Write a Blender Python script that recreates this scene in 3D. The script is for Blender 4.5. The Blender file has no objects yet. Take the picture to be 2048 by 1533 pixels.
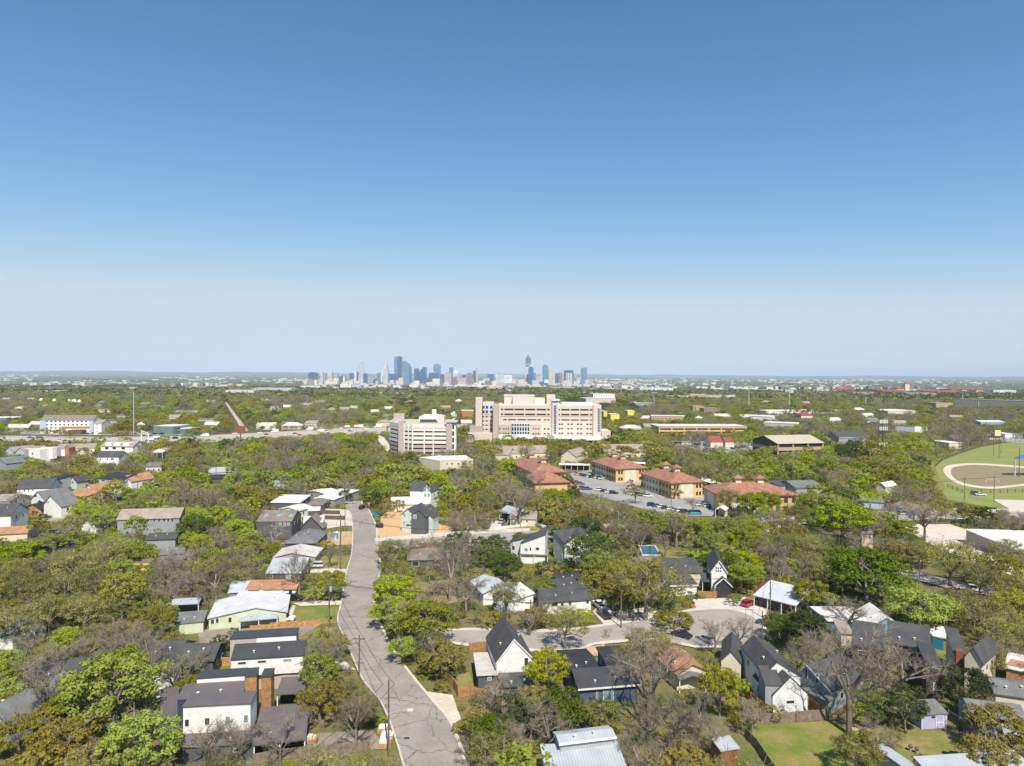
import bpy, math, random
import numpy as np
from mathutils import Vector, Matrix
random.seed(7); rng = np.random.default_rng(7)
SC = bpy.context.scene; COL = SC.collection

# ------------------------------------------------------------------ camera
CAM_H, FPX = 60.0, 1365.0
PITCH, ROLL = math.atan(18.5 / FPX), 0.0055
_f = Vector((0, math.cos(PITCH), -math.sin(PITCH))); _r0 = Vector((1, 0, 0)); _u0 = _r0.cross(_f)
_r = _r0 * math.cos(ROLL) + _u0 * math.sin(ROLL); _u = _u0 * math.cos(ROLL) - _r0 * math.sin(ROLL)
cam_d = bpy.data.cameras.new('camera'); cam = bpy.data.objects.new('camera', cam_d); COL.objects.link(cam)
cam_d.sensor_fit = 'HORIZONTAL'; cam_d.sensor_width = 36.0; cam_d.lens = 36.0 * FPX / 2048.0
cam_d.clip_start = 0.5; cam_d.clip_end = 90000.0
_m = Matrix((_r, _u, -_f)).transposed().to_4x4(); _m.translation = Vector((0, 0, CAM_H)); cam.matrix_world = _m
SC.camera = cam

# ------------------------------------------------------------------ light
SUN_EL, SUN_AZ = math.radians(52), math.radians(14)      # sun behind the camera, a little to the right
world = bpy.data.worlds.new('World'); SC.world = world; world.use_nodes = True
nt = world.node_tree; nt.nodes.clear()
wo = nt.nodes.new('ShaderNodeOutputWorld'); bg = nt.nodes.new('ShaderNodeBackground'); sky = nt.nodes.new('ShaderNodeTexSky')
sky.sky_type = 'NISHITA'; sky.sun_disc = False; sky.sun_elevation = SUN_EL
sky.air_density = 0.6; sky.dust_density = 0.2; sky.ozone_density = 6.0; sky.altitude = 1500
bg.inputs['Strength'].default_value = 0.15
# the camera's response to the sky: each channel c becomes the soft minimum of k c^p and m
_sp = nt.nodes.new('ShaderNodeSeparateColor'); _cb = nt.nodes.new('ShaderNodeCombineColor'); nt.links.new(sky.outputs[0], _sp.inputs[0])
for _i, (_p, _k, _mm) in enumerate(((1.38, .255, .605), (.92, .262, .70), (.97, .226, .80))):
    _pw = nt.nodes.new('ShaderNodeMath'); _pw.operation = 'POWER'; nt.links.new(_sp.outputs[_i], _pw.inputs[0]); _pw.inputs[1].default_value = _p
    _nu = nt.nodes.new('ShaderNodeMath'); _nu.operation = 'MULTIPLY'; nt.links.new(_pw.outputs[0], _nu.inputs[0]); _nu.inputs[1].default_value = _k / .205
    _sm = nt.nodes.new('ShaderNodeMath'); _sm.operation = 'SMOOTH_MIN'; nt.links.new(_nu.outputs[0], _sm.inputs[0]); _sm.inputs[1].default_value = _mm / .205; _sm.inputs[2].default_value = .45 / .205
    nt.links.new(_sm.outputs[0], _cb.inputs[_i])
nt.links.new(_cb.outputs[0], bg.inputs[0]); nt.links.new(bg.outputs[0], wo.inputs[0])
sun_d = bpy.data.lights.new('sun', 'SUN'); sun_d.energy = 4.6; sun_d.angle = math.radians(0.5); sun_d.color = (1.0, 0.93, 0.82)
sun = bpy.data.objects.new('sun', sun_d); COL.objects.link(sun)
sdir = Vector((math.sin(SUN_AZ) * math.cos(SUN_EL), -math.cos(SUN_AZ) * math.cos(SUN_EL), math.sin(SUN_EL)))
sun.rotation_euler = sdir.to_track_quat('Z', 'Y').to_euler(); sun.location = (0, -50, 300)
sky.sun_rotation = math.pi - SUN_AZ
SC.view_settings.view_transform = 'Standard'; SC.view_settings.look = 'None'
SC.view_settings.exposure = 0.5; SC.view_settings.gamma = 1.0; SC.view_settings.use_curve_mapping = False
SC.render.engine = 'CYCLES'
SC.cycles.max_bounces = 5; SC.cycles.diffuse_bounces = 2; SC.cycles.glossy_bounces = 2
SC.cycles.transmission_bounces = 3; SC.cycles.transparent_max_bounces = 8; SC.cycles.volume_bounces = 0

# ------------------------------------------------------------------ pixels of the photograph (2048 x 1533) to places
def ray(px, py): return _f * FPX + _r * (px - 1024.0) - _u * (py - 766.5)
def P(px, py, h=0.0):
    d = ray(px, py); t = (h - CAM_H) / d.z
    return Vector((d.x * t, d.y * t, h))
def proj(v):
    q = Vector(v) - Vector((0, 0, CAM_H)); k = FPX / q.dot(_f)
    return 1024 + q.dot(_r) * k, 766.5 - q.dot(_u) * k
def GH(y):
    """the land falls away towards the river beyond the near hills"""
    t = min(max((y - 2300.0) / 2600.0, 0), 1); return -52.0 * t * t * (3 - 2*t)
def PG(px, py):
    h = 0.0
    for _ in range(12): q = P(px, py, h); h = .5*h + .5*GH(q.y)
    q = P(px, py, h); q.z = h; return q
def mpp(px, py, h=0.0): return P(px, py, h).y / FPX
def at(px, yb, yt):
    """ground point under (px, yb) and the height that reaches row yt there"""
    g = P(px, yb); d = ray(px, yt); t = g.y / d.y
    return g, CAM_H + d.z * t

# ------------------------------------------------------------------ materials
MATS = {}
def _new(name):
    m = bpy.data.materials.new(name); m.use_nodes = True; n = m.node_tree; n.nodes.clear()
    out = n.nodes.new('ShaderNodeOutputMaterial'); b = n.nodes.new('ShaderNodeBsdfPrincipled')
    n.links.new(b.outputs[0], out.inputs[0]); return m, n, b, out
def N(n, t, **kw):
    x = n.nodes.new(t)
    for k, v in kw.items(): setattr(x, k, v)
    return x
def ramp(n, src, a, b, lo, hi):
    r = N(n, 'ShaderNodeMapRange'); r.inputs[1].default_value = a; r.inputs[2].default_value = b
    r.inputs[3].default_value = lo; r.inputs[4].default_value = hi; n.links.new(src, r.inputs[0]); return r.outputs[0]
def math_(n, op, a, b=None):
    x = N(n, 'ShaderNodeMath', operation=op)
    for i, v in enumerate((a, b)):
        if v is None: continue
        if isinstance(v, (int, float)): x.inputs[i].default_value = v
        else: n.links.new(v, x.inputs[i])
    return x.outputs[0]
def scale_col(n, col, fac):
    v = N(n, 'ShaderNodeVectorMath', operation='SCALE')
    if isinstance(col, tuple): v.inputs[0].default_value = col
    else: n.links.new(col, v.inputs[0])
    n.links.new(fac, v.inputs['Scale']); return v.outputs[0]
def mixc(n, fac, a, b):
    x = N(n, 'ShaderNodeMix', data_type='RGBA')
    if isinstance(fac, (int, float)): x.inputs[0].default_value = fac
    else: n.links.new(fac, x.inputs[0])
    for i, v in ((6, a), (7, b)):
        if isinstance(v, tuple): x.inputs[i].default_value = v + (1,)
        else: n.links.new(v, x.inputs[i])
    return x.outputs[2]
def noise(n, co, scale, det=3.0, rough=.55):
    x = N(n, 'ShaderNodeTexNoise'); x.inputs['Scale'].default_value = scale; x.inputs['Detail'].default_value = det
    x.inputs['Roughness'].default_value = rough; n.links.new(co, x.inputs['Vector']); return x.outputs['Fac']

def plain(name, col, rough=.8, var=.12, sc=.6, metal=0.0, fine=0.0, rib=None, pitch=.45, band=None, spec=.3):
    """one surface colour, weathered by noise; rib: seams along an axis; band: boards along z"""
    if name in MATS: return MATS[name]
    m, n, b, out = _new(name); tc = N(n, 'ShaderNodeTexCoord'); co = tc.outputs['Object']
    fac = ramp(n, noise(n, co, sc), .3, .7, 1 - var, 1 + var)
    if fine: fac = math_(n, 'MULTIPLY', fac, ramp(n, noise(n, co, 5.0, 4.0, .8), .3, .7, 1 - fine, 1 + fine))
    if rib or band:
        s = N(n, 'ShaderNodeSeparateXYZ'); n.links.new(co, s.inputs[0])
        src = s.outputs['XYZ'.index(rib or 'Z')]
        fr = math_(n, 'FRACT', math_(n, 'DIVIDE', src, pitch))
        ln = math_(n, 'LESS_THAN', fr, .14)
        fac = math_(n, 'MULTIPLY', fac, ramp(n, ln, 0, 1, 1.0, .72 if rib else .85))
        bp = N(n, 'ShaderNodeBump'); bp.inputs['Distance'].default_value = .04; bp.inputs['Strength'].default_value = .6
        n.links.new(ln, bp.inputs['Height']); n.links.new(bp.outputs[0], b.inputs['Normal'])
    n.links.new(scale_col(n, tuple(col), fac), b.inputs['Base Color'])
    b.inputs['Roughness'].default_value = rough; b.inputs['Metallic'].default_value = metal
    b.inputs['Specular IOR Level'].default_value = spec
    MATS[name] = m; return m

WALLC = dict(white=(.76,.75,.72), cream=(.62,.56,.43), tan=(.42,.37,.31), gray=(.30,.32,.34), dgray=(.10,.105,.115), black=(.035,.035,.04),
    lime=(.56,.61,.42), blue=(.09,.11,.18), lblue=(.42,.50,.60), brown=(.12,.085,.07), wood=(.36,.19,.08), oldwood=(.22,.17,.13),
    teal=(.02,.20,.33), sky=(.15,.42,.60), purple=(.42,.38,.62), brick=(.30,.17,.12), pink=(.60,.48,.43), mauve=(.44,.35,.34), ochre=(.62,.42,.20),
    osb=(.46,.25,.11), greenglass=(.13,.20,.185), sage=(.30,.36,.33), red=(.35,.03,.03), yellow=(.75,.62,.08), paleg=(.48,.55,.50),
    tanb=(.44,.31,.21), redbrown=(.25,.08,.05), steel=(.35,.37,.39), conc=(.50,.47,.43), orangeb=(.42,.17,.07), dblue=(.035,.055,.10))
def wall(k):
    if k in MATS: return MATS[k]
    if k in ('wood', 'oldwood', 'osb'): return plain(k, WALLC[k], .85, .3, 1.5, fine=.25, rib='X', pitch=.18)
    if k in ('white', 'gray', 'dgray', 'lblue', 'sage', 'blue', 'lime', 'brown'): return plain(k, WALLC[k], .8, .1, .7, band=1, pitch=.3)
    return plain(k, WALLC[k], .75, .07, .5, fine=.05)
ROOFC = dict(rd=(.072,.072,.073), rg=(.16,.165,.165), rb=(.20,.165,.14), rk=(.03,.033,.04), mb=(.135,.115,.115), mk=(.055,.057,.062), mw=(.62,.62,.62),
    mg=(.40,.43,.46), ml=(.52,.56,.60), mr=(.30,.075,.06), tile=(.33,.155,.105), ro=(.40,.20,.11), rs=(.50,.46,.42), mt=(.50,.43,.33), gravel=(.60,.57,.53), rw=(.66,.63,.60), rt=(.30,.25,.21))
def roofm(k, ax='X'):
    if k[0] == 'm': return plain(k + ax, ROOFC[k], .5, .10, .35, rib=ax, fine=.04, spec=.4)
    if k == 'tile': return plain('tile' + ax, ROOFC[k], .85, .28, .5, fine=.22, rib=ax, pitch=.35)
    return plain(k, ROOFC[k], .9, .18, .4, fine=.3)
GLASS = plain('window_glass', (.035,.045,.055), .12, .3, .8, spec=.6)
GLASSL = plain('pale_window_glass', (.22,.32,.33), .2, .3, .8, spec=.6)
TRIM = plain('trim_paint', (.72,.72,.70), .6, .05)
DARK = plain('shade_and_bed_black', (.018,.018,.02), .9, .2)  # near-black colour standing in for shade inside openings; also lines truck beds

# ------------------------------------------------------------------ mesh helpers
class MB:
    def __init__(s): s.v = []; s.f = []; s.mi = []
    def add(s, vs, fs, mi=0):
        o = len(s.v); s.v += [tuple(v) for v in vs]; s.f += [tuple(i + o for i in f) for f in fs]; s.mi += [mi] * len(fs); return s
    def box(s, x0, x1, y0, y1, z0, z1, mi=0):
        return s.add([(x0,y0,z0),(x1,y0,z0),(x1,y1,z0),(x0,y1,z0),(x0,y0,z1),(x1,y0,z1),(x1,y1,z1),(x0,y1,z1)],
                     [(3,2,1,0),(4,5,6,7),(0,1,5,4),(1,2,6,5),(2,3,7,6),(3,0,4,7)], mi)
    def slab(s, top, t, mi=0):
        """a sheet of thickness t under the polygon `top` (counter-clockwise from above)"""
        n = len(top); vs = list(top) + [(x, y, z - t) for x, y, z in top]
        fs = [tuple(range(n)), tuple(range(2*n-1, n-1, -1))] + [(i, n + i, n + (i+1) % n, (i+1) % n) for i in range(n)]
        return s.add(vs, fs, mi)
    def prism(s, poly, z0, z1, mi=0): return s.slab([(x, y, z1) for x, y in poly], z1 - z0, mi)
    def extr(s, prof, a0, a1, axis='X', mi=0):
        """extrude a profile (u, z) along x (u is y) or along y (u is x)"""
        n = len(prof)
        if axis == 'X': vs = [(a0, u, z) for u, z in prof] + [(a1, u, z) for u, z in prof]
        else: vs = [(u, a0, z) for u, z in prof] + [(u, a1, z) for u, z in prof]
        fs = [tuple(range(n)), tuple(range(2*n-1, n-1, -1))] + [(i, n + i, n + (i+1) % n, (i+1) % n) for i in range(n)]
        return s.add(vs, fs, mi)
    def tube(s, p, q, r0, r1, n=6, mi=0, cap=True):
        p, q = Vector(p), Vector(q); d = (q - p).normalized(); a = d.orthogonal().normalized(); b = d.cross(a)
        vs = [p + (a * math.cos(k) + b * math.sin(k)) * r0 for k in [2*math.pi*i/n for i in range(n)]]
        vs += [q + (a * math.cos(k) + b * math.sin(k)) * r1 for k in [2*math.pi*i/n for i in range(n)]]
        fs = [(i, (i+1) % n, n + (i+1) % n, n + i) for i in range(n)]
        if cap: fs += [tuple(range(n-1, -1, -1)), tuple(range(n, 2*n))]
        return s.add(vs, fs, mi)
    def mesh(s, name, mats, smooth=False):
        me = bpy.data.meshes.new(name); me.from_pydata(s.v, [], s.f); 
        for m in (mats if isinstance(mats, (list, tuple)) else [mats]): me.materials.append(m)
        if any(s.mi): me.polygons.foreach_set('material_index', s.mi)
        import bmesh
        if len(s.f) < 4000:
            bm = bmesh.new(); bm.from_mesh(me); bmesh.ops.recalc_face_normals(bm, faces=bm.faces); bm.to_mesh(me); bm.free()
        if smooth: me.polygons.foreach_set('use_smooth', [True] * len(me.polygons))
        me.update(); return me
def put(name, me, parent=None, loc=(0,0,0), rz=0.0, label=None):
    o = bpy.data.objects.new(name, me); COL.objects.link(o); o.location = loc; o.rotation_euler = (0, 0, rz)
    if parent: o.parent = parent
    if label: o['label'] = label
    return o
def tag(o, label, cat, group=None):
    o['label'] = label; o['category'] = cat
    if group: o['group'] = group
    return o
def thing(name, label, cat, loc=(0,0,0), rz=0.0, group=None):
    o = bpy.data.objects.new(name, None); COL.objects.link(o); o.location = loc; o.rotation_euler = (0, 0, rz)
    o.empty_display_size = .5
    return tag(o, label, cat, group)
def structure(o): o['kind'] = 'structure'; return o
def copy_tree(o, parent=None):
    c = o.copy(); COL.objects.link(c); c.parent = parent
    for ch in list(CH.get(o.name, ())): 
        k = copy_tree(ch, c); CH.setdefault(c.name, []).append(k)
    return c
CH = {}
def kids(o):
    for ch in o.children: CH.setdefault(o.name, []).append(ch); kids(ch)
    return o

FOOT = []      # footprints: (inverse frame, W, D)
BOX = []       # what must stay visible: (x0, x1, y0, y1, distance)
GPOLY = []
POLY = []      # ground that must stay visible, polygons of photo pixels
MARKS = []     # landmarks for labels: (x, y, phrase)
def inpoly(x, y, poly):
    c = False; j = len(poly) - 1
    for i in range(len(poly)):
        xi, yi = poly[i]; xj, yj = poly[j]
        if (yi > y) != (yj > y) and x < (xj - xi) * (y - yi) / (yj - yi) + xi: c = not c
        j = i
    return c

# ------------------------------------------------------------------ houses
class House:
    def __init__(s, name, label, cat='house', short=None, group=None):
        s.name, s.label, s.cat, s.group, s.short, s.root = name, label, cat, group, short, None
    def vol(s, A, B, h, D, roof, rise, wk, rk, z0=0.0, w=(), o=.35, open=0.0, t=.2, rf=.5, trim=False, auto=0, wn='wall', rn='roof', hide=False, wg=None, skip_wall=False):
        a, b = P(A[0], A[1], h), P(B[0], B[1], h)
        d = b - a; W = math.hypot(d.x, d.y); rz = math.atan2(d.y, d.x); a.z = 0
        if s.root is None:
            s.root = thing(s.name, s.label, s.cat, (a.x, a.y, 0), 0, s.group)
            if s.short:
                c = a + Vector((math.cos(rz) * W/2 - math.sin(rz) * D/2, math.sin(rz) * W/2 + math.cos(rz) * D/2, 0)); MARKS.append((c.x, c.y, s.short))
        loc = a - s.root.location; R = s.root
        fr = Matrix.Translation(a) @ Matrix.Rotation(rz, 4, 'Z'); inv = fr.inverted()
        ax = 'Y' if roof in ('gy', 'shl', 'shr') else 'X'
        yo = o + open
        def top(x, y):
            if roof == 'gx': return h + rise * (y / (D*rf) if y < D*rf else (D - y) / (D*(1-rf)))
            if roof == 'gy': return h + rise * (x / (W*rf) if x < W*rf else (W - x) / (W*(1-rf)))
            if roof == 'shf': return h + rise * y / D
            if roof == 'shb': return h + rise * (1 - y / D)
            if roof == 'shl': return h + rise * x / W
            if roof == 'shr': return h + rise * (1 - x / W)
            return h
        # walls
        if not skip_wall:
            m = MB()
            if roof in ('gx', 'shf', 'shb'):
                ys = [yo, D - o]
                prof = [(yo, z0), (D - o, z0), (D - o, top(0, D - o) - t)]
                if roof == 'gx' and yo < D*rf: prof.append((D * rf, h + rise - t))
                prof.append((yo, top(0, yo) - t)); m.extr(prof, o, W - o, 'X')
            elif roof in ('gy', 'shl', 'shr'):
                prof = [(o, z0), (W - o, z0), (W - o, top(W - o, 0) - t)]
                if roof == 'gy': prof.append((W * rf, h + rise - t))
                prof.append((o, top(o, 0) - t)); m.extr(prof, yo, D - o, 'Y')
            else: m.box(o, W - o, yo, D - o, z0, h - t)
            put(wn, m.mesh(wn, wall(wk)), R, loc, rz)
        # roof
        m = MB()
        if roof == 'gx':
            y = D * rf; r = h + rise
            m.slab([(0,0,h),(W,0,h),(W,y,r),(0,y,r)], t); m.slab([(0,y,r),(W,y,r),(W,D,h),(0,D,h)], t)
        elif roof == 'gy':
            x = W * rf; r = h + rise
            m.slab([(0,0,h),(x,0,r),(x,D,r),(0,D,h)], t); m.slab([(x,0,r),(W,0,h),(W,D,h),(x,D,r)], t)
        elif roof == 'hip':
            r = h + rise; k = min(W, D) / 2
            if W >= D: p, q = (k, D/2, r), (W - k, D/2, r); fs = [(0,1,5,4),(1,2,5),(2,3,4,5),(3,0,4)]
            else: p, q = (W/2, k, r), (W/2, D - k, r); fs = [(0,1,4),(1,2,5,4),(2,3,5),(3,0,4,5)]
            m.add([(0,0,h),(W,0,h),(W,D,h),(0,D,h), p, q], fs)
            m.box(.02, W - .02, .02, D - .02, h - t, h - .01)
        elif roof == 'flat': m.box(0, W, 0, D, h - t, h)
        elif roof == 'none': m = None
        else: m.slab([(0,0,top(0,0)),(W,0,top(W,0)),(W,D,top(W,D)),(0,D,top(0,D))], t)
        if m: put(rn, m.mesh(rn, roofm(rk, ax)), R, loc, rz)
        if trim:
            if roof == 'gy':
                x = W * rf; f = MB(); q = .03
                f.extr([(-q, h - t - .05), (x, h + rise - t - .05), (x, h + rise + .05), (-q, h + .05)], -.12, -.01, 'Y')
                f.extr([(x, h + rise - t - .05), (W + q, h - t - .05), (W + q, h + .05), (x, h + rise + .05)], -.12, -.01, 'Y')
            else: f = MB().box(-.03, W + .03, -.12, -.01, h - t - .05, h + .04)
            put('fascia', f.mesh('fascia', TRIM), R, loc, rz)
        if open:
            n = max(2, int(W / 3.5) + 1)
            for i in range(n):
                x = .2 + (W - .4) * i / (n - 1); put('post', MB().box(x - .09, x + .09, .15, .33, 0, h - t).mesh('post', TRIM), R, loc, rz)
        # windows
        def win(face, u0, u1, v0, v1, g):
            big = (u1 - u0) * (v1 - v0) > .5 and P(A[0], A[1], h).y < 420
            def bx(e, p0, p1):
                m = MB()
                if face == 'f': m.box(u0 + e, u1 - e, yo - p1, yo - p0 + .02, v0 + e, v1 - e)
                elif face == 'r': m.box(W - o + p0 - .02, W - o + p1, u0 + e, u1 - e, v0 + e, v1 - e)
                else: m.box(o - p1, o - p0 + .02, u0 + e, u1 - e, v0 + e, v1 - e)
                return m
            if big:
                fo = put('window', bx(0, 0, .05).mesh('window', TRIM), R, loc, rz)
                po = put('pane', bx(.09, .05, .07).mesh('pane', g), fo)
            else: put('window', bx(0, 0, .06).mesh('window', g), R, loc, rz)
        for q in w:
            face = q[4] if len(q) > 4 else 'f'; g = wg or (GLASSL if len(q) > 5 else GLASS); us = []; 
            for (px, py) in ((q[0], q[3]), (q[2], q[1])):
                e = inv @ Vector((0, 0, CAM_H)); dd = inv.to_3x3() @ ray(px, py)
                if face == 'f': k = (yo - e.y) / dd.y; us.append((e.x + dd.x * k, e.z + dd.z * k))
                else:
                    xp = W - o if face == 'r' else o; k = (xp - e.x) / dd.x; us.append((e.y + dd.y * k, e.z + dd.z * k))
            (u0, v0), (u1, v1) = us; u0, u1 = min(u0, u1), max(u0, u1); v0, v1 = min(v0, v1), max(v0, v1)
            if face == 'f': u0, u1 = max(u0, o + .05), min(u1, W - o - .05)
            else: u0, u1 = max(u0, yo + .05), min(u1, D - o - .05)
            v0 = max(v0, .1)
            if u1 - u0 > .15 and v1 - v0 > .15: win(face, u0, u1, v0, v1, g)
        if auto:
            st = max(1, int((h - z0) / 2.9))
            for k in range(st):
                for i in range(auto):
                    c = o + (W - 2*o) * (i + .5) / auto; win('f', c - .55, c + .55, z0 + .9 + 2.9*k, z0 + 2.1 + 2.9*k, GLASS)
                for fc in 'lr': win(fc, D*.4, D*.4 + 1.0, z0 + .9 + 2.9*k, z0 + 2.1 + 2.9*k, GLASS)
        if a.y < 330 and not auto and D > 5.5 and h - z0 > 2.4 and roof not in ('flat',) and wk not in ('black',):
            for fc in 'lr':
                for q in (.28, .62): win(fc, max(yo + .3, D*q), max(yo + .3, D*q) + 1.0, h - 2.0, h - .85, GLASS)
        if a.y < 260 and W > 6 and roof in ('gx', 'gy', 'hip', 'shf'):
            for q, s_ in ((.3, .22), (.64, .3)):
                vx, vy = (W*q, D*s_) if roof != 'gy' else (W*(.2 if q < .5 else .8), D*q)
                zt = top(vx, vy) if roof != 'hip' else h + rise * min(vy, vx) / (min(W, D)/2)
                put('roof_vent', MB().tube((vx, vy, zt - .15), (vx, vy, zt + .35), .11, .11, 6).box(vx-.2, vx+.2, vy-.2, vy+.2, zt+.35, zt+.43).mesh('roof_vent', roofm('rw')), R, loc, rz)
        FOOT.append((inv, W, D))
        if not hide:
            c8 = [proj(fr @ Vector((x, y, z))) for x in (0, W) for y in (0, D*.6) for z in (max(z0, h*.35), h + rise*.8)]
            xs = [c[0] for c in c8]; ys = [c[1] for c in c8]; BOX.append((min(xs), max(xs), min(ys), max(ys), a.y))
        s.fr, s.W, s.D, s.loc, s.rz = fr, W, D, loc, rz
        return s
    def part(s, name, mb, mat, label=None):
        """a further part in the frame of the latest volume"""
        return put(name, mb.mesh(name, mat), s.root, s.loc, s.rz, label)

LV = [0]
def patch(name, pts, mat, protect=False, z=None):
    """a sheet of ground; each later one lies 4 mm higher"""
    LV[0] += 1; zz = .02 + .004 * LV[0] if z is None else z
    vs = [P(x, y) for x, y in pts]
    me = bpy.data.meshes.new(name)
    area = sum(vs[i].x * vs[(i+1) % len(vs)].y - vs[(i+1) % len(vs)].x * vs[i].y for i in range(len(vs)))
    if area < 0: vs = vs[::-1]
    me.from_pydata([(v.x, v.y, zz) for v in vs], [], [tuple(range(len(vs)))]); me.materials.append(mat)
    o = structure(put(name, me))
    if protect: (GPOLY if protect == 'g' else POLY).append(list(pts))
    return o
def smooth_line(pts, k=6):
    out = []; n = len(pts)
    for i in range(n - 1):
        p0, p1, p2, p3 = [Vector(pts[min(max(j, 0), n-1)]) for j in (i-1, i, i+1, i+2)]
        for q in range(k):
            t = q / k; out.append(tuple(.5 * ((2*p1) + (-p0 + p2)*t + (2*p0 - 5*p1 + 4*p2 - p3)*t*t + (-p0 + 3*p1 - 3*p2 + p3)*t**3)))
    out.append(tuple(pts[-1])); return out

# ------------------------------------------------------------------ ground and roads
def ground_material():
    m, n, b, out = _new('ground_cover'); tc = N(n, 'ShaderNodeTexCoord'); co = tc.outputs['Object']
    big = noise(n, co, .012, 5.0, .6); mid = noise(n, co, .07, 5.0, .65); fine = noise(n, co, 1.1, 5.0, .7)
    c = mixc(n, ramp(n, mid, .42, .58, 0, 1), (.19,.15,.07), (.12,.145,.04))
    c = mixc(n, ramp(n, big, .52, .66, 0, .7), c, (.19,.135,.085))
    c2 = mixc(n, ramp(n, noise(n, co, .003, 6.0, .7), .4, .6, 0, 1), (.05,.065,.03), (.085,.08,.045))
    s = N(n, 'ShaderNodeSeparateXYZ'); n.links.new(co, s.inputs[0])
    c = mixc(n, ramp(n, s.outputs[1], 500, 900, 0, 1), c, c2)
    n.links.new(scale_col(n, c, ramp(n, fine, .25, .75, .65, 1.3)), b.inputs['Base Color']); b.inputs['Roughness'].default_value = 1
    b.inputs['Specular IOR Level'].default_value = .1
    return m
GROUND = ground_material()
def gnd(name, c1, c2, sc=.25, fine=.3):
    m, n, b, out = _new(name); tc = N(n, 'ShaderNodeTexCoord'); co = tc.outputs['Object']
    c = mixc(n, ramp(n, noise(n, co, sc, 5.0, .65), .4, .6, 0, 1), c1, c2)
    n.links.new(scale_col(n, c, ramp(n, noise(n, co, 2.2, 5.0, .75), .25, .75, 1 - fine, 1 + fine)), b.inputs['Base Color'])
    b.inputs['Roughness'].default_value = 1; b.inputs['Specular IOR Level'].default_value = .1; return m
LAWN = gnd('lawn_grass', (.13,.18,.03), (.25,.205,.075), .14); LAWN2 = gnd('dry_lawn_grass', (.27,.22,.09), (.17,.18,.05))
FIELD = gnd('playing_field_grass', (.20,.24,.06), (.25,.25,.10), .06); DIRT = gnd('bare_earth', (.42,.28,.16), (.52,.38,.24), .15)
ORANGE = gnd('orange_clay', (.62,.36,.18), (.50,.34,.20), .12); GRAVEL = gnd('pale_gravel', (.62,.53,.42), (.52,.45,.36), .2)
CONC = gnd('concrete_paving', (.58,.52,.45), (.50,.46,.41), .3, .12); SOIL = gnd('grey_soil', (.23,.19,.15), (.30,.25,.20), .3)
ASPH2 = gnd('parking_asphalt', (.34,.32,.30), (.28,.27,.26), .1, .12); BROWNF = gnd('worn_field_earth', (.27,.20,.14), (.22,.21,.10), .05)
def asphalt():
    m, n, b, out = _new('road_asphalt'); tc = N(n, 'ShaderNodeTexCoord'); co = tc.outputs['Object']
    base = mixc(n, ramp(n, noise(n, co, .12, 5.0, .6), .38, .62, 0, 1), (.325,.285,.255), (.265,.235,.21))
    w = N(n, 'ShaderNodeTexNoise'); w.inputs['Scale'].default_value = .35; w.inputs['Detail'].default_value = 4; n.links.new(co, w.inputs['Vector'])
    ad = N(n, 'ShaderNodeVectorMath', operation='MULTIPLY_ADD'); n.links.new(w.outputs['Color'], ad.inputs[0]); ad.inputs[1].default_value = (3.2,3.2,0); n.links.new(co, ad.inputs[2])
    f = None
    for sc, th in ((.085, .0068), (.21, .0085)):
        v = N(n, 'ShaderNodeTexVoronoi', feature='DISTANCE_TO_EDGE'); v.inputs['Scale'].default_value = sc; n.links.new(ad.outputs[0], v.inputs['Vector'])
        e = ramp(n, v.outputs['Distance'], th*.5, th*1.5, 1, 0)
        e = math_(n, 'MULTIPLY', e, ramp(n, noise(n, co, .05 if sc < .1 else .08, 2), .44 if sc < .1 else .50, .50 if sc < .1 else .54, .45 if sc < .1 else .0, 1))
        if False: e = math_(n, 'MULTIPLY', e, ramp(n, noise(n, co, .09), .53, .58, 0, 1))
        f = e if f is None else math_(n, 'MAXIMUM', f, e)
    base = mixc(n, ramp(n, noise(n, co, .045, 1.0, .3), .60, .61, 0, .55), base, (.25,.225,.205))
    c = mixc(n, math_(n, 'MULTIPLY', f, .8), base, (.10,.09,.08))
    n.links.new(scale_col(n, c, ramp(n, noise(n, co, 1.3, 6.0, .8), .25, .75, .82, 1.18)), b.inputs['Base Color'])
    b.inputs['Roughness'].default_value = .95; b.inputs['Specular IOR Level'].default_value = .15; return m
ROAD = asphalt(); ROAD2 = gnd('street_asphalt', (.36,.315,.285), (.31,.275,.25), .2, .1)

_gx = sorted(set([0] + [s * v for s in (-1, 1) for v in (40, 80, 130, 190, 260, 350, 500, 800, 1400, 2500, 5000, 10000, 20000, 40000)]))
_gy = [-400, -100, 0, 50, 90, 120, 150, 190, 240, 300, 380, 480, 600, 800, 1100, 1600, 2200, 2500, 2800, 3100, 3400, 3700, 4000, 4300, 4600, 5000, 6500, 9000, 15000, 25000, 42000]
_v = [(x, y, GH(y)) for y in _gy for x in _gx]; _nx = len(_gx)
_me = bpy.data.meshes.new('ground'); _me.from_pydata(_v, [], [(j*_nx+i, j*_nx+i+1, (j+1)*_nx+i+1, (j+1)*_nx+i) for j in range(len(_gy)-1) for i in range(_nx-1)])
_me.materials.append(GROUND); structure(put('ground', _me))

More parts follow.
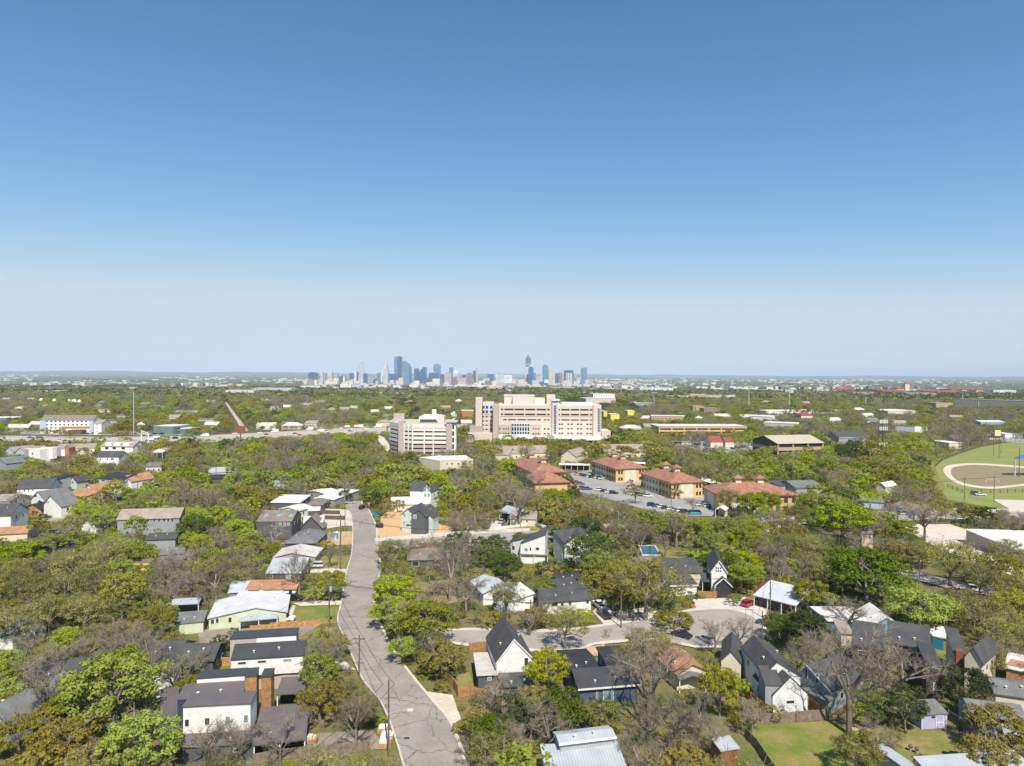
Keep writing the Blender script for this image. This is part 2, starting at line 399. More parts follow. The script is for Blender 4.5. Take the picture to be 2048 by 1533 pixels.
# lawns, yards, paved places
patch('lawn', [(1478,1452),(1560,1447),(1655,1443),(1700,1462),(1735,1500),(1765,1560),(1560,1560),(1500,1492)], LAWN, True)
patch('lawn', [(1700,1462),(1770,1455),(1850,1462),(1905,1470),(1960,1500),(1960,1560),(1765,1560),(1735,1500)], LAWN2, True)
patch('lawn', [(1180,1440),(1300,1448),(1430,1462),(1455,1490),(1470,1560),(1255,1560),(1232,1470)], gnd('shaggy_grass', (.15,.15,.05), (.20,.17,.075)))
patch('lawn', [(1020,1500),(1092,1485),(1100,1560),(1000,1560)], LAWN2)
patch('lawn', [(588,1214),(682,1211),(679,1247),(583,1252),(575,1240)], LAWN, True)
patch('lawn', [(640,1112),(702,1114),(694,1140),(625,1142)], LAWN2, True)
patch('lawn', [(622,1146),(692,1146),(683,1196),(612,1200)], LAWN)
patch('lawn', [(548,1250),(678,1256),(690,1290),(610,1302),(600,1280)], LAWN2)
patch('lawn', [(600,1278),(640,1276),(655,1300),(612,1305)], LAWN)
patch('lawn', [(435,1330),(462,1332),(462,1350),(430,1352)], LAWN, True)
patch('lawn', [(905,1350),(940,1345),(950,1383),(915,1387)], LAWN2, True)
patch('lawn', [(1195,1228),(1245,1240),(1230,1246),(1195,1236)], LAWN)
patch('lawn', [(1330,1100),(1390,1105),(1400,1118),(1310,1118),(1305,1095)], LAWN2, True)
patch('lawn', [(1450,1432),(1500,1428),(1520,1440),(1440,1440)], LAWN)
patch('lawn', [(1862,1275),(1905,1285),(1905,1318),(1862,1310)], LAWN, True)
patch('lawn', [(985,1032),(1000,1020),(880,1020),(875,1038),(960,1060)], LAWN2)
patch('lawn', [(1000,1058),(1075,1048),(1080,1065),(1010,1066)], LAWN2, True)
patch('lawn', [(1870,960),(1862,930),(1900,915),(1960,895),(2048,880),(2140,875),(2180,1040),(2048,1030),(1960,1012),(1895,1000)], FIELD, True)
patch('lawn', [(1835,960),(1850,925),(1890,905),(1870,935),(1890,975),(1880,1000)], LAWN)
patch('lawn', [(1460,1060),(1510,1052),(1585,1052),(1570,1066),(1480,1070)], LAWN)
patch('lawn', [(1120,1135),(1180,1120),(1200,1150),(1160,1150)], LAWN2)
patch('lawn', [(900,905),(1000,888),(1060,905),(1000,935),(940,925)], LAWN2)
patch('lawn', [(330,925),(520,905),(560,915),(420,945),(330,975)], LAWN2)
patch('lawn', [(590,848),(780,846),(775,856),(640,862)], FIELD)
patch('dirt_yard', [(752,1066),(765,1030),(790,1018),(860,1045),(905,1055),(900,1072),(830,1078),(765,1084)], ORANGE, True)
patch('dirt_yard', [(820,1168),(905,1160),(915,1205),(850,1222),(822,1195)], gnd('sparse_yard', (.30,.21,.11), (.20,.17,.07)), True)
patch('dirt_yard', [(655,1064),(712,1064),(704,1090),(650,1092)], DIRT, True)
patch('dirt_yard', [(640,1018),(700,1020),(707,1050),(655,1058)], CONC, True)
patch('dirt_yard', [(560,1070),(640,1070),(640,1092),(540,1095)], DIRT)
patch('dirt_yard', [(395,1262),(520,1252),(640,1252),(600,1275),(480,1278),(400,1290)], SOIL, True)
patch('dirt_yard', [(1225,1225),(1300,1215),(1330,1235),(1290,1262),(1245,1245)], GRAVEL)
patch('dirt_yard', [(100,905),(200,905),(230,925),(150,945),(95,930)], DIRT)
patch('dirt_yard', [(60,1020),(150,1020),(230,1018),(210,1050),(90,1045)], gnd('raw_lot', (.32,.24,.18), (.26,.22,.15)))
patch('dirt_yard', [(620,1470),(745,1462),(775,1500),(640,1508)], SOIL, True)
patch('dirt_yard', [(855,1385),(905,1392),(922,1440),(900,1455),(868,1408)], GRAVEL, True)
patch('dirt_yard', [(1690,1470),(1720,1462),(1700,1450)], DIRT)
patch('driveway', [(1395,1225),(1385,1200),(1460,1197),(1478,1225),(1440,1230)], CONC, True)
patch('driveway', [(1448,1222),(1488,1195),(1535,1210),(1532,1240),(1500,1238)], CONC, True)
patch('driveway', [(1185,1225),(1210,1200),(1228,1235),(1250,1250),(1215,1258)], CONC, True)
patch('driveway', [(975,1068),(985,1045),(1005,1040),(1000,1062),(995,1070)], CONC, True)
patch('driveway', [(585,1208),(640,1203),(684,1203),(683,1211),(600,1214)], CONC, True)
patch('driveway', [(600,1143),(660,1138),(696,1140),(693,1147),(620,1147)], CONC, True)
patch('driveway', [(608,1328),(690,1325),(712,1342),(640,1340),(606,1338)], CONC)
patch('driveway', [(1150,1300),(1210,1290),(1205,1312),(1170,1318)], DIRT, True)
patch('driveway', [(640,1046),(706,1047),(706,1053),(640,1052)], CONC, True)
patch('footpath', [(572,1228),(586,1213),(592,1213),(580,1244)], CONC, True)
patch('parking_lot', [(1140,948),(1190,940),(1280,955),(1345,985),(1432,992),(1450,1034),(1330,1032),(1240,1006),(1160,985)], ASPH2, True)
patch('parking_lot', [(1190,848),(1280,842),(1290,862),(1220,876),(1185,880)], ASPH2)
patch('parking_lot', [(1310,815),(1390,812),(1500,822),(1500,835),(1380,832),(1310,826)], ASPH2)
patch('parking_lot', [(1390,832),(1500,836),(1480,846),(1400,842)], ASPH2)
patch('parking_lot', [(1340,882),(1520,885),(1530,905),(1420,912),(1350,900)], ASPH2)
patch('parking_lot', [(960,893),(1050,896),(1040,905),(965,902)], ASPH2)
patch('parking_lot', [(1800,1050),(1900,1050),(2048,1100),(2100,1160),(2048,1160),(1950,1130),(1850,1085)], gnd('pink_gravel', (.55,.46,.40), (.62,.52,.44)), True)
patch('parking_lot', [(1985,1000),(2048,1002),(2100,1010),(2100,1030),(2020,1020)], CONC, True)
patch('parking_lot', [(40,860),(380,866),(380,872),(40,870)], ASPH2)
patch('parking_lot', [(1950,868),(2048,866),(2100,872),(2048,888),(1960,880)], ASPH2)
# athletic track
trk_o = smooth_line([(1886,941),(1893,933),(1915,929),(1950,927.5),(2000,930),(2060,935),(2130,942),(2160,950),(2120,962),(2048,973),(1990,979),(1955,977),(1925,972),(1903,962),(1890,950),(1886,941)], 5)[:-1]
trk_i = smooth_line([(1902,941),(1908,935.5),(1930,932),(1955,931),(2000,933.5),(2055,938),(2110,944),(2135,950),(2105,959),(2045,969),(1990,974.6),(1957,973),(1931,968),(1912,960),(1903,950),(1902,941)], 5)[:-1]
patch('running_track', trk_o, GRAVEL, True); patch('playing_field', trk_i, BROWNF, True)
# main street: left edge, right edge
L = [(712,1003),(696,1010),(692,1016),(702,1028),(706,1055),(706,1084),(703,1114),(694,1145),(683.5,1207),(677,1235),(679,1254),(693,1283),(725,1358),(764,1408),(790,1471),(812,1545),(826,1600)]
Rr = [(722,1004),(724.5,1010),(731,1017),(739,1026),(751,1055),(753,1084),(759,1135),(751,1176),(745,1210),(749,1235),(762,1258),(786,1306),(823,1356),(864,1406),(899,1450),(930,1533),(950,1600)]
Ls, Rs = smooth_line(L, 5), smooth_line(Rr, 5)
patch('pavement', [(x - 3 * (y - 748) / 600, y) for x, y in Ls] + [(x + 6 * (y - 748) / 600, y) for x, y in Rs][::-1], CONC)
patch('main_street', Ls + Rs[::-1], ROAD, True)
# other streets
patch('pavement', [(750,1078),(820,1072),(900,1066),(985,1060),(1060,1058),(1060,1066),(985,1071),(900,1079),(820,1086),(752,1090)], CONC)
patch('side_street', smooth_line([(752,1084),(820,1080),(900,1073),(985,1067),(1090,1062),(1190,1046)], 4) + [(1225,1046),(1190,1062)] + smooth_line([(1100,1080),(1040,1098),(1000,1110),(960,1098),(900,1090),(820,1098),(756,1108)], 4), ROAD2, 'g')
patch('pavement', [(830,1262),(940,1258),(1060,1262),(1150,1258),(1240,1246),(1330,1232),(1385,1219),(1450,1216),(1510,1230),(1533,1258),(1528,1292),(1470,1298),(1390,1298),(1330,1286),(1260,1286),(1190,1292),(1150,1306),(1060,1306),(940,1296),(850,1282)], CONC)
patch('side_street', smooth_line([(820,1266),(940,1263),(1060,1267),(1150,1262),(1240,1250),(1330,1237),(1385,1224),(1450,1221),(1502,1234),(1525,1260),(1518,1286),(1470,1292),(1390,1292),(1330,1281),(1260,1281),(1190,1287),(1150,1300),(1060,1300),(940,1290),(845,1276)], 4), ROAD2, True)
patch('pavement', [(1420,1043),(1520,1036),(1640,1031),(1800,1022),(1900,1018),(2060,1020),(2060,1038),(1900,1040),(1790,1045),(1640,1048),(1530,1055),(1440,1056)], CONC)
patch('avenue', smooth_line([(1180,1050),(1300,1048),(1450,1044),(1540,1041),(1640,1036),(1790,1029),(1850,1025),(1960,1025),(2080,1026)], 3) + smooth_line([(2080,1036),(1960,1034),(1850,1038),(1790,1042),(1640,1046),(1530,1052),(1440,1054),(1300,1056),(1180,1058)], 3), ROAD2, 'g')
patch('avenue', smooth_line([(1520,1054),(1590,1074),(1650,1088),(1720,1112),(1804,1136),(1891,1160),(1970,1176),(2080,1205)], 3) + smooth_line([(2080,1222),(1970,1192),(1885,1176),(1790,1150),(1700,1124),(1630,1102),(1560,1080),(1490,1062)], 3), ROAD2, 'g')
POLY.append([(1790,1128),(1895,1155),(1890,1185),(1790,1155)]); POLY.append([(1915,1165),(1975,1170),(1975,1195),(1915,1192)])
patch('residential_street', [(255,1010),(340,968),(352,972),(285,1018),(225,1038),(195,1048),(190,1038)], ROAD2)
patch('residential_street', [(90,1036),(125,1036),(125,1046),(88,1046)], ROAD2, True)
patch('driveway', [(300,972),(318,965),(322,972),(305,980)], CONC)
patch('access_road', [(754,870),(768,876),(790,905),(775,905),(757,885)], CONC, True)
# highway
hw_t = smooth_line([(-260,869),(0,872),(200,874.5),(400,872),(600,862),(780,853),(960,849)], 3); hw_b = smooth_line([(960,866),(780,868),(650,873),(520,882),(300,889),(0,890),(-260,888)], 3)
patch('highway', hw_t + hw_b, gnd('highway_concrete', (.44,.38,.32), (.35,.31,.27), .03, .1), 'g')
POLY.append([(430,870),(600,861),(790,852),(790,862),(640,868),(520,874),(430,880)]); POLY.append([(-20,874),(250,876),(430,872),(430,876),(250,881),(-20,880)])
for a, b in ((.30, .36), (.52, .56), (.72, .76)):
    n_ = len(hw_t); hb = hw_b[::-1]
    patch('highway_lane', [(t[0], t[1] + (q[1] - t[1]) * a) for t, q in zip(hw_t, hb)] + [(t[0], t[1] + (q[1] - t[1]) * b) for t, q in zip(hw_t, hb)][::-1], CONC)
# railway
patch('railway_bed', [(450,806),(453,805),(497,862),(486,865)], gnd('rail_ballast', (.36,.26,.20), (.42,.32,.25), .2), True)
for dx in (.3, .68): patch('railway_track', [(450.6+2*dx-.25,806),(450.6+2*dx+.1,806),(486+10*dx+.9,863.5),(486+10*dx-.9,863.5)], GRAVEL)
POLY.append([(447,803),(457,803),(503,868),(474,868)])

# kerbs of the main street as real steps
def strip3d(name, pts, w, h, mat, side=1):
    m = MB(); q = [P(x, y) for x, y in pts]
    for i in range(len(q) - 1):
        d = (q[i+1] - q[i]); nrm = Vector((-d.y, d.x, 0)).normalized() * w * side
        a, b = q[i], q[i+1]; m.slab([(a.x,a.y,h),(b.x,b.y,h),(b.x+nrm.x,b.y+nrm.y,h),(a.x+nrm.x,a.y+nrm.y,h)][::1 if side > 0 else -1], h - .02)
    return structure(put(name, m.mesh(name, mat)))
strip3d('kerb', Ls[5:], .22, .33, CONC, -1); strip3d('kerb', Rs[5:], .22, .33, CONC, 1)

# ------------------------------------------------------------------ trees
def leaf_mat(name, c1, c2, sat=0.26, tl=.30):
    m = bpy.data.materials.new(name); m.use_nodes = True; n = m.node_tree; n.nodes.clear()
    out = N(n, 'ShaderNodeOutputMaterial'); df = N(n, 'ShaderNodeBsdfDiffuse'); tr = N(n, 'ShaderNodeBsdfTranslucent'); mx = N(n, 'ShaderNodeMixShader')
    tc = N(n, 'ShaderNodeTexCoord'); oi = N(n, 'ShaderNodeObjectInfo'); mx.inputs[0].default_value = tl
    fac = ramp(n, noise(n, tc.outputs['Object'], 5.0, 3.0, .7), .35, .65, 0, 1)
    c = mixc(n, fac, c1, c2)
    hs = N(n, 'ShaderNodeHueSaturation'); n.links.new(c, hs.inputs['Color'])
    n.links.new(ramp(n, oi.outputs['Random'], 0, 1, .486, .508), hs.inputs['Hue'])
    v = math_(n, 'FRACT', math_(n, 'MULTIPLY', oi.outputs['Random'], 7.31)); n.links.new(ramp(n, v, 0, 1, 1 - sat, 1 + sat), hs.inputs['Value'])
    w = math_(n, 'FRACT', math_(n, 'MULTIPLY', oi.outputs['Random'], 23.7)); n.links.new(ramp(n, w, 0, 1, .82, 1.08), hs.inputs['Saturation'])
    n.links.new(hs.outputs[0], df.inputs[0]); n.links.new(hs.outputs[0], tr.inputs[0])
    n.links.new(df.outputs[0], mx.inputs[1]); n.links.new(tr.outputs[0], mx.inputs[2]); n.links.new(mx.outputs[0], out.inputs[0])
    MATS[name] = m; return m
LEAF = {
 'G': leaf_mat('spring_green_leaves', (.235,.31,.018), (.325,.365,.028)),
 'Y': leaf_mat('yellow_green_leaves', (.30,.285,.03), (.25,.27,.035)),
 'O': leaf_mat('olive_oak_leaves', (.245,.215,.036), (.315,.265,.045)),
 'D': leaf_mat('dark_evergreen_leaves', (.055,.085,.024), (.095,.115,.032)),
 'K': leaf_mat('deep_green_leaves', (.085,.135,.016), (.13,.175,.022)),
 'P': leaf_mat('pale_budding_leaves', (.25,.26,.06), (.295,.275,.09)),
 'B': leaf_mat('bare_twigs', (.235,.195,.14), (.30,.255,.19), tl=.15),
}
BARK = leaf_mat('tree_bark', (.18,.145,.115), (.29,.25,.21), tl=.02)
SHAPE = dict(G=(.88,.36,.62), Y=(1.0,.40,.58), O=(.78,.28,.60), D=(1.15,.46,.56), K=(.85,.36,.60), P=(.95,.38,.60), B=(1.15,.46,.60))   # height, crown half-height, crown centre (of height), per unit crown width
def quads(c, nrm, size, r):
    """leaf quads at centres c facing nrm"""
    n = len(c); a = r.normal(size=(n, 3)); a -= (a * nrm).sum(1, keepdims=True) * nrm; a /= np.linalg.norm(a, axis=1, keepdims=True) + 1e-9
    b = np.cross(nrm, a); s = size * r.uniform(.6, 1.3, (n, 1)); t = s * r.uniform(.55, 1.0, (n, 1))
    return np.stack([c - a*s - b*t, c + a*s - b*t, c + a*s + b*t, c - a*s + b*t], 1).reshape(-1, 3)
def arr_mesh(name, V, nq, mat):
    me = bpy.data.meshes.new(name); me.vertices.add(len(V)); me.vertices.foreach_set('co', V.astype(np.float32).ravel())
    me.loops.add(nq * 4); me.loops.foreach_set('vertex_index', np.arange(nq * 4, dtype=np.int32))
    me.polygons.add(nq); me.polygons.foreach_set('loop_start', np.arange(0, nq*4, 4, dtype=np.int32)); me.polygons.foreach_set('loop_total', np.full(nq, 4, dtype=np.int32))
    me.materials.append(mat); me.update(); me.validate(); return me
def clumps(kind, r, k):
    H, hh, cc = SHAPE[kind]; cz = H * cc; out = []
    lobes = r.normal(size=(7, 3)); lobes /= np.linalg.norm(lobes, axis=1, keepdims=True); lobes[:, 2] = np.abs(lobes[:, 2]) * .9 - .15
    while len(out) < k:
        d = r.normal(size=3); d /= np.linalg.norm(d)
        if d[2] < -.55: continue
        near = (lobes @ d).max(); rad = .54 * (.70 + .34 * max(0, near) ** 2) * r.uniform(.45, .98) ** .5
        out.append((d[0]*rad, d[1]*rad, cz + d[2]*rad*hh/.5 * (1.0 if d[2] > 0 else .75)))
    return np.array(out)
def crown_leaves(kind, r, k, per, cs, ls):
    C = clumps(kind, r, k); n = k * per
    d = r.normal(size=(n, 3)); d /= np.linalg.norm(d, axis=1, keepdims=True); d[:, 2] = np.where(d[:, 2] < -.3, -d[:, 2], d[:, 2])
    rad = cs * np.repeat(r.uniform(.6, 1.35, (k, 1)), per, 0) * r.uniform(.55, 1.08, (n, 1))
    c = np.repeat(C, per, 0) + d * rad * np.array([1, 1, .75]); nrm = d + r.normal(size=(n, 3)) * .38; nrm /= np.linalg.norm(nrm, axis=1, keepdims=True)
    return quads(c, nrm, ls, r), n, C
def limbs(kind, r, nl=6, twig=0, thick=1.0):
    """trunk and limbs as an MB; twig: number of twig quads returned too"""
    H, hh, cc = SHAPE[kind]; mb = MB(); fork = H * (cc - hh/H*.55) if kind != 'D' else H*.25; fork = max(fork, H * .22)
    tr = .026 * thick * (1.2 if kind in 'OB' else 1); top = Vector((r.normal()*.02, r.normal()*.02, fork))
    mb.tube((0,0,-.03), top, tr * 1.25, tr * .85, 7)
    tips = []; segs = []
    def grow(p, d, ln, rad, lvl):
        n = 3 if lvl < 2 else 2; q = p
        for i in range(n):
            d = (d + Vector(r.normal(size=3) * .20) + Vector((0, 0, .06))).normalized(); e = q + d * ln / n
            if lvl < 3: mb.tube(q, e, rad * (1 - .3*i/n), rad * (1 - .3*(i+1)/n) , 5 if lvl == 0 else 3, cap=False)
            segs.append((q, e, rad)); q = e
            if lvl < 3 and (i or lvl) : 
                for _ in range(2 if lvl else 1):
                    dd = (d + Vector(r.normal(size=3)) * .75).normalized(); dd.z = abs(dd.z)*.6 + .1 if lvl < 2 else dd.z
                    grow(q, dd.normalized(), ln * r.uniform(.5, .7), rad * .5, lvl + 1)
        tips.append((q, d))
    for i in range(nl):
        a = 2*math.pi*(i + r.uniform(-.3, .3)) / nl; el = r.uniform(.45, 1.25); v = Vector((math.cos(a)*math.cos(el), math.sin(a)*math.cos(el), math.sin(el)))
        grow(top - Vector((0,0,fork*r.uniform(0,.2))), v, r.uniform(.34, .46) * (1 + .5*(H - .9)*math.sin(el)), tr * .6, 0)
    return mb, segs, tips
def twigs(kind, r, segs, n, ln=.075, w=.0022):
    H, hh, cc = SHAPE[kind]; cz = H*cc
    S = [s for s in segs if s[2] < .012]; idx = r.integers(0, len(S), n)
    a = np.array([S[i][0] for i in idx]); b = np.array([S[i][1] for i in idx]); t = r.uniform(0, 1.1, (n, 1)); c = a + (b - a) * t
    d = (b - a) / (np.linalg.norm(b - a, axis=1, keepdims=True) + 1e-9) * .8 + r.normal(size=(n, 3)) * .6; d[:, 2] += .25; d /= np.linalg.norm(d, axis=1, keepdims=True)
    L = ln * r.uniform(.4, 1.4, (n, 1)); e = c + d * L; sd = np.cross(d, r.normal(size=(n, 3))); sd /= np.linalg.norm(sd, axis=1, keepdims=True) + 1e-9
    return np.stack([c - sd*w, c + sd*w, e + sd*w*.5, e - sd*w*.5], 1).reshape(-1, 3), e
def mesh_to_arrays(mb):
    return mb
VAR = {}
def make_variants():
    for ki, kind in enumerate('GYODKPB'):
        VAR[kind] = []
        for v in range(5 if kind in 'GPBO' else 4):
            r = np.random.default_rng(100 * ki + v); mb, segs, tips = limbs(kind, r)
            if kind == 'B':
                V, e = twigs(kind, r, segs, 2600, .085, .0020); nq = 2600
            elif kind == 'P':
                V, e = twigs(kind, r, segs, 1100, .08, .0020); 
                V2, n2, C = crown_leaves(kind, r, 60, 62, .10, .0100); V = np.concatenate([V, V2]); nq = 1100 + n2
            elif kind == 'O': V, nq, C = crown_leaves(kind, r, 72, 85, .085, .0120)
            elif kind == 'D': V, nq, C = crown_leaves(kind, r, 70, 85, .095, .0128)
            else: V, nq, C = crown_leaves(kind, r, 82, 84, .10, .0120)
            nm = dict(B='twigs', P='crown').get(kind, 'crown')
            VAR[kind].append((mb.mesh('trunk', BARK), arr_mesh('crown', V, nq, LEAF[kind])))
make_variants()
def low_variant(kind, seed):
    """a lighter copy of the kind for the woods further off: leaves, and a trunk where bare"""
    r = np.random.default_rng(seed); ms = [LEAF[kind], BARK]
    if kind == 'B':
        mb, segs, tips = limbs(kind, r, 5); V, e = twigs(kind, r, segs, 800, .10, .0050); nq = 800
    elif kind == 'P':
        mb, segs, tips = limbs(kind, r, 5); V, e = twigs(kind, r, segs, 300, .10, .0045)
        V2, n2, C = crown_leaves(kind, r, 34, 16, .09, .018); V = np.concatenate([V, V2]); nq = 300 + n2
    else:
        V, nq, C = crown_leaves(kind, r, 38, 20, .10, .024); mb = MB().tube((0,0,-.02), (0,0,SHAPE[kind][0]*.5), .03, .02, 5)
    me = arr_mesh('woodland_tree', V, nq, LEAF[kind]); me.materials.append(BARK)
    # join the limbs
    import bmesh
    bm = bmesh.new(); bm.from_mesh(me); vs = [bm.verts.new(v) for v in mb.v]
    for f in mb.f:
        try: fc = bm.faces.new([vs[i] for i in f]); fc.material_index = 1
        except ValueError: pass
    bm.to_mesh(me); bm.free(); return me

TREES = []   # (x, y, width m, height factor, kind, listed)
def tree(cx, cy, w, kind, asp=1.0):
    """crown seen centred on pixel (cx, cy) and w pixels wide"""
    H, hh, cc = SHAPE[kind]; H *= asp; z = P(cx, cy).y
    for _ in range(6):
        wm = w * z / FPX; hc = min(wm * H * cc, 30); z = P(cx, cy, hc).y
    p = P(cx, cy, hc); TREES.append((p.x, p.y, w * p.y / FPX, asp, kind, 1))
HAND = """
G 228 1372 190 .85|G 290 1478 150 1|G 150 1400 90 1|G 22 1325 52 1.4|O 40 1470 110 1|O 120 1482 120 1|O 60 1530 110 1|O 175 1522 100 1|O 10 1415 70 1|O 100 1425 80 1
O 165 1455 90 1|O 215 1500 80 1|B 92 1340 90 1.3|B 55 1290 60 1|B 265 1268 60 1|B 228 1280 62 1|B 300 1305 70 1|B 345 1290 60 1|B 180 1290 60 1|Y 325 1238 60 1.2|G 130 1272 50 1|O 240 1262 60 1
P 40 1230 90 1|P 100 1222 85 1|P 170 1225 85 1|P 60 1180 90 1|P 130 1182 90 1|P 190 1168 85 1|Y 245 1180 90 1|Y 325 1225 50 1|P 20 1160 70 1|P 160 1135 110 .9|G 40 1115 90 .9|P 205 1110 85 1|G 257 1098 60 1|G 232 1078 40 1|G 110 1085 60 .8
G 205 1038 52 1|G 272 1045 42 1.1|P 142 1050 55 1|Y 80 1052 48 1|G 155 1005 36 1|G 175 1012 30 1|O 200 990 32 1|O 188 1000 30 1|G 232 978 50 1|O 50 1030 40 1|B 30 1000 35 1|G 345 965 50 1|G 372 950 50 1|G 410 1038 34 1.1|G 378 1078 40 1
B 330 1140 65 1|B 362 1128 70 1|B 382 1162 60 1|B 302 1172 60 1|P 285 1150 60 1|G 390 1098 42 1|G 494 1073 48 1|G 428 1112 34 1.3|G 530 1118 34 1|Y 545 1096 26 1|B 440 1088 50 1|B 470 1115 60 1|B 432 1155 65 1|B 500 1132 50 1|P 460 1140 60 1|B 415 1190 50 1
O 530 1000 52 1|O 500 985 50 1|O 545 985 45 1|G 440 985 42 1|G 480 963 60 1|G 520 955 50 1|G 562 962 50 1|G 420 1030 42 1|G 452 1040 46 1|B 420 1003 60 1|B 480 1027 34 1|P 460 1055 40 1|B 395 1020 40 1|G 600 950 50 1|P 580 975 36 1|G 640 955 50 1|O 610 968 40 1|G 690 945 60 1|P 730 925 50 1|B 690 970 40 1
G 629 1187 38 .95|B 545 1068 48 1|B 598 1140 66 1.2|O 650 1092 42 .7|B 660 1110 40 .9|G 655 1008 18 1|D 690 990 30 .8|B 660 1075 24 1.5|O 772 1018 38 1|O 795 1002 35 .9|P 785 1105 62 1.1|G 788 1186 92 1|G 778 1226 74 .9|Y 852 1242 118 .9|G 822 1238 95 .9|G 805 1298 60 1|O 885 1312 95 1|P 860 1290 70 1|O 855 1335 50 .7
O 640 1398 100 1|O 722 1420 85 1|B 712 1432 80 1.3|B 665 1308 80 1|B 480 1462 80 1|B 560 1475 75 1.1|B 410 1465 80 1|B 440 1510 60 1|D 441 1288 38 1.1|D 466 1264 20 1|Y 390 1338 44 .7|B 610 1440 40 1.3|B 395 1300 60 .8|Y 402 1345 30 .7
K 985 1468 105 .85|K 1120 1425 120 .95|Y 1098 1340 90 1.2|O 1065 1400 90 1|O 960 1440 70 1|B 1000 1395 90 .9|B 1045 1480 80 1|O 1170 1430 60 1|B 940 1500 60 .8|B 1298 1350 150 1.15|P 1290 1290 110 .7|P 1245 1320 60 1|B 1350 1435 105 1.2|B 1405 1400 60 1|Y 1440 1372 82 1.3|B 1430 1268 60 1|B 1478 1262 60 1|O 1348 1240 78 .6|P 1130 1250 90 1|G 1162 1232 50 .7|B 1060 1240 50 1|B 1215 1266 20 1|B 1090 1215 30 1
P 1292 1168 155 .85|O 1235 1172 66 1|D 1226 1208 34 1|O 1345 1185 40 .8|K 1182 1100 95 .95|K 969 1110 52 1.1|P 1012 1178 70 1|B 900 1128 95 1.15|B 932 1178 80 1|B 928 1055 84 1|B 870 1190 60 1.1|O 937 1012 50 1|O 915 1000 45 1|O 1124 1044 88 .7|G 890 1000 42 1|G 900 985 50 1|B 1040 995 70 1|B 1062 965 50 1.2|G 1110 1000 60 1|D 1142 988 40 1|G 1080 1010 50 1|B 1010 985 60 1|G 960 975 50 1|G 985 1000 36 1|P 940 955 60 1|O 1000 960 60 1
G 1300 1048 75 1|G 1345 1045 62 1|G 1402 1062 66 1|G 1450 1062 72 1|G 1480 1080 62 1|G 1422 1090 68 1|G 1500 1128 60 1.1|G 1482 1150 66 1.05|Y 1515 1100 60 1|B 1262 1065 60 1|B 1330 1090 50 .8|P 1380 1088 50 1|B 1545 1110 70 1.1|P 1575 1090 60 1|B 1560 1145 50 1.1|P 1620 1130 60 1|O 1468 1198 36 .8|Y 1622 1188 74 1|D 1610 1260 92 1|Y 1590 1165 40 1|K 1735 1150 160 .9|K 1690 1130 80 1|G 1840 1215 120 .9|P 1900 1120 110 .85|P 1845 1105 60 1|O 1780 1110 60 1
P 1960 1160 80 1|Y 2000 1140 90 .9|P 1970 1232 110 .9|P 2012 1275 100 .9|P 1930 1200 60 .9|P 2040 1180 80 1|G 1690 1040 120 .8|Y 1650 1010 60 1|G 1803 1060 56 1|B 1722 1085 52 1|G 1640 985 50 1|G 1740 1000 42 1|B 1850 1035 70 1|P 2015 1105 66 1.1|B 1940 1100 50 1|G 1780 1090 40 .9|B 1795 1015 50 1|G 1850 1020 30 1|O 1885 1010 36 .8|B 1740 1050 50 1|K 1650 1180 50 .8|B 1700 1200 80 .8
B 1700 1340 165 1.15|B 1800 1330 110 1|B 1640 1300 70 1|D 1812 1408 84 1|K 1748 1430 54 .9|D 1930 1372 92 .9|P 1982 1322 66 1|Y 1706 1430 42 1.1|Y 1715 1500 95 .9|B 1752 1470 60 1|O 2005 1455 130 .9|O 1975 1505 100 1|D 1950 1530 60 .8|O 1485 1440 50 1|B 1505 1435 60 .9|B 1398 1440 70 .9|B 1425 1470 60 1|B 1300 1440 80 1|P 1785 1480 60 .9|P 1960 1400 50 1|B 1240 1500 60 .9|B 1320 1500 60 1|O 1850 1520 40 .5
G 1500 1005 60 .9|G 1535 1003 56 .9|G 1585 940 60 .9|G 1650 935 60 .9|D 1715 905 36 1|Y 1760 935 60 .9|Y 1740 900 50 1|G 1800 930 60 .9|O 1350 985 30 1|G 1480 930 50 1|G 1440 960 40 1|P 1400 950 60 1|O 1310 905 50 1|O 1250 905 50 1|G 1330 940 40 1|P 1190 1000 50 .7|P 1460 985 50 1|O 1425 975 40 .8|B 1385 1010 44 .6|P 1270 985 50 .8
O 88 862 22 .8|O 104 866 24 .8|O 122 864 26 .8|O 140 868 24 .8|O 225 866 26 .8|O 245 867 28 .8|O 385 864 28 .8|O 410 863 28 .8|O 205 868 18 .8|G 785 945 50 1|G 832 948 56 1|O 800 925 36 .9|G 880 968 50 1|O 905 958 36 .8|G 940 958 50 .8|P 960 925 50 1|G 760 975 44 1|G 810 965 40 1|O 980 905 50 1|O 1040 885 40 1|G 1015 880 30 1|O 1080 885 44 1|G 1100 880 24 1|O 1160 890 40 1|O 1200 895 50 1|G 1015 935 40 1
"""
def load_hand():
    for tok in HAND.replace('\n', '|').split('|'):
        t = tok.split()
        if len(t) == 5: tree(float(t[1]), float(t[2]), float(t[3]), t[0], float(t[4]))
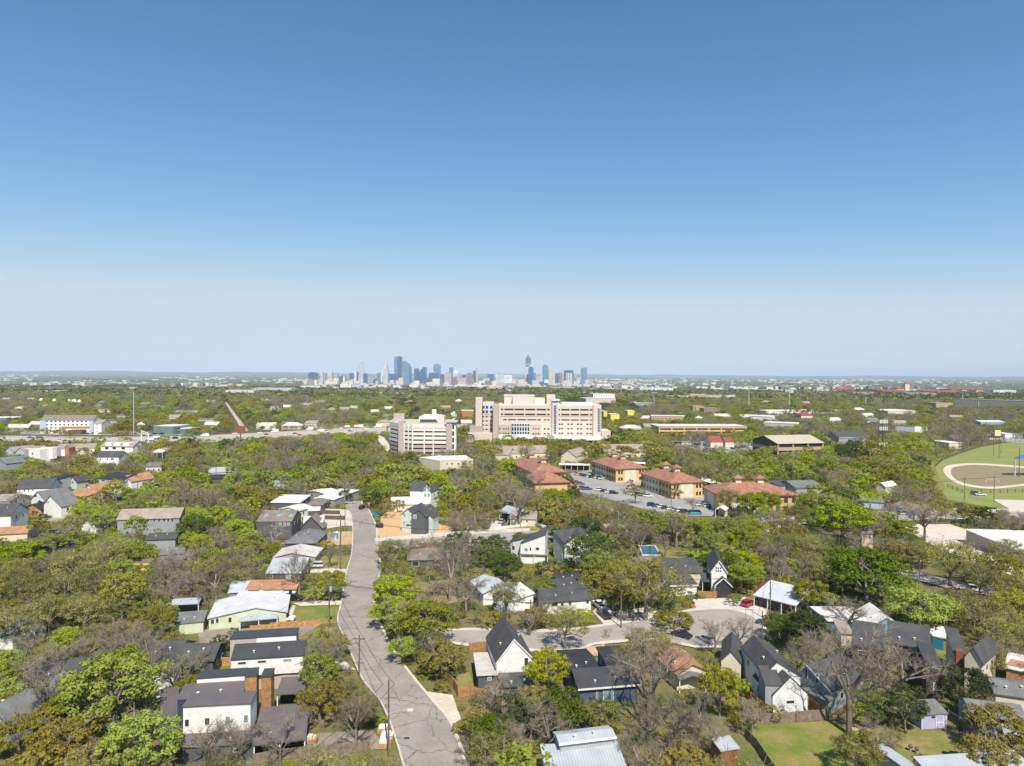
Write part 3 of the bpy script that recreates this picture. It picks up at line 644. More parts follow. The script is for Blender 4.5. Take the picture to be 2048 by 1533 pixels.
# further seeds only say which kind grows where
SEEDS = """P 130 900|O 90 885|G 40 880|O 150 890|O 370 900|G 420 895|G 460 890|O 330 915|G 350 880|B 300 925|B 280 910|O 320 900|G 500 900|P 540 910|G 590 895|G 640 880|O 620 920|G 700 885|B 560 935|O 690 920|G 730 880|P 660 900|G 60 900
O 250 860|O 350 855|O 400 855|O 150 855|G 20 860|G 120 845|O 430 850|G 550 850|P 600 840|B 660 845|G 580 830|G 700 820|G 780 810|G 860 800|D 800 805|B 600 815|G 650 800|O 500 810|B 540 795|G 380 820|G 300 815|O 200 820|G 100 810|P 60 820|G 240 800|O 400 800|G 900 830|O 920 845|G 930 810|G 1000 790|D 920 780|D 870 775|O 960 785|G 1060 785
O 1240 850|G 1260 830|D 1270 820|P 1300 830|G 1340 870|O 1340 890|P 1420 870|B 1380 885|G 1390 850|O 1480 850|O 1250 790|G 1300 800|O 1330 800|D 1200 800|O 1400 800|G 1450 800|O 1530 800|G 1560 815|B 1550 840|G 1520 870|P 1560 865|O 1600 830|B 1640 850|P 1700 860|B 1740 870|G 1660 880|B 1790 870|Y 1830 860|O 1860 830|G 1880 815|B 1800 840|G 1900 800|O 1960 800|G 2010 810|P 1980 830|B 1910 840|G 1700 800|P 1800 800|Y 1840 880|B 1880 870|P 1620 790|O 1650 800|O 2040 790|G 1850 900|Y 1820 905"""

# ------------------------------------------------------------------ houses near the camera
# modern white and brown house, bottom left
h = House('modern_house', 'modern house of white boxes, brown metal roofs and two timber towers at the bottom left', 'house', 'the house with timber towers')
h.vol((361,1494),(512,1487),2.8,2.6,'shf',.9,'dgray','mb',o=.25,w=[(432,1498,441,1506),(466,1497,478,1505)])
h.vol((364,1413),(502,1406),8.0,4.2,'flat',0,'white','mb',z0=3.3,o=.12,t=.25,w=[(369,1438,379,1454),(409,1435,420,1451),(451,1432,461,1448,'f',1),(487,1429,497,1446,'f',1)])
h.vol((353,1399),(484,1391),6.9,4.2,'shf',.6,'dblue','mb',o=.1)
h.vol((392,1357),(490,1350),8.4,3.0,'flat',0,'white','mk',o=.1)
h.vol((489,1353),(514,1351),9.3,2.6,'shf',.3,'wood','mk',o=.08,wn='timber_tower'); h.vol((521,1354),(543,1353),8.6,2.6,'shf',.3,'wood','mk',o=.08,wn='timber_tower')
h.vol((505,1491),(612,1479),2.8,9.0,'shf',1.5,'dgray','mb',o=.25,open=4.0)
h.vol((320,1440),(360,1432),3.2,10,'shf',.8,'dgray','mb',o=.2)
# white two-storey house behind it
h = House('two_storey_house', 'white two-storey house with black metal roof and three slit windows', 'house', 'the white slit-window house')
h.vol((461,1320),(607,1311),6.3,5.6,'gx',1.6,'white','mk',z0=3.0,o=.12,rf=.62,w=[(475,1323,493,1330),(515,1320,533,1327),(566,1317,584,1324,'f',1)])
h.vol((461,1349),(607,1346),3.0,5.6,'flat',0,'tan','mk',o=.18)
h.vol((459,1278),(593,1270),8.6,4.0,'flat',0,'tan','mk',o=.1)
h.part('wall_panel', MB().box(h.W*.4, h.W-.05, .02, .4, 6.4, 8.35), wall('white'))
h.vol((552,1389),(608,1386),2.8,5.0,'shf',.8,'black','mb',o=.2,open=2.5)  # black back wall paints the shade under the open garage roof
# green-walled long house with white roof
h = House('ranch_house', 'long lime green house under a white metal roof with a grey carport roof', 'house', 'the lime green house')
h.vol((414,1237),(575,1224),3.0,13,'gy',1.7,'lime','mw',rf=.6,w=[(421,1238,429,1249),(431,1236,438,1247),(456,1234,464,1246)],auto=0)
h.vol((478,1243),(556,1236),2.5,5.0,'hip',.7,'lime','mg',open=3.2,o=.2)
h = House('ranch_house', 'low white house with faded orange roof and blue-grey patch at its end', 'house', 'the orange-roofed ranch house')
h.vol((490,1180),(593,1178),3.1,7,'gx',1.0,'white','ro',o=.35,w=[(577,1180,585,1194)],rf=.75)
h.vol((455,1186),(496,1183),2.9,7.2,'shf',.8,'gray','ml'); h.vol((468,1198),(558,1196),2.6,4.6,'shf',.4,'gray','rw',o=.2)
h = House('bungalow', 'dark brown bungalow with blue-grey metal gable roof and small front tree', 'house', 'the blue-grey metal roof')
h.vol((530,1147),(606,1146),3.0,11,'gx',2.2,'brown','mg',rf=.75,w=[(572,1150,581,1158,'f',1),(540,1150,546,1157)])
h = House('bungalow', 'bungalow with rust-stained white metal roof split by a ridge', 'house', 'the rust-stained white roof')
h.vol((545,1115),(632,1114),3.0,11,'gy',1.4,'tan','rs',rf=.45)
h = House('bungalow', 'low bungalow with grey hipped shingle roof beside the blue portable toilet', 'house', 'the grey hipped roof')
h.vol((567,1087),(632,1087),3.0,17,'hip',2.4,'dgray','rg')
h = House('townhouse', 'dark grey two-storey house with taupe roof and three skylights', 'house', 'the skylight house')
h.vol((512,1043),(584,1043),7.0,12,'gx',2.6,'dgray','rb',rf=.6,o=.15,w=[(552,1046,556,1053),(558,1046,563,1053,'f',1),(566,1046,571,1053,'f',1),(574,1046,579,1052,'f',1)])
for u in (.14, .5, .84): h.part('skylight', MB().add([(h.W*u, 2.6, 8.1), (h.W*u+1.3, 2.6, 8.1), (h.W*u+1.3, 4.4, 8.75), (h.W*u, 4.4, 8.75), (h.W*u, 2.6, 7.9), (h.W*u+1.3, 2.6, 7.9), (h.W*u+1.3, 4.4, 8.5), (h.W*u, 4.4, 8.5)], [(0,1,2,3),(7,6,5,4),(0,4,5,1),(1,5,6,2),(2,6,7,3),(3,7,4,0)]), GLASSL)
h = House('steep_gable_house', 'dark house with steep brown-trimmed front gable on the construction lot', 'house', 'the steep brown gable')
h.vol((598,1057),(646,1057),3.2,7,'gy',4.4,'dgray','rb',o=.5); h.vol((606,1046),(647,1044),5.0,9,'shf',.6,'gray','rw',o=.2)
h.vol((615,1022),(640,1021),6.2,6,'shf',.4,'dgray','rw',o=.2)
h = House('bungalow', 'house with two pale grey metal roofs at the end of the row', 'house', 'the twin pale roofs')
h.vol((540,1005),(600,1006),5.6,13,'shf',1.0,'dgray','rw'); h.vol((557,1018),(598,1022),5.0,9,'gy',1.0,'white','rw')
h = House('bungalow', 'low house with small brown hipped roof behind a dark fence', 'house', None); h.vol((608,1011),(645,1011),3.2,14,'hip',1.5,'dgray','rb')
h = House('bungalow', 'two linked low houses with long white metal roofs by the black cars', 'house', 'the long white roofs')
h.vol((627,997),(668,1000),3.0,22,'shf',1.0,'gray','rw'); h.vol((655,990),(687,984),3.2,16,'gx',1.0,'gray','rw')
h = House('garden_shed', 'grey metal carport shelter on the back lawn beyond the yellow-green tree', 'shed'); h.vol((340,1210),(398,1207),2.6,5,'gx',.6,'dgray','mg',open=2.5,o=.2)
h = House('outbuilding', 'low outbuilding with weathered grey roof beside the lime green house', 'shed'); h.vol((348,1248),(408,1243),2.7,5.5,'shf',.8,'lime','rg',o=.2)
# bottom-left dark roofs
h = House('long_house', 'long dark shingle-roofed house behind bare trees left of the timber towers', 'house', 'the long dark roof')
h.vol((280,1328),(352,1326),3.2,11,'gx',2.3,'white','rd'); h.vol((345,1324),(428,1322),3.4,8,'gx',2.0,'dgray','rd'); h.vol((290,1362),(350,1356),3.4,7,'gy',2.0,'white','rd',o=.2)
h = House('bungalow', 'dark flat-roofed house beside the pile of lumber at far left', 'house', 'the house by the lumber pile')
h.vol((35,1372),(118,1362),3.4,9,'shf',.5,'dgray','rk'); h.vol((118,1350),(172,1347),3.2,8,'gx',1.5,'redbrown','rd'); h.vol((130,1378),(170,1370),3.0,5,'flat',0,'white','rw')
h = House('bungalow', 'grey shingle roof cut off by the left edge of the picture, nearest the camera', 'house'); h.vol((-60,1440),(20,1452),3.4,14,'gy',2.5,'gray','rg')
h = House('bungalow', 'pale grey roof peeking from trees at the left edge above the bright tree', 'house'); h.vol((-20,1272),(26,1274),3.0,10,'gx',2.2,'white','rg')
# left, middle distance
h = House('farmhouse', 'white gabled house pair with grey roofs, largest of the left houses', 'house', 'the large white gabled house')
h.vol((60,1000),(92,1004),5.0,13,'gy',4.0,'white','rg',rf=.45,w=[(67,990,74,994),(82,988,85,993)]); h.vol((85,1010),(122,1014),5.0,9,'gy',4.2,'white','rg',rf=.4,w=[(93,1003,95,1007),(96,1003,98,1007)])
h.vol((62,1003),(90,1006),2.8,5,'shf',1,'white','rb')
h = House('farmhouse', 'long white house with charcoal roof behind the gabled pair', 'house', 'the charcoal-roofed white house')
h.vol((32,978),(102,976),5.8,13,'gx',3.6,'white','rd',auto=0,w=[(48,979,51,984),(56,979,59,984),(64,979,67,983)])
h = House('farmhouse', 'tall white house with dark roof cut by the left edge', 'house', 'the tall white house'); h.vol((-30,1032),(22,1031),7.0,12,'gx',3.4,'white','rd',w=[(20,1030,21,1036)])
h = House('frame_house', 'unfinished house of orange sheathing with black roof', 'house', 'the unfinished orange house')
h.vol((46,1018),(82,1020),3.0,12,'gy',2.2,'osb','rk',w=[(54,1021,58,1026),(64,1022,68,1028)]); h.vol((66,1016),(100,1015),3.0,12,'gx',2.6,'osb','rk')
h = House('bungalow', 'low cream bungalow with rust-orange roof at the left edge', 'house'); h.vol((-20,1070),(56,1066),2.8,12,'gx',1.4,'cream','ro')
h = House('bungalow', 'grey bungalow with pale roof at far left above the white houses', 'house'); h.vol((-20,1003),(20,1003),3,14,'gx',2,'lblue','rt')
h = House('metal_roof_house', 'low dark house with shiny blue-black roof among the trees', 'house', 'the blue-black roof'); h.vol((72,1090),(152,1086),3.6,5.5,'gx',.5,'dblue','mk')
h = House('two_storey_house', 'grey two-storey house with brown roof and a row of white windows', 'house', 'the brown-roofed grey house')
h.vol((232,1040),(360,1036),6.2,11,'gx',2.8,'gray','rt',auto=0,w=[(x,1035,x+5,1044) for x in (283,294,306,316,326,334,342)])
h = House('bungalow', 'low grey-blue house with dark roof in front of the brown-roofed grey house', 'house'); h.vol((290,1080),(352,1078),3.2,8,'gx',1.4,'gray','rd'); h.vol((318,1110),(368,1107),3,7,'gx',1.2,'gray','rg')
h = House('garden_shed', 'lemon yellow shed wall half hidden by trees', 'shed'); h.vol((262,1126),(300,1125),3.0,4,'flat',0,'yellow','rb',o=.05)
h = House('bungalow', 'small white gabled cottage with lime trim among trees', 'house'); h.vol((160,1050),(192,1052),3.2,10,'gy',2.6,'white','rg')
h = House('bungalow', 'white gabled house with rust-red roof beside the bright tree', 'house', 'the rust-red roof'); h.vol((165,980),(188,982),3.5,16,'gy',2.6,'white','ro'); h.vol((132,988),(165,996),3.2,14,'gx',2.0,'tan','ro')
h = House('garden_shed', 'tiny white gabled shed with dark roof in the left neighbourhood', 'shed'); h.vol((136,964),(153,965),4.0,9,'gy',2.6,'paleg','rd',w=[(143,963,147,967)])
h = House('modern_house', 'pale grey modern house with black tilted roof beside the white gable', 'house', 'the tilted-roof grey house'); h.vol((196,957),(242,960),6.0,10,'shf',1.8,'lblue','rk',w=[(203,960,210,963)])
h = House('bungalow', 'white gabled house with tan roof above the parked black car', 'house'); h.vol((240,962),(262,964),4.5,14,'gy',3.0,'white','ro',w=[(251,962,255,965)])
h = House('modern_house', 'teal grey modern house with dark roof among trees', 'house'); h.vol((98,956),(115,958),6.5,9,'shf',1.0,'gray','rk')
h = House('modern_house', 'white boxy house with grey stair block and dark garage, furthest left cube', 'house', 'the white cube house')
h.vol((57,899),(80,900),9.5,10,'flat',0,'white','rw',o=.05,w=[(64,906,66,910)]); h.vol((80,899),(88,898),9.2,12,'flat',0,'gray','rw',o=.05); h.vol((88,897),(104,897),9.4,10,'flat',0,'white','rw',z0=3.2,o=.05,w=[(96,908,98,911)]); h.vol((105,896),(114,895),10.2,10,'flat',0,'white','rw',z0=3.0,o=.05); h.vol((84,916),(116,916),3.2,9,'flat',0,'dgray','rk',o=.2)
h = House('townhouse', 'white two-storey townhouse with dark gable roof in front of the dormer block', 'house', 'the white townhouse')
h.vol((191,914),(238,914),7.2,12,'gx',3.0,'white','rd',w=[(200,917,202,920),(214,917,216,920),(222,917,227,920),(214,927,216,931)])
h = House('apartment_block', 'white townhouse block with three dormers and blue end wall', 'building', 'the dormer block')
h.vol((200,893),(266,894),8.0,14,'gx',3.5,'white','rt',w=[(x,895,x+7,899) for x in (210,225,243)],auto=0)
for x in (.14, .40, .68): h.part('dormer', MB().box(h.W*x, h.W*x+4.6, .6, 5, 7.7, 10.4), wall('white'))
h = House('carport', 'pale grey metal carport roof next to the highway trees', 'shed'); h.vol((302,905),(325,905),5,14,'shf',1.5,'conc','rw',open=6)
h = House('bungalow', 'cream bungalow with patchy grey roof below the carport', 'house'); h.vol((290,934),(324,933),3.4,16,'gx',1.6,'cream','rg',auto=3)
for k, (x0, x1, y) in enumerate(((8,26,903),(30,50,904))):
    h = House('bungalow', ('pale blue gabled cottage with tan roof, left of its twin', 'pale blue gabled cottage with tan roof, next to the white cube house')[k], 'house', group='twin gabled cottages'); h.vol((x0,y),(x1,y+1),4.0,18,'gy',3.0,'lblue','rt')
h = House('bungalow', 'dark grey house cut by the left edge above the trees', 'house'); h.vol((-20,925),(12,928),6,12,'gy',3,'gray','rg')
h = House('row_of_houses', 'white terrace with brown roof and orange end bay beside the highway', 'building'); h.vol((112,898),(190,896),6.5,14,'gx',2.5,'white','rt',auto=6); h.vol((128,896),(138,896),8.0,8,'gy',2,'orangeb','rt')
h = House('bungalow', 'small cream house with blue-grey roof deep in the middle woods', 'house'); h.vol((417,946),(478,943),3.6,14,'gx',2.0,'cream','mg',auto=4); h.vol((415,958),(487,956),3.2,10,'gx',1.6,'dgray','rk')
h = House('bungalow', 'small dark roof with white wall right of the woods path', 'house'); h.vol((545,962),(562,963),5,10,'gy',2,'lblue','rd')
# right of the main street
h = House('new_house', 'new dark-roofed house with three pale gables on the orange clay lot', 'house', 'the three-gabled new house')
h.vol((801,1030),(830,1032),6.6,13,'gy',2.6,'paleg','rd',w=[(806,1026,812,1033,'f',1),(806,1042,811,1051,'f',1)],o=.3)
h.vol((821,1032),(852,1034),6.9,12,'gy',2.6,'dgray','rd',w=[(826,1030,833,1038,'f',1)],o=.3); h.vol((840,1034),(866,1036),6.0,6,'gy',2.0,'paleg','rd',w=[(847,1029,858,1039,'f',1)],o=.3)
h.vol((812,1050),(856,1052),3.0,6,'shf',1.0,'dgray','rk',open=3,o=.2)
h = House('metal_roof_house', 'low house with white metal roof behind the three-gabled new house', 'house'); h.vol((782,1010),(856,1008),3.2,19,'gx',1.4,'cream','rw')
h = House('chapel_house', 'white house with tall glazed gable and dark roof among the woods', 'house', 'the glazed-gable house')
h.vol((818,981),(846,982),7.0,12,'gx',3.0,'white','rd'); h.vol((844,985),(862,986),7.6,12,'gy',2.4,'white','rd',w=[(848,976,853,984,'f',1),(855,976,860,984,'f',1),(848,987,853,994,'f',1),(855,987,860,994,'f',1)],o=.1)
h = House('ranch_house', 'grey ranch house with brown roof and three white windows by the side street', 'house', 'the brown ranch roof')
h.vol((813,1121),(902,1119),3.1,12,'hip',2.2,'dgray','rb',w=[(824,1123,838,1133),(864,1123,871,1130),(876,1123,884,1129)])
h = House('ranch_house', 'low tan house with dark carport and grey metal lean-to beyond the side street', 'house', 'the carport house')
h.vol((1018,1037),(1073,1039),3.0,13,'gx',2.0,'cream','rt',w=[(1040,1040,1044,1045),(1052,1040,1056,1045)]); h.vol((998,1030),(1034,1032),3.0,13,'shr',1.5,'dgray','mg',open=7)
h = House('butterfly_house', 'white house with two opposed sloping charcoal roofs', 'house', 'the slant-roofed white house')
h.vol((1018,1082),(1042,1086),6.0,9,'shl',1.4,'white','rd',w=[(1024,1092,1030,1100)]); h.vol((1040,1088),(1091,1090),6.2,10,'shl',3.2,'white','rd',o=.15,w=[(1048,1096,1056,1103,'f',1),(1059,1095,1063,1102),(1071,1095,1079,1101)])
h.vol((1040,1109),(1096,1111),3.0,5,'shf',.6,'gray','rb',open=2)
h = House('gabled_house', 'grey-green two-storey house half hidden behind the dark tree', 'house', 'the grey-green house')
h.vol((1104,1076),(1128,1086),6.5,11,'shr',2.4,'sage','rd',w=[(1106,1108,1110,1117),(1120,1110,1126,1120,'f',1)]); h.vol((1128,1090),(1185,1092),6.0,10,'gy',3.5,'white','rd',o=.2)
h = House('metal_roof_house', 'white cottage with light blue metal roof and white rear wing', 'house', 'the light blue metal roof')
h.vol((985,1200),(1030,1202),3.4,9,'gy',2.0,'white','ml',w=[(986,1207,992,1214),(1012,1204,1018,1213)]); h.vol((965,1188),(1028,1180),3.2,11,'gy',1.6,'white','ml'); h.vol((1022,1202),(1070,1196),3.0,10,'shl',1.2,'white','rw')
h = House('cottage', 'white cottage with charcoal shingle roof at the head of the short driveway', 'house', 'the charcoal-roofed cottage')
h.vol((1085,1206),(1185,1199),3.3,8.5,'gx',1.9,'white','rd',w=[(1102,1205,1116,1214),(1121,1205,1128,1213),(1137,1203,1143,1212),(1172,1200,1178,1208)],rf=.6); h.vol((1118,1178),(1165,1172),3.2,6,'shf',.8,'white','rd')
h = House('pergola', 'small lean-to with glossy solar panels behind the charcoal-roofed cottage', 'shed'); h.vol((1112,1160),(1166,1157),2.6,4,'shf',.5,'wood','mk',open=3)
h = House('long_house', 'long house with plain charcoal roof beside the swimming pool', 'house', 'the poolside house')
h.vol((1322,1148),(1409,1145),3.3,9,'gx',2.4,'cream','rd',rf=.8,w=[(1350,1150,1356,1158),(1362,1150,1368,1158)]); h.vol((1272,1124),(1312,1121),3.0,4,'shf',.3,'white','rb',open=3)
h = House('farmhouse', 'tall white gabled farmhouse with six small square panes in its gable', 'house', 'the six-pane farmhouse')
h.vol((1421,1145),(1456,1147),6.4,14,'gy',3.3,'white','rd',trim=True,o=.3,w=[(1431.5+d*4.3,y,1434+d*4.3,y+3.2) for d in range(3) for y in (1135,1141)])
h.vol((1404,1163),(1446,1165),3.6,5,'shf',1.0,'black','rd',open=2.0); h.vol((1429,1172),(1465,1174),3.4,6,'gy',2.2,'black','rd',trim=True)
h = House('garage', 'white garage with dark hipped roof facing its twin across the pale driveway', 'garage', 'the left garage', group='paired white garages'); h.vol((1340,1172),(1397,1170),2.9,8,'shf',1.4,'white','rd',trim=True)
h = House('garage', 'white flat-topped garage right of the wooden gate on the pale driveway', 'garage', None, group='paired white garages'); h.vol((1429,1174),(1462,1175),3.0,5,'flat',0,'white','rd',trim=True,o=.1)
h = House('metal_roof_house', 'low house with big pale metal roof turned away beside the red car', 'house', 'the big pale metal roof')
h.vol((1506,1190),(1592,1212),3.2,11,'gx',2.0,'brown','ml',rf=.85,open=1.5)
h = House('a_frame_house', 'tall white house with steep charcoal gable roof and one window facing us', 'house', 'the steep white gable house')
h.vol((992,1327),(1070,1321),4.9,13,'gy',4.4,'white','rd',trim=True,o=.12,rf=.46,w=[(1048,1315,1057,1334,'f')]); h.vol((1000,1349),(1068,1346),1.2,3,'flat',0,'tan','rs',o=.0)
h.vol((953,1351),(997,1349),3.1,10.5,'flat',0,'dgray','rs',o=.35,w=[(975,1354,983,1362,'f',1)]); h.vol((1000,1375),(1080,1370),2.6,5,'shf',.4,'dgray','rd')
h = House('ranch_house', 'dark roofed blue house with white eaves and glass doors below the cul-de-sac', 'house', 'the dark blue house')
h.vol((1156,1379),(1281,1369),3.2,5.5,'gx',1.7,'blue','mk',trim=True,rf=.85,w=[(1206,1379,1227,1403,'f',1),(1192,1380,1196,1402)],o=.5); h.vol((1140,1352),(1205,1348),3.6,12,'gx',.8,'blue','rk'); h.vol((1214,1333),(1262,1330),4.2,8,'shf',.6,'teal','rk',trim=True,o=.4)
h = House('bungalow', 'small house with brown-orange shingle roof and grey back porch', 'house', 'the orange shingle roof')
h.vol((1352,1350),(1420,1342),3.2,11,'gy',1.7,'cream','ro',o=.4); h.vol((1358,1360),(1414,1358),2.7,4,'gy',.8,'lblue','rg',open=2.6,o=.2)
h = House('gabled_house', 'white L-shaped house with charcoal roofs and a black slot window in its gable', 'house', 'the slot-window house')
h.vol((1545,1391),(1617,1388),3.5,8,'gy',3.2,'white','rd',o=.1,w=[(1572,1400,1589,1408)]); h.vol((1527,1351),(1603,1352),5.6,13,'gy',2.5,'white','rd',o=.15,w=[(1576,1341,1579,1344)],rf=.36); h.vol((1530,1370),(1565,1371),5.2,4,'shf',1.8,'gray','rd',o=.1)
h.vol((1440,1322),(1484,1328),3.8,11,'gy',2.2,'cream','rd',o=.2)
h = House('gabled_house', 'grey board-and-batten house with two black windows beside the bare tree', 'house', 'the grey board house')
h.vol((1590,1352),(1662,1384),3.7,10,'gy',3.0,'gray','rd',o=.15,trim=True,w=[(1610,1339,1616,1355),(1631,1349,1638,1366)],rf=.32); h.vol((1600,1378),(1658,1404),2.6,3,'shf',.6,'sage','rg')
h = House('metal_roof_house', 'low turquoise-gabled house under a wide white roof', 'house', 'the turquoise gable')
h.vol((1655,1242),(1745,1243),3.0,10,'hip',1.6,'teal','rw',o=.6); h.vol((1742,1252),(1806,1255),3.0,10,'gy',2.2,'sky','rw',o=.5,w=[(1782,1248,1788,1258)])
h = House('bungalow', 'small roof of beige shingles in front of the turquoise-gabled house', 'house'); h.vol((1680,1266),(1708,1268),3,6,'shf',.8,'cream','rt')
h = House('modern_house', 'large dark brown brick house with charcoal roofs behind the great bare tree', 'house', 'the dark brown brick house')
h.vol((1702,1290),(1772,1302),7.0,9,'shf',2.2,'brown','rd',w=[(1716,1304,1740,1314)]); h.vol((1772,1284),(1862,1300),6.6,8,'shf',2.0,'brown','rd',w=[(1785,1290,1791,1296,'f',1),(1819,1295,1840,1303,'f',1),(1830,1322,1843,1338)])
h.vol((1852,1331),(1886,1335),6.2,7,'shf',1.8,'brown','mk',w=[(1857,1337,1880,1349),(1866,1366,1873,1381,'f',1)],o=.1); h.vol((1850,1352),(1884,1356),3.6,1.2,'shf',.4,'brown','rw',o=.05); h.vol((1660,1322),(1702,1336),3.6,9,'shf',1,'brown','rd')
h = House('garden_shed', 'bright blue gambrel shed with white doors and bare plywood end', 'shed', 'the bright blue shed')
h.vol((1864,1271),(1897,1279),2.9,5,'shf',.9,'teal','rw',o=.1,wn='wall'); h.vol((1897,1279),(1919,1272),3.0,4.5,'gy',.9,'ochre','rw',o=.1)
h = House('gabled_house', 'cream house with slate roof and rusty brown chimney', 'house', 'the rusty chimney house')
h.vol((1924,1318),(1968,1330),5.6,10,'gy',2.8,'cream','rd',w=[(1957,1332,1966,1343,'f',1)]); h.vol((1906,1305),(1935,1309),5.6,9,'shf',2.0,'cream','rd')
h.part('chimney', MB().box(.3, 1.5, -1.1, .1, 0, 6.4), wall('redbrown'))
h = House('workshop', 'workshop with rust-streaked white metal roof at the right edge', 'shed'); h.vol((2008,1334),(2068,1348),3.2,7,'shf',.9,'osb','rw'); h.part('rust_patch', MB().slab([(.3,1,3.42),(3,1,3.42),(3.4,4,3.80),(.8,4,3.80)], .03), plain('rust', (.4,.2,.14), .9, .3))
h = House('bungalow', 'low house with plain sage roof at the right edge', 'house', 'the sage roof'); h.vol((1988,1387),(2090,1402),3.0,8,'gx',1.2,'cream','rg')
h = House('bungalow', 'low grey house under yellowish trees at the right edge', 'house'); h.vol((1942,1432),(2060,1446),3.0,7,'gx',1.4,'lblue','rg')
h = House('garden_shed', 'purple garden shed with white trim and grey roof', 'shed', 'the purple shed')
h.vol((1843,1430),(1897,1427),2.6,3.2,'shf',1.0,'purple','rg',o=.2,w=[(1861,1431,1871,1438)])
h.part('door', MB().box(h.W*.58, h.W*.82, .12, .22, .05, 2.2), wall('purple')); h.part('door_frame', MB().box(h.W*.56, h.W*.58, .1, .22, .05, 2.25).box(h.W*.82, h.W*.84, .1, .22, .05, 2.25).box(h.W*.56, h.W*.84, .1, .22, 2.2, 2.3).box(h.W*.58, h.W*.82, .09, .2, 1.0, 1.12), TRIM)
h.part('corner_board', MB().box(.17, .3, .15, .25, 0, 2.4), TRIM); h.part('corner_board', MB().box(h.W-.3, h.W-.17, .15, .25, 0, 2.4), TRIM)
h = House('barn', 'large grey corrugated metal barn with a raised roof at the bottom', 'barn', 'the grey metal barn')
h.vol((1100,1588),(1270,1578),3.6,9.5,'shf',1.5,'steel','mg',o=.2); h.vol((1118,1488),(1233,1474),6.2,3.4,'gx',.4,'steel','mg',o=.3,trim=True)
h = House('garden_shed', 'dark red shed with white metal roof standing on the back lawn', 'shed', 'the dark red shed'); h.vol((1441,1502),(1480,1496),2.6,2.8,'shf',.5,'redbrown','mg',o=.2)
h = House('garden_shed', 'narrow grey shed with pale roof at the bottom right', 'shed'); h.vol((1805,1534),(1830,1530),2.6,6.0,'flat',0,'steel','mg',o=.1); 
h = House('metal_roof_house', 'low building with blue-grey metal roof cut by the bottom edge', 'shed'); h.vol((1870,1560),(2080,1545),2.8,4.5,'shf',.8,'gray','mg')
h = House('warehouse', 'long white-roofed warehouse beside the pink gravel yard', 'building', 'the white-roofed warehouse')
h.vol((1928,1058),(2052,1108),5.0,26,'flat',0,'tan','rw',o=.5)
h = House('brick_house', 'peach brick house with brown hip roof hidden in green trees', 'house'); h.vol((1722,1066),(1748,1068),5.5,9,'hip',2,'pink','rb',w=[(1737,1070,1742,1078)])
h = House('bungalow', 'pale grey bungalow roof near the avenue and the white car', 'house'); h.vol((1722,1003),(1770,1006),3,14,'gx',1.8,'lblue','rg'); h.vol((1780,1012),(1830,1022),3,12,'gx',1.8,'lblue','rb')
h = House('bungalow', 'grey-green shingled bungalow behind the nearest red-tile apartments', 'house'); h.vol((1592,977),(1650,976),3,20,'gx',2.4,'gray','rg'); h.vol((1556,972),(1590,970),3,16,'gx',1.5,'gray','rd')
h = House('bungalow', 'cream bungalow hidden in the trees left of the utility poles', 'house'); h.vol((1750,972),(1772,975),3.5,12,'gy',2,'cream','rw')
for k, (x0,x1,y,wl,rf_,lb) in enumerate(((0,26,1258,'white','rg',None),(945,990,1290,'white','rs',None))):
    pass
# a wooden gate between the garages
g, ht = at(1397, 1197, 1176); g2 = P(1433, 1199)
m = MB(); d = (g2 - g); L_ = d.length
for i in range(7): m.box(0, L_, -.03, .03, .1 + i*.28, .34 + i*.28)
o = thing('wooden_gate', 'horizontal-board wooden gate between the two white garages', 'gate', g, math.atan2(d.y, d.x)); put('board_panel', m.mesh('board_panel', wall('wood')), o)
for x in (0, L_): put('post', MB().box(x-.08, x+.08, -.08, .08, 0, 2.2).mesh('post', wall('wood')), o)
# swimming pools
pool = [P(1280,1094), P(1309,1093), P(1318,1111), P(1286,1111)]
c = sum(pool, Vector())/4
o = thing('swimming_pool', 'dark blue-green swimming pool with pale coping on the lawn', 'pool', c)
WATER = plain('pool_water', (.02,.10,.11), .08, .3, .5, spec=.5)
def ring(pts, grow): return [c + (p - c) * grow for p in pts]
q = ring(pool, 1.0); me = MB().slab([((p-c).x, (p-c).y, .22) for p in q[::-1]], .1).mesh('water', WATER); put('water', me, o)
q2 = ring(pool, 1.16); m = MB()
for i in range(4):
    a, b, b2, a2 = q[i]-c, q[(i+1)%4]-c, q2[(i+1)%4]-c, q2[i]-c
    m.slab([(a.x,a.y,.32),(a2.x,a2.y,.32),(b2.x,b2.y,.32),(b.x,b.y,.32)], .3)
put('coping', m.mesh('coping', CONC), o); POLY.append([(1275,1090),(1312,1090),(1324,1115),(1280,1115)])
MARKS.append((c.x, c.y, 'the swimming pool'))

# ------------------------------------------------------------------ big buildings in the middle distance
def zofs(px, py, dist): return CAM_H + ray(px, py).z * dist / ray(px, py).y
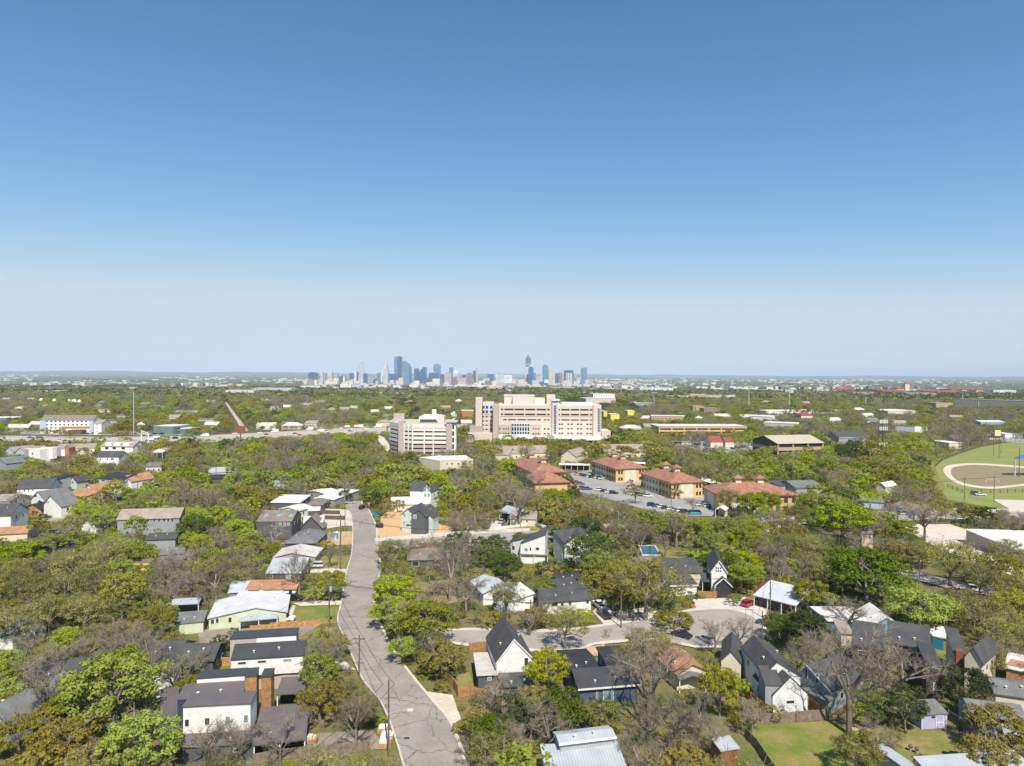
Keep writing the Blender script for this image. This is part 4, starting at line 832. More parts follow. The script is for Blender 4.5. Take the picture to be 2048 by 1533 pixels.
# parking garage: dark core with white parapet bands
gz = P(800, 915).y
def xg(px, dist): return ray(px, 900).x * dist / ray(px, 900).y
dist = P(870, 919).y
xs = [xg(789, dist+26), xg(800, dist+7), xg(825, dist), xg(893, dist), xg(912, dist+2)]
o = thing('parking_garage', 'white and mauve concrete parking garage with seven open decks and an angled corner', 'building', (xs[2], dist, 0))
ox, oy = xs[2], dist
core = [(xs[1]-ox, 8.5), (0, 1.2), (xs[3]-ox, 1.2), (xs[3]-ox, 66), (xs[0]-ox-5, 66), (xs[0]-ox-2.6, 28)]
top_h = zofs(870, 849, dist)
def parapet(z0, z1, mat, name='parapet'):
    """a band that follows the outer faces"""
    ed = [(xs[0]-ox-6, 68), (xs[0]-ox-4, 27), (xs[1]-ox, 6.9), (0, 0), (xs[3]-ox, 0), (xs[3]-ox+.5, 68)]; m = MB()
    for a, b in zip(ed, ed[1:]):
        d = Vector((b[0]-a[0], b[1]-a[1], 0)).normalized(); nn = Vector((-d.y, d.x, 0)) * .9
        m.slab([(a[0],a[1],z1),(b[0],b[1],z1),(b[0]+nn.x,b[1]+nn.y,z1),(a[0]+nn.x,a[1]+nn.y,z1)], z1 - z0)
    put(name, m.mesh(name, mat), o)
put('deck_core', MB().prism(core, 0, top_h - 1.3).mesh('deck_core', DARK), o)  # black core paints the shade inside the open decks
GWH = plain('offwhite_concrete', (.72,.68,.62), .8, .08, .2)
lv = 8; st = (top_h - 1.0) / lv
for k in range(lv):
    z = top_h - k * st; parapet(z - (st*.64 if k else st*.9), z, GWH if k < 5 else wall('mauve'))
for u in (0, .345, .61, 1.0): put('column', MB().box(u*(xs[3]-ox)-.4, u*(xs[3]-ox)+.4, -.15, .5, 0, top_h-.1).mesh('column', GWH), o)
for u in (.33, .66, 1): put('column', MB().box(u*(xs[1]-ox)-.3, u*(xs[1]-ox)+.3, u*6.9-.25, u*6.9+.5, 0, top_h-.1).mesh('column', GWH), o)
put('roof_deck', MB().prism(core, top_h-1.25, top_h-1.0).mesh('roof_deck', plain('roof_deck', (.50,.44,.36), .9, .15, .1)), o)
hs = zofs(900, 845, dist); put('stair_tower', MB().box(xs[3]-ox, xg(904,dist)-ox, -1.5, 9, 0, hs).mesh('stair_tower', wall('mauve')), o)
st_ = put('glazed_stair', MB().box(xg(904,dist)-ox, xs[4]-ox, -.6, 9, 0, hs-1).mesh('glazed_stair', wall('white')), o)
for k in range(7): put('pane', MB().box(xg(904.5,dist)-ox, xs[4]-ox-1.1, -.75, -.62, hs-4.6-k*4.6, hs-1.6-k*4.6).mesh('pane', GLASS), st_)
put('tower_cap', MB().box(xs[3]-ox-1, xs[4]-ox+1, -2.2, 10, hs, hs+.9).mesh('tower_cap', wall('conc')), o)
put('stair_tower', MB().box(xs[0]-ox-6.6, xs[0]-ox+1.5, 60, 67, 0, zofs(784,828,dist+60)).mesh('stair_tower', wall('mauve')), o)
put('stair_tower', MB().box(xs[1]-ox-1.0, xs[1]-ox+3.2, 5.2, 11, 0, zofs(793,842,dist+8)).mesh('stair_tower', wall('mauve')), o)
d2 = dist + 30; ru = put('ramp_upper_deck', MB().box(xg(838,d2)-ox, xg(876,d2)-ox, 30, 60, top_h, zofs(850,834,d2)).mesh('ramp_upper_deck', wall('white')), o)
put('painted_gap_shade', MB().box(xg(840,d2)-ox, xg(873,d2)-ox, 29.8, 29.95, zofs(850,842,d2), zofs(850,840,d2)+.3).mesh('painted_gap_shade', DARK), ru)  # black panel paints the shade inside the upper deck's gap
put('lift_tower', MB().box(xg(876,d2)-ox, xg(889,d2)-ox, 26, 40, top_h-1, zofs(880,832,d2)).mesh('lift_tower', wall('pink')), o)
put('lift_tower', MB().box(xg(864,d2+20)-ox, xg(871,d2+20)-ox, 50, 56, top_h-1, zofs(868,820,d2+20)).mesh('lift_tower', wall('white')), o)
MARKS.append((ox, oy, 'the parking garage')); BOX.append((790, 905, 830, 905, dist)); FOOT.append((Matrix.Translation((-(ox-20), -oy, 0)), 60, 66))
# pale annex in front of the garage
h = House('office_annex', 'low cream office annex with white roof in front of the parking garage', 'building', 'the cream annex')
h.vol((838,915),(880,922),8.5,16,'flat',0,'cream','gravel',o=.1); h.vol((880,922),(947,920),8.2,24,'flat',0,'cream','gravel',o=.1,auto=0,w=[(x,926,x+4,930) for x in (882,892,902,915,924)] + [(x,938,x+4,942) for x in (902,915)])
# hospital
D0 = P(1000, 884).y; hx = lambda px, dd=0: ray(px, 850).x * (D0+dd) / ray(px, 850).y
hz = lambda py, px=1090, dd=0: zofs(px, py, D0+dd)
o = thing('hospital', 'large pale pink hospital with dark window bands and a glazed atrium', 'building', (hx(986), D0, 0)); HX = hx(986)
def hb(name, x0, x1, y0, y1, z0, z1, mat, par=None, lab=None): return put(name, MB().box(x0-HX, x1-HX, y0, y1, z0, z1).mesh(name, mat), par or o, label=lab)
PK = plain('pink_render', (.60,.50,.425), .8, .05, .05); PK2 = plain('deep_and_shaded_pink', (.48,.38,.33), .8, .05, .05); BL = plain('pale_blue_panel', (.50,.56,.64), .7, .04, .1)
T = hz(811)
mainw = hb('wall', hx(997), hx(1186), 0, 40, 0, T, PK); hb('corner_bay', hx(986), hx(997), 1.2, 20, 0, hz(810), PK2)  # the bay's darker pink paints in the shade on its angled face
hb('roof', hx(997)+.6, hx(1186)-.6, .6, 39, T, T+.35, roofm('gravel'))
hb('wing', hx(964), hx(986), 14, 44, 0, hz(806,975,14), PK); hb('wing_panel', hx(965), hx(985.5), 13.7, 14.2, hz(829,975,14), hz(807,975,14), BL)
hb('stair_tower', hx(951,12), hx(964,12), 12, 30, 0, hz(796,957,12), PK); hb('rear_block', hx(949,30), hx(953,30), 30, 60, 0, hz(815,957,30), PK2)
hb('penthouse', hx(1008,14), hx(1068,14), 14, 38, T, hz(793,1040,14), PK); hb('penthouse_band', hx(1007,14), hx(1069,14), 13.7, 38.4, hz(793,1040,14)-.02, hz(791,1040,14), BL)
hb('penthouse', hx(1068,14), hx(1089,14), 12, 34, T, hz(797,1080,14), plain('light_render', (.66,.56,.50), .8, .04)); hb('lift_tower', hx(1093,14), hx(1110,14), 13, 28, T, hz(790,1100,14), PK)
hb('equipment_louvre', hx(1025,12), hx(1058,12), 9, 13, T, T+8, plain('louvre', (.60,.50,.44), .8, .05, band=1, pitch=1.2))
hb('pier', hx(1103), hx(1105.5), -1.2, 6, 0, hz(802), PK2); hb('pier', hx(1114.5), hx(1117), -1.2, 6, 0, hz(802), PK); cap = hb('tower_cap', hx(1101), hx(1119), -2.2, 8, hz(802), hz(798.5), BL)
gl = hb('stair_glazing', hx(1105.5), hx(1114.5), -.8, 6, 0, hz(803), plain('pale_frame', (.55,.56,.58), .5, .05))
for k in range(12):
    z = hz(812 + k*4.75)
    for a, b in ((1107.4,1109.4),(1110.2,1112.4)): hb('pane', hx(a), hx(b), -.95, -.82, z - 1.4, z + .3, GLASS, gl)
hb('corner_tower', hx(1186), hx(1202), -2, 30, 0, hz(810), PK); gl2 = hb('corner_glazing', hx(1194.5), hx(1200.5), -2.5, 0, hz(862), hz(815), plain('pale_frame', (.5,.5,.5), .5))
for k in range(10):
    z = hz(817 + k*4.6)
    for a, b in ((1195.2,1197),(1198,1199.8)): hb('pane', hx(a), hx(b), -2.65, -2.52, z - 1.4, z + .2, GLASS, gl2)
hb('roof_screen', hx(1124,6), hx(1186,6), 6, 30, T, hz(806.5,1150,6), plain('white_screen', (.62,.64,.68), .5, .05))
hb('ledge', hx(1000), hx(1186), -.25, .0, hz(833.5), hz(832.5), PK2); hb('base_panel', hx(997), hx(1023), -.35, 0, 0, hz(868.5), plain('white_panel', (.74,.68,.62), .8, .04)); hb('podium', hx(997), hx(1083), -.5, 0, hz(868), hz(850), PK2); hb('podium', hx(1060), hx(1083), -.6, 0, hz(850), hz(846), PK)
def hw(x0, x1, y0, y1, f=-.12, dd=0): hb('window', hx(x0,dd), hx(x1,dd), f+dd-.1, f+dd+.12, hz(y1,1090,dd), hz(y0,1090,dd), GLASS)
for y in (818.0, 827.8):
    for a, b in ((1002,1006),(1008.5,1027),(1029,1048),(1050.5,1070.5),(1073,1092),(1094.5,1099),(1117,1119.6),(1122.5,1139),(1141.5,1158),(1160.5,1177),(1179.5,1184)): hw(a, b, y, y + 3.0)
for a, b in ((1006.5,1013.5),(1016,1032),(1035,1052),(1054.5,1072),(1074.5,1082),(1087.5,1092),(1094.5,1099),(1117,1120),(1122.5,1139),(1141.5,1158),(1160.5,1177),(1179.5,1184)): hw(a, b, 839.0, 841.0)
for y in (847.3, 856.3, 865.6):
    for a in (1117,1122.3,1134.7,1141.5,1153.8,1160.4,1172.8,1179.5): hw(a, a + 4.0, y, y + 2.4)
    if y > 850:
        for a in (1087.5,1094.5): hw(a, a + 4.2, y+.6, y + 3)
        for a in (999,1006.7,1011.4,1016,1066,1071,1076.3): hw(a, a + 2.2, y+.4, y + 3, f=-.65)
for y in (833.2, 841.6, 850, 858.5):
    for a in (964.4,971.2,980): hw(a, a + 4.2, y, y + 2.2, dd=14)
for y in (813, 822):
    for a in (964.5,971.2,980.2): hw(a, a + 4.6, y, y + 5.2, dd=13.8)
atr = hb('atrium', hx(1023), hx(1060), -1.4, 0, 0, hz(848), plain('pale_frame', (.5,.5,.5), .5))
for i in range(7):
    for j, (a, b) in enumerate(((848.5,852.5),(855,862),(864,868.5))): hb('pane', hx(1023.6+i*5.25), hx(1027.2+i*5.25), -1.55, -1.42, hz(b), hz(a), GLASS, atr)
can = hb('canopy', hx(1037), hx(1168), -16, -1.5, 4.2, 5.6, wall('white')); hb('canopy', hx(1140), hx(1203), -24, -2.1, 4.0, 5.4, wall('white'))
hb('painted_canopy_shade', hx(1045), hx(1200), -3.0, -1.6, 0, 4.0, DARK)  # solid black box paints the shade under the canopy
for i in range(8): hb('canopy_post', hx(1045+i*21), hx(1045+i*21)+.6, -15.5, -15, 0, 4.0, wall('white'))
hb('side_annex', hx(1202.3), hx(1220), -4, 20, 0, hz(861), PK); hb('loading_block', hx(940,10), hx(966,10), 9, 13.9, 0, hz(852,950,10), plain('grey_block', (.33,.30,.28), .8, .05)); hb('loading_block', hx(932), hx(985), -2, 8.8, 0, hz(867,950), PK)
MARKS.append((HX, D0, 'the hospital')); BOX.append((950, 1215, 790, 882, D0)); FOOT.append((Matrix.Translation((-hx(930), -(D0-20), 0)), hx(1222)-hx(930), 70))
# other large buildings
def banded(name, label, A, B, hgt, D, nb, col, short=None, roof='flat', rk='gravel', rise=0, cat='building', corner=None, fr=.5):
    """office block of tan bands with recessed dark glazing"""
    h = House(name, label, cat, short); h.vol(A, B, hgt, D, roof, rise, 'dark_glaze', rk, o=1.0 if roof == 'flat' else 1.2)
    st = (hgt - (.6 if roof == 'flat' else .4)) / nb
    for k in range(nb):
        z1 = hgt - .35 - k * st if roof == 'flat' else hgt - .4 - (k) * st - st*.45; z0 = z1 - st * fr; q = .45
        if z0 < 0: z0 = 0
        m = MB(); W, D_ = h.W, h.D
        m.box(q, W-q, q, q+.6, z0, z1).box(q, W-q, D_-q-.6, D_-q, z0, z1).box(q, q+.6, q+.6, D_-q-.6, z0, z1).box(W-q-.6, W-q, q+.6, D_-q-.6, z0, z1)
        h.part('spandrel_band', m, wall(col))
    nc = max(3, int(h.W / 12))
    for i in range(nc + 1):
        x = .5 + (h.W - 2.2) * i / nc; h.part('column', MB().box(x, x+1.1, .62, 1.3, 0, hgt-.5), wall(col))
    return h
MATS['dark_glaze'] = plain('dark_glaze', (.04,.04,.045), .25, .2)
banded('office_building', 'long three-storey tan office block with white flat roof', (1317,853),(1495,853),10.5,30,3,'ochre','the long tan office')
banded('office_building', 'brown and tan office building with low gabled tan metal roof', (1555,888),(1650,886),11.0,34,2,'tanb','the tan-roofed office',roof='gx',rk='mt',rise=4.5,fr=.45)
h = House('office_building', 'small brown brick office with dark central windows', 'building', None); h.vol((1302,832),(1372,833),8,22,'flat',0,'tanb','gravel',auto=8)
h = House('office_building', 'brown brick stepped office with flat roofs near the car lot', 'building', None); h.vol((1386,812),(1408,812),12,26,'flat',0,'tanb','rt',auto=3); h.vol((1408,817),(1440,817),9,24,'flat',0,'brick','rt',auto=4)
h = House('red_roof_restaurant', 'low building with faded red metal roof in front of the long office', 'building', 'the faded red roof'); h.vol((1421,884),(1447,884),5,16,'gx',4,'cream','mr'); h.vol((1450,884),(1470,884),5,14,'gx',3,'cream','mr')
h = House('civic_building', 'cream drum-like building with stepped white roof beyond the hospital', 'building', None); h.vol((1172,797),(1232,797),16,50,'flat',0,'pink','gravel'); h.vol((1186,788),(1230,788),22,30,'flat',0,'white','gravel',auto=9)
h = House('hotel', 'white and orange five-storey hotel with long brown roof', 'building', 'the hotel')
h.vol((79,841),(187,841),13.2,16,'gx',4.5,'white','rb',o=.2,w=[(92+i*8.7,y,95.6+i*8.7,y+2.8) for i in range(11) for y in (842,848.5,855,861,867.5)])
h.part('accent_band', MB().box(h.W*.4, h.W*.93, .05, .19, 5.2, 7.2), wall('orangeb')); h.part('end_panel', MB().box(h.W*.93, h.W-.15, .05, .19, 0, 12.6), wall('lblue')); h.part('end_panel', MB().box(.2, h.W*.12, .05, .19, 0, 12.6), wall('lblue')); h.part('porch', MB().box(h.W*.62, h.W*.86, -8, -.1, 0, 4.4), wall('brown'))
h.vol((187,848),(203,848),10.5,18,'gx',3.5,'white','rt',o=.2,w=[(193,y,195,y+2) for y in (849,856,862)])
h = House('glass_office', 'small green-tinted office block with two cubes beside the highway', 'building', 'the green-tinted office')
h.vol((307,852),(347,853),8.3,24,'flat',0,'greenglass','gravel',o=.1); h.vol((347,857),(371,858),5.9,20,'flat',0,'greenglass','gravel',o=.1)
for y0, y1 in ((855,857.5),(862,864.5)): h.part('window_band', MB().box(.6, h.W*.55, -.05, .08, zofs(350,y1,P(350,869).y), zofs(350,y0,P(350,869).y)), GLASS)
h = House('glass_office', 'green-banded office block cut by the left edge', 'building'); h.vol((-60,836),(26,836),7.8,24,'flat',0,'greenglass','rw',auto=10)
# red-tiled apartment buildings
def cupola(h, x, y, z):
    c = put('cupola', MB().box(x-1.3, x+1.3, y-1.3, y+1.3, z-2.5, z+1.7).mesh('cupola', wall('cream')), h.root, h.loc, h.rz)
    put('cupola_roof', MB().add([(x-2.2,y-2.2,z+1.7),(x+2.2,y-2.2,z+1.7),(x+2.2,y+2.2,z+1.7),(x-2.2,y+2.2,z+1.7),(x,y,z+3.2)], [(0,1,4),(1,2,4),(2,3,4),(3,0,4),(3,2,1,0)]).mesh('cupola_roof', roofm('tile')), c)
def apt(label, A, B, D, short, w=(), sw=()):
    h = House('apartment_building', label, 'building', short, 'red-tiled apartment buildings'); h.vol(A, B, 8.0, D, 'hip', 4.0, 'ochre', 'tile', o=1.0, t=.4)
    k = min(h.W, D) / 2
    if h.W >= D: cs = ((k + 2, D/2), (h.W - k - 2, D/2))
    else: cs = ((h.W/2, k + 1), (h.W/2, D - k - 1))
    for cx, cy in cs: cupola(h, cx, cy, 12.0)
    # cream middle bay and window rows
    h.part('render_bay', MB().box(h.W*.18, h.W*.62, .7, 1.05, 0, 7.5), wall('cream')); h.part('side_bay', MB().box(h.W-1.05, h.W-.7, D*.3, D*.66, 0, 7.5), wall('cream')); h.part('side_bay', MB().box(.7, 1.05, D*.3, D*.7, 0, 7.5), wall('cream'))
    n = max(4, int(h.W / 3.4))
    for j in range(2):
        for i in range(n): x = 1.8 + (h.W - 4.4) * i / (n - 1); h.part('window', MB().box(x, x+1.5, .55, .75, 1.2 + 3.6*j, 2.9 + 3.6*j), GLASS)
        for y in (D*.12, D*.2, D*.76, D*.85): h.part('window', MB().box(h.W-1.02, h.W-.9, y, y+1.1, 1.2 + 3.6*j, 2.9 + 3.6*j), GLASS)
    return h
h = apt('red-tiled apartment block nearest the wood, its back wing overlapping its front', (1018,924),(1064,946), 20, 'the leftmost red-tiled roof')
h.vol((1068,966),(1140,964),7.6,24,'hip',4.0,'ochre','tile',o=1,t=.4); h.part('porch_roof', MB().add([(h.W,2,4),(h.W+6,2,4),(h.W+6,9,4),(h.W,9,4),(h.W+2,5.5,6)],[(0,1,4),(1,2,4),(2,3,4),(3,0,4),(3,2,1,0)]), roofm('tile'))
apt('red-tiled apartment block behind the white carport and parked cars', (1180,922),(1230,938), 20, 'the second red-tiled roof')
apt('red-tiled apartment block with pale end wall facing the spring tree', (1277,946),(1341,966), 19, 'the third red-tiled roof')
apt('widest red-tiled apartment block, standing along the avenue behind a round tree', (1434,990),(1598,990), 22, 'the avenue apartments')
for k, (A, B, D, lb) in enumerate((((1168,927),(1180,928),5,''),)): pass
def simple(name, label, A, B, hgt, D, roof, rise, wk, rk, cat='building', short=None, group=None, auto=0, open=0, **kw):
    h = House(name, label, cat, short, group); h.vol(A, B, hgt, D, roof, rise, wk, rk, auto=auto, open=open, **kw); return h
simple('carport', 'long flat white carport between the first two red-tiled apartment blocks', (1118,930),(1180,931),3.4,8,'flat',0,'dgray','rw','carport',open=7)
simple('carport', 'white carport running behind the third red-tiled apartment block', (1392,958),(1440,972),3.4,7,'flat',0,'dgray','rw','carport',open=6)
simple('carport', 'small white carport right of the second red-tiled apartment block', (1262,927),(1290,928),3.4,8,'flat',0,'dgray','rw','carport',open=7)
simple('gate_shelter', 'small white gabled gate shelter by the parking entrance', (1430,1020),(1452,1022),3.2,7,'gy',1.2,'cream','rw','shelter',open=5)
simple('villa', 'long brown-roofed row with cream gables and small cupolas', (1010,908),(1100,906),4,20,'gx',4.5,'cream','rt','building','the brown-roofed row',auto=6)
simple('villa', 'brown-roofed block with one cream gable facing us', (1120,912),(1152,914),5,24,'gy',4,'cream','rt')
simple('villa', 'grey-brown roofed building with two cream gables by the hospital trees', (1208,904),(1292,904),4,22,'gx',4.5,'cream','rt',auto=6)
simple('villa', 'short brown roof peeking out of oaks left of the brown-roofed row', (990,910),(1018,911),4,20,'gx',4,'cream','rt')
simple('house', 'dark house with two bright white-edged gables beyond the cell tower', (1678,876),(1740,874),6,20,'gx',5,'gray','rd','house','the white-edged gables',trim=True)
simple('house', 'white shed-roofed building among trees beyond the cell tower', (1830,856),(1856,854),8,20,'shr',2,'white','rw')
simple('clinic', 'small cream flat building with two dark windows beside the park', (1898,886),(1926,886),5,16,'flat',0,'cream','rw','building',short='the cream clinic',auto=2)
simple('clinic', 'long low white-roofed building joined to the cream clinic', (1872,883),(1898,884),4.5,12,'flat',0,'brick','rw')
simple('restaurant', 'white building under trees at the right park corner', (2010,868),(2032,868),5,18,'flat',0,'white','rw')
simple('pavilion', 'low hall with shiny blue-white roof near the right edge', (1962,845),(2012,845),5,20,'gx',2,'sage','ml')
simple('warehouse', 'long white warehouse with serrated blue-tinted roofline', (1532,823),(1688,821),6,40,'flat',0,'white','rw','building','the long white warehouse',auto=14)
simple('warehouse', 'tan warehouse with pale flat roof beyond the warehouse trees', (1776,822),(1836,822),8,50,'flat',0,'cream','rw')
simple('pavilion', 'bright red tent-like roof near the white warehouse', (1602,832),(1630,832),5,24,'hip',5,'white','mr','pavilion','the bright red roof')
simple('warehouse', 'pale low workshop roof between the red tent roof and the tan-roofed office', (1526,845),(1600,848),5,24,'flat',0,'conc','rw')
simple('warehouse', 'grey-white industrial sheds stacked with car parts behind the brick offices', (1500,832),(1545,834),6,30,'flat',0,'white','rw')
for k, (x0, x1, y, nm) in enumerate(((1207,1215,823,'leftmost'),(1221,1240,829,'middle'),(1255,1270,822,'rightmost'))):
    simple('yellow_building', f'bright yellow blocky building, {nm} of the three beyond the hospital', (x0,y),(x1,y),10,20,'flat',0,'yellow','rw',group='bright yellow buildings')
simple('school', 'orange-striped low building beyond the parking garage', (923,822),(948,822),12,24,'flat',0,'orangeb','gravel')
simple('pavilion', 'turquoise tent roof left of the orange-striped building', (901,829),(915,829),5,14,'hip',4,'cream','rw')
simple('apartment_block', 'long modern grey apartment block with many balconies at the right edge', (1906,798),(2090,804),14,30,'flat',0,'tan','rt','building','the balcony apartments',auto=40)
simple('apartment_block', 'low brown end of the modern balcony apartments', (1872,806),(1906,806),14,30,'flat',0,'tanb','rt')

# ------------------------------------------------------------------ far things
ORD = ['', 'first','second','third','fourth','fifth','sixth','seventh','eighth','ninth','tenth','eleventh','twelfth','thirteenth','fourteenth','fifteenth','sixteenth','seventeenth','eighteenth','nineteenth','twentieth',
 'twenty-first','twenty-second','twenty-third','twenty-fourth','twenty-fifth','twenty-sixth','twenty-seventh','twenty-eighth','twenty-ninth','thirtieth','thirty-first','thirty-second','thirty-third','thirty-fourth','thirty-fifth','thirty-sixth','thirty-seventh','thirty-eighth','thirty-ninth','fortieth',
 'forty-first','forty-second','forty-third','forty-fourth','forty-fifth','forty-sixth','forty-seventh','forty-eighth','forty-ninth','fiftieth','fifty-first','fifty-second','fifty-third','fifty-fourth','fifty-fifth','fifty-sixth','fifty-seventh','fifty-eighth','fifty-ninth','sixtieth','sixty-first','sixty-second','sixty-third','sixty-fourth','sixty-fifth']
def facade(name, c1, c2, rough=.35, px=9., pz=4.2, fx=.45, fz=.5):
    m, n, b, out = _new(name); tc = N(n, 'ShaderNodeTexCoord'); s = N(n, 'ShaderNodeSeparateXYZ'); n.links.new(tc.outputs['Object'], s.inputs[0])
    a = math_(n, 'LESS_THAN', math_(n, 'FRACT', math_(n, 'DIVIDE', math_(n, 'ADD', s.outputs[0], s.outputs[1]), px)), fx); d = math_(n, 'LESS_THAN', math_(n, 'FRACT', math_(n, 'DIVIDE', s.outputs[2], pz)), fz)
    f = math_(n, 'MULTIPLY', a, d)
    big = ramp(n, noise(n, tc.outputs['Object'], .02, 3), .35, .65, .8, 1.2)
    n.links.new(scale_col(n, mixc(n, f, c1, c2), big), b.inputs['Base Color']); b.inputs['Roughness'].default_value = rough; return m
FAC = dict(blue=facade('blue_facade', (.06,.13,.26), (.02,.06,.14), .3, 14, 5, .5, .6), pale=facade('pale_facade', (.52,.54,.55), (.28,.33,.38), .5), cream=facade('cream_facade', (.55,.50,.42), (.30,.29,.28), .6),
 white=facade('white_facade', (.72,.72,.72), (.40,.44,.48), .5), dark=facade('dark_facade', (.07,.11,.18), (.03,.05,.09), .3, 14), pink=facade('pink_facade', (.48,.36,.33), (.30,.24,.24), .6), plum=facade('plum_facade', (.26,.17,.20), (.18,.12,.15), .5),
 teal=facade('teal_facade', (.10,.28,.36), (.05,.16,.24), .25, 20, 5, .5, .6), lblue=facade('light_blue_facade', (.14,.24,.38), (.07,.15,.27), .3, 14), brick=facade('brick_facade', (.36,.22,.18), (.24,.16,.14), .7), green=facade('grey_green_facade', (.34,.41,.40), (.22,.28,.29), .5))
SKY_D = 6000.0
def sx(px, d=SKY_D): return ray(px, 750).x * d / ray(px, 750).y
TOW = [(616,632,745,'dark'),(640,646,744,'pale'),(646,651,747,'green'),(655,664,744,'cream'),(665,675,746.5,'green'),(675,683,749,'pink'),(677,684,753,'dark'),(684,689.5,753,'white'),(699,708,746,'blue'),(708,712.5,742.5,'white'),(712.5,717,744,'dark'),
 (717,727,723,'mesh'),(727,734,747,'blue'),(729,741,755.5,'green'),(746,753,758,'dark'),(754,760,745,'lblue'),(760,776,729,'sail'),(777,795,747,'blue'),(788,802.5,713,'step'),(795,803,752,'pink'),(803,822,722,'slant'),(803,824,760,'white'),(828,837,737,'blue'),(838,852,734,'curve'),
 (852,858,757,'dark'),(858,877,745,'blue'),(867,880,728.5,'lblue'),(877,889,748,'blue'),(888.5,902,746,'pink'),(893,906,766,'dark'),(898,906,727,'crown'),(903,913,753,'plum'),(906,917,741,'dome'),(908,926,765,'cream'),(917,933,755,'pink'),(924,932,749,'blue'),(933,950,746,'trap'),(946,952,741,'dark'),(951,956,738.5,'cream'),(958,968,762,'white'),(969,979,755.5,'cream'),(975,987,748,'blue'),(991,1007,748,'pale'),(1008,1024,750,'white'),(1024,1034,765,'brick'),
 (1030,1050,767,'brick'),(1051,1061,714,'cons'),(1046,1056,764,'plum'),(1057,1067,734,'blue'),(1067,1072,745,'lblue'),(1073,1079,753,'cream'),(1079,1085,751,'pale'),(1085,1096.5,730,'teal'),(1078,1089,763,'blue'),(1089,1099,759,'white'),(1098,1110,738,'cream'),(1110,1117,747,'blue'),(1116,1124,744.5,'plum'),(1129,1147,741,'frame'),(1135,1146,760,'blue'),(1153,1163,754,'pale'),(1162,1174,735,'notch')]
TXT = dict(dark='dark blue glass block', pale='pale grey slab tower', green='grey-green slab tower', cream='cream stone tower', pink='pinkish stone tower', white='white slab tower', blue='mid-blue glass tower', lblue='light blue glass tower', plum='plum-brown tower', teal='teal glass tower', brick='low red brick block')
SPEC = dict(mesh='pale slender tower still under construction with lattice top', sail='white curved sail-shaped tower', step='tallest blue tower with flat paired tops', slant='broad blue tower with slanted sail-like roof', curve='blue tower with stepped rounded shoulder', crown='slim blue tower with pointed owl-like crown', dome='pale tower with white domed crown', trap='plum-brown tower flaring towards its base', cons='very tall unfinished tower with dark square top, rightmost giant', frame='dark tower with white framed facade', notch='rightmost blue tower with notched side')
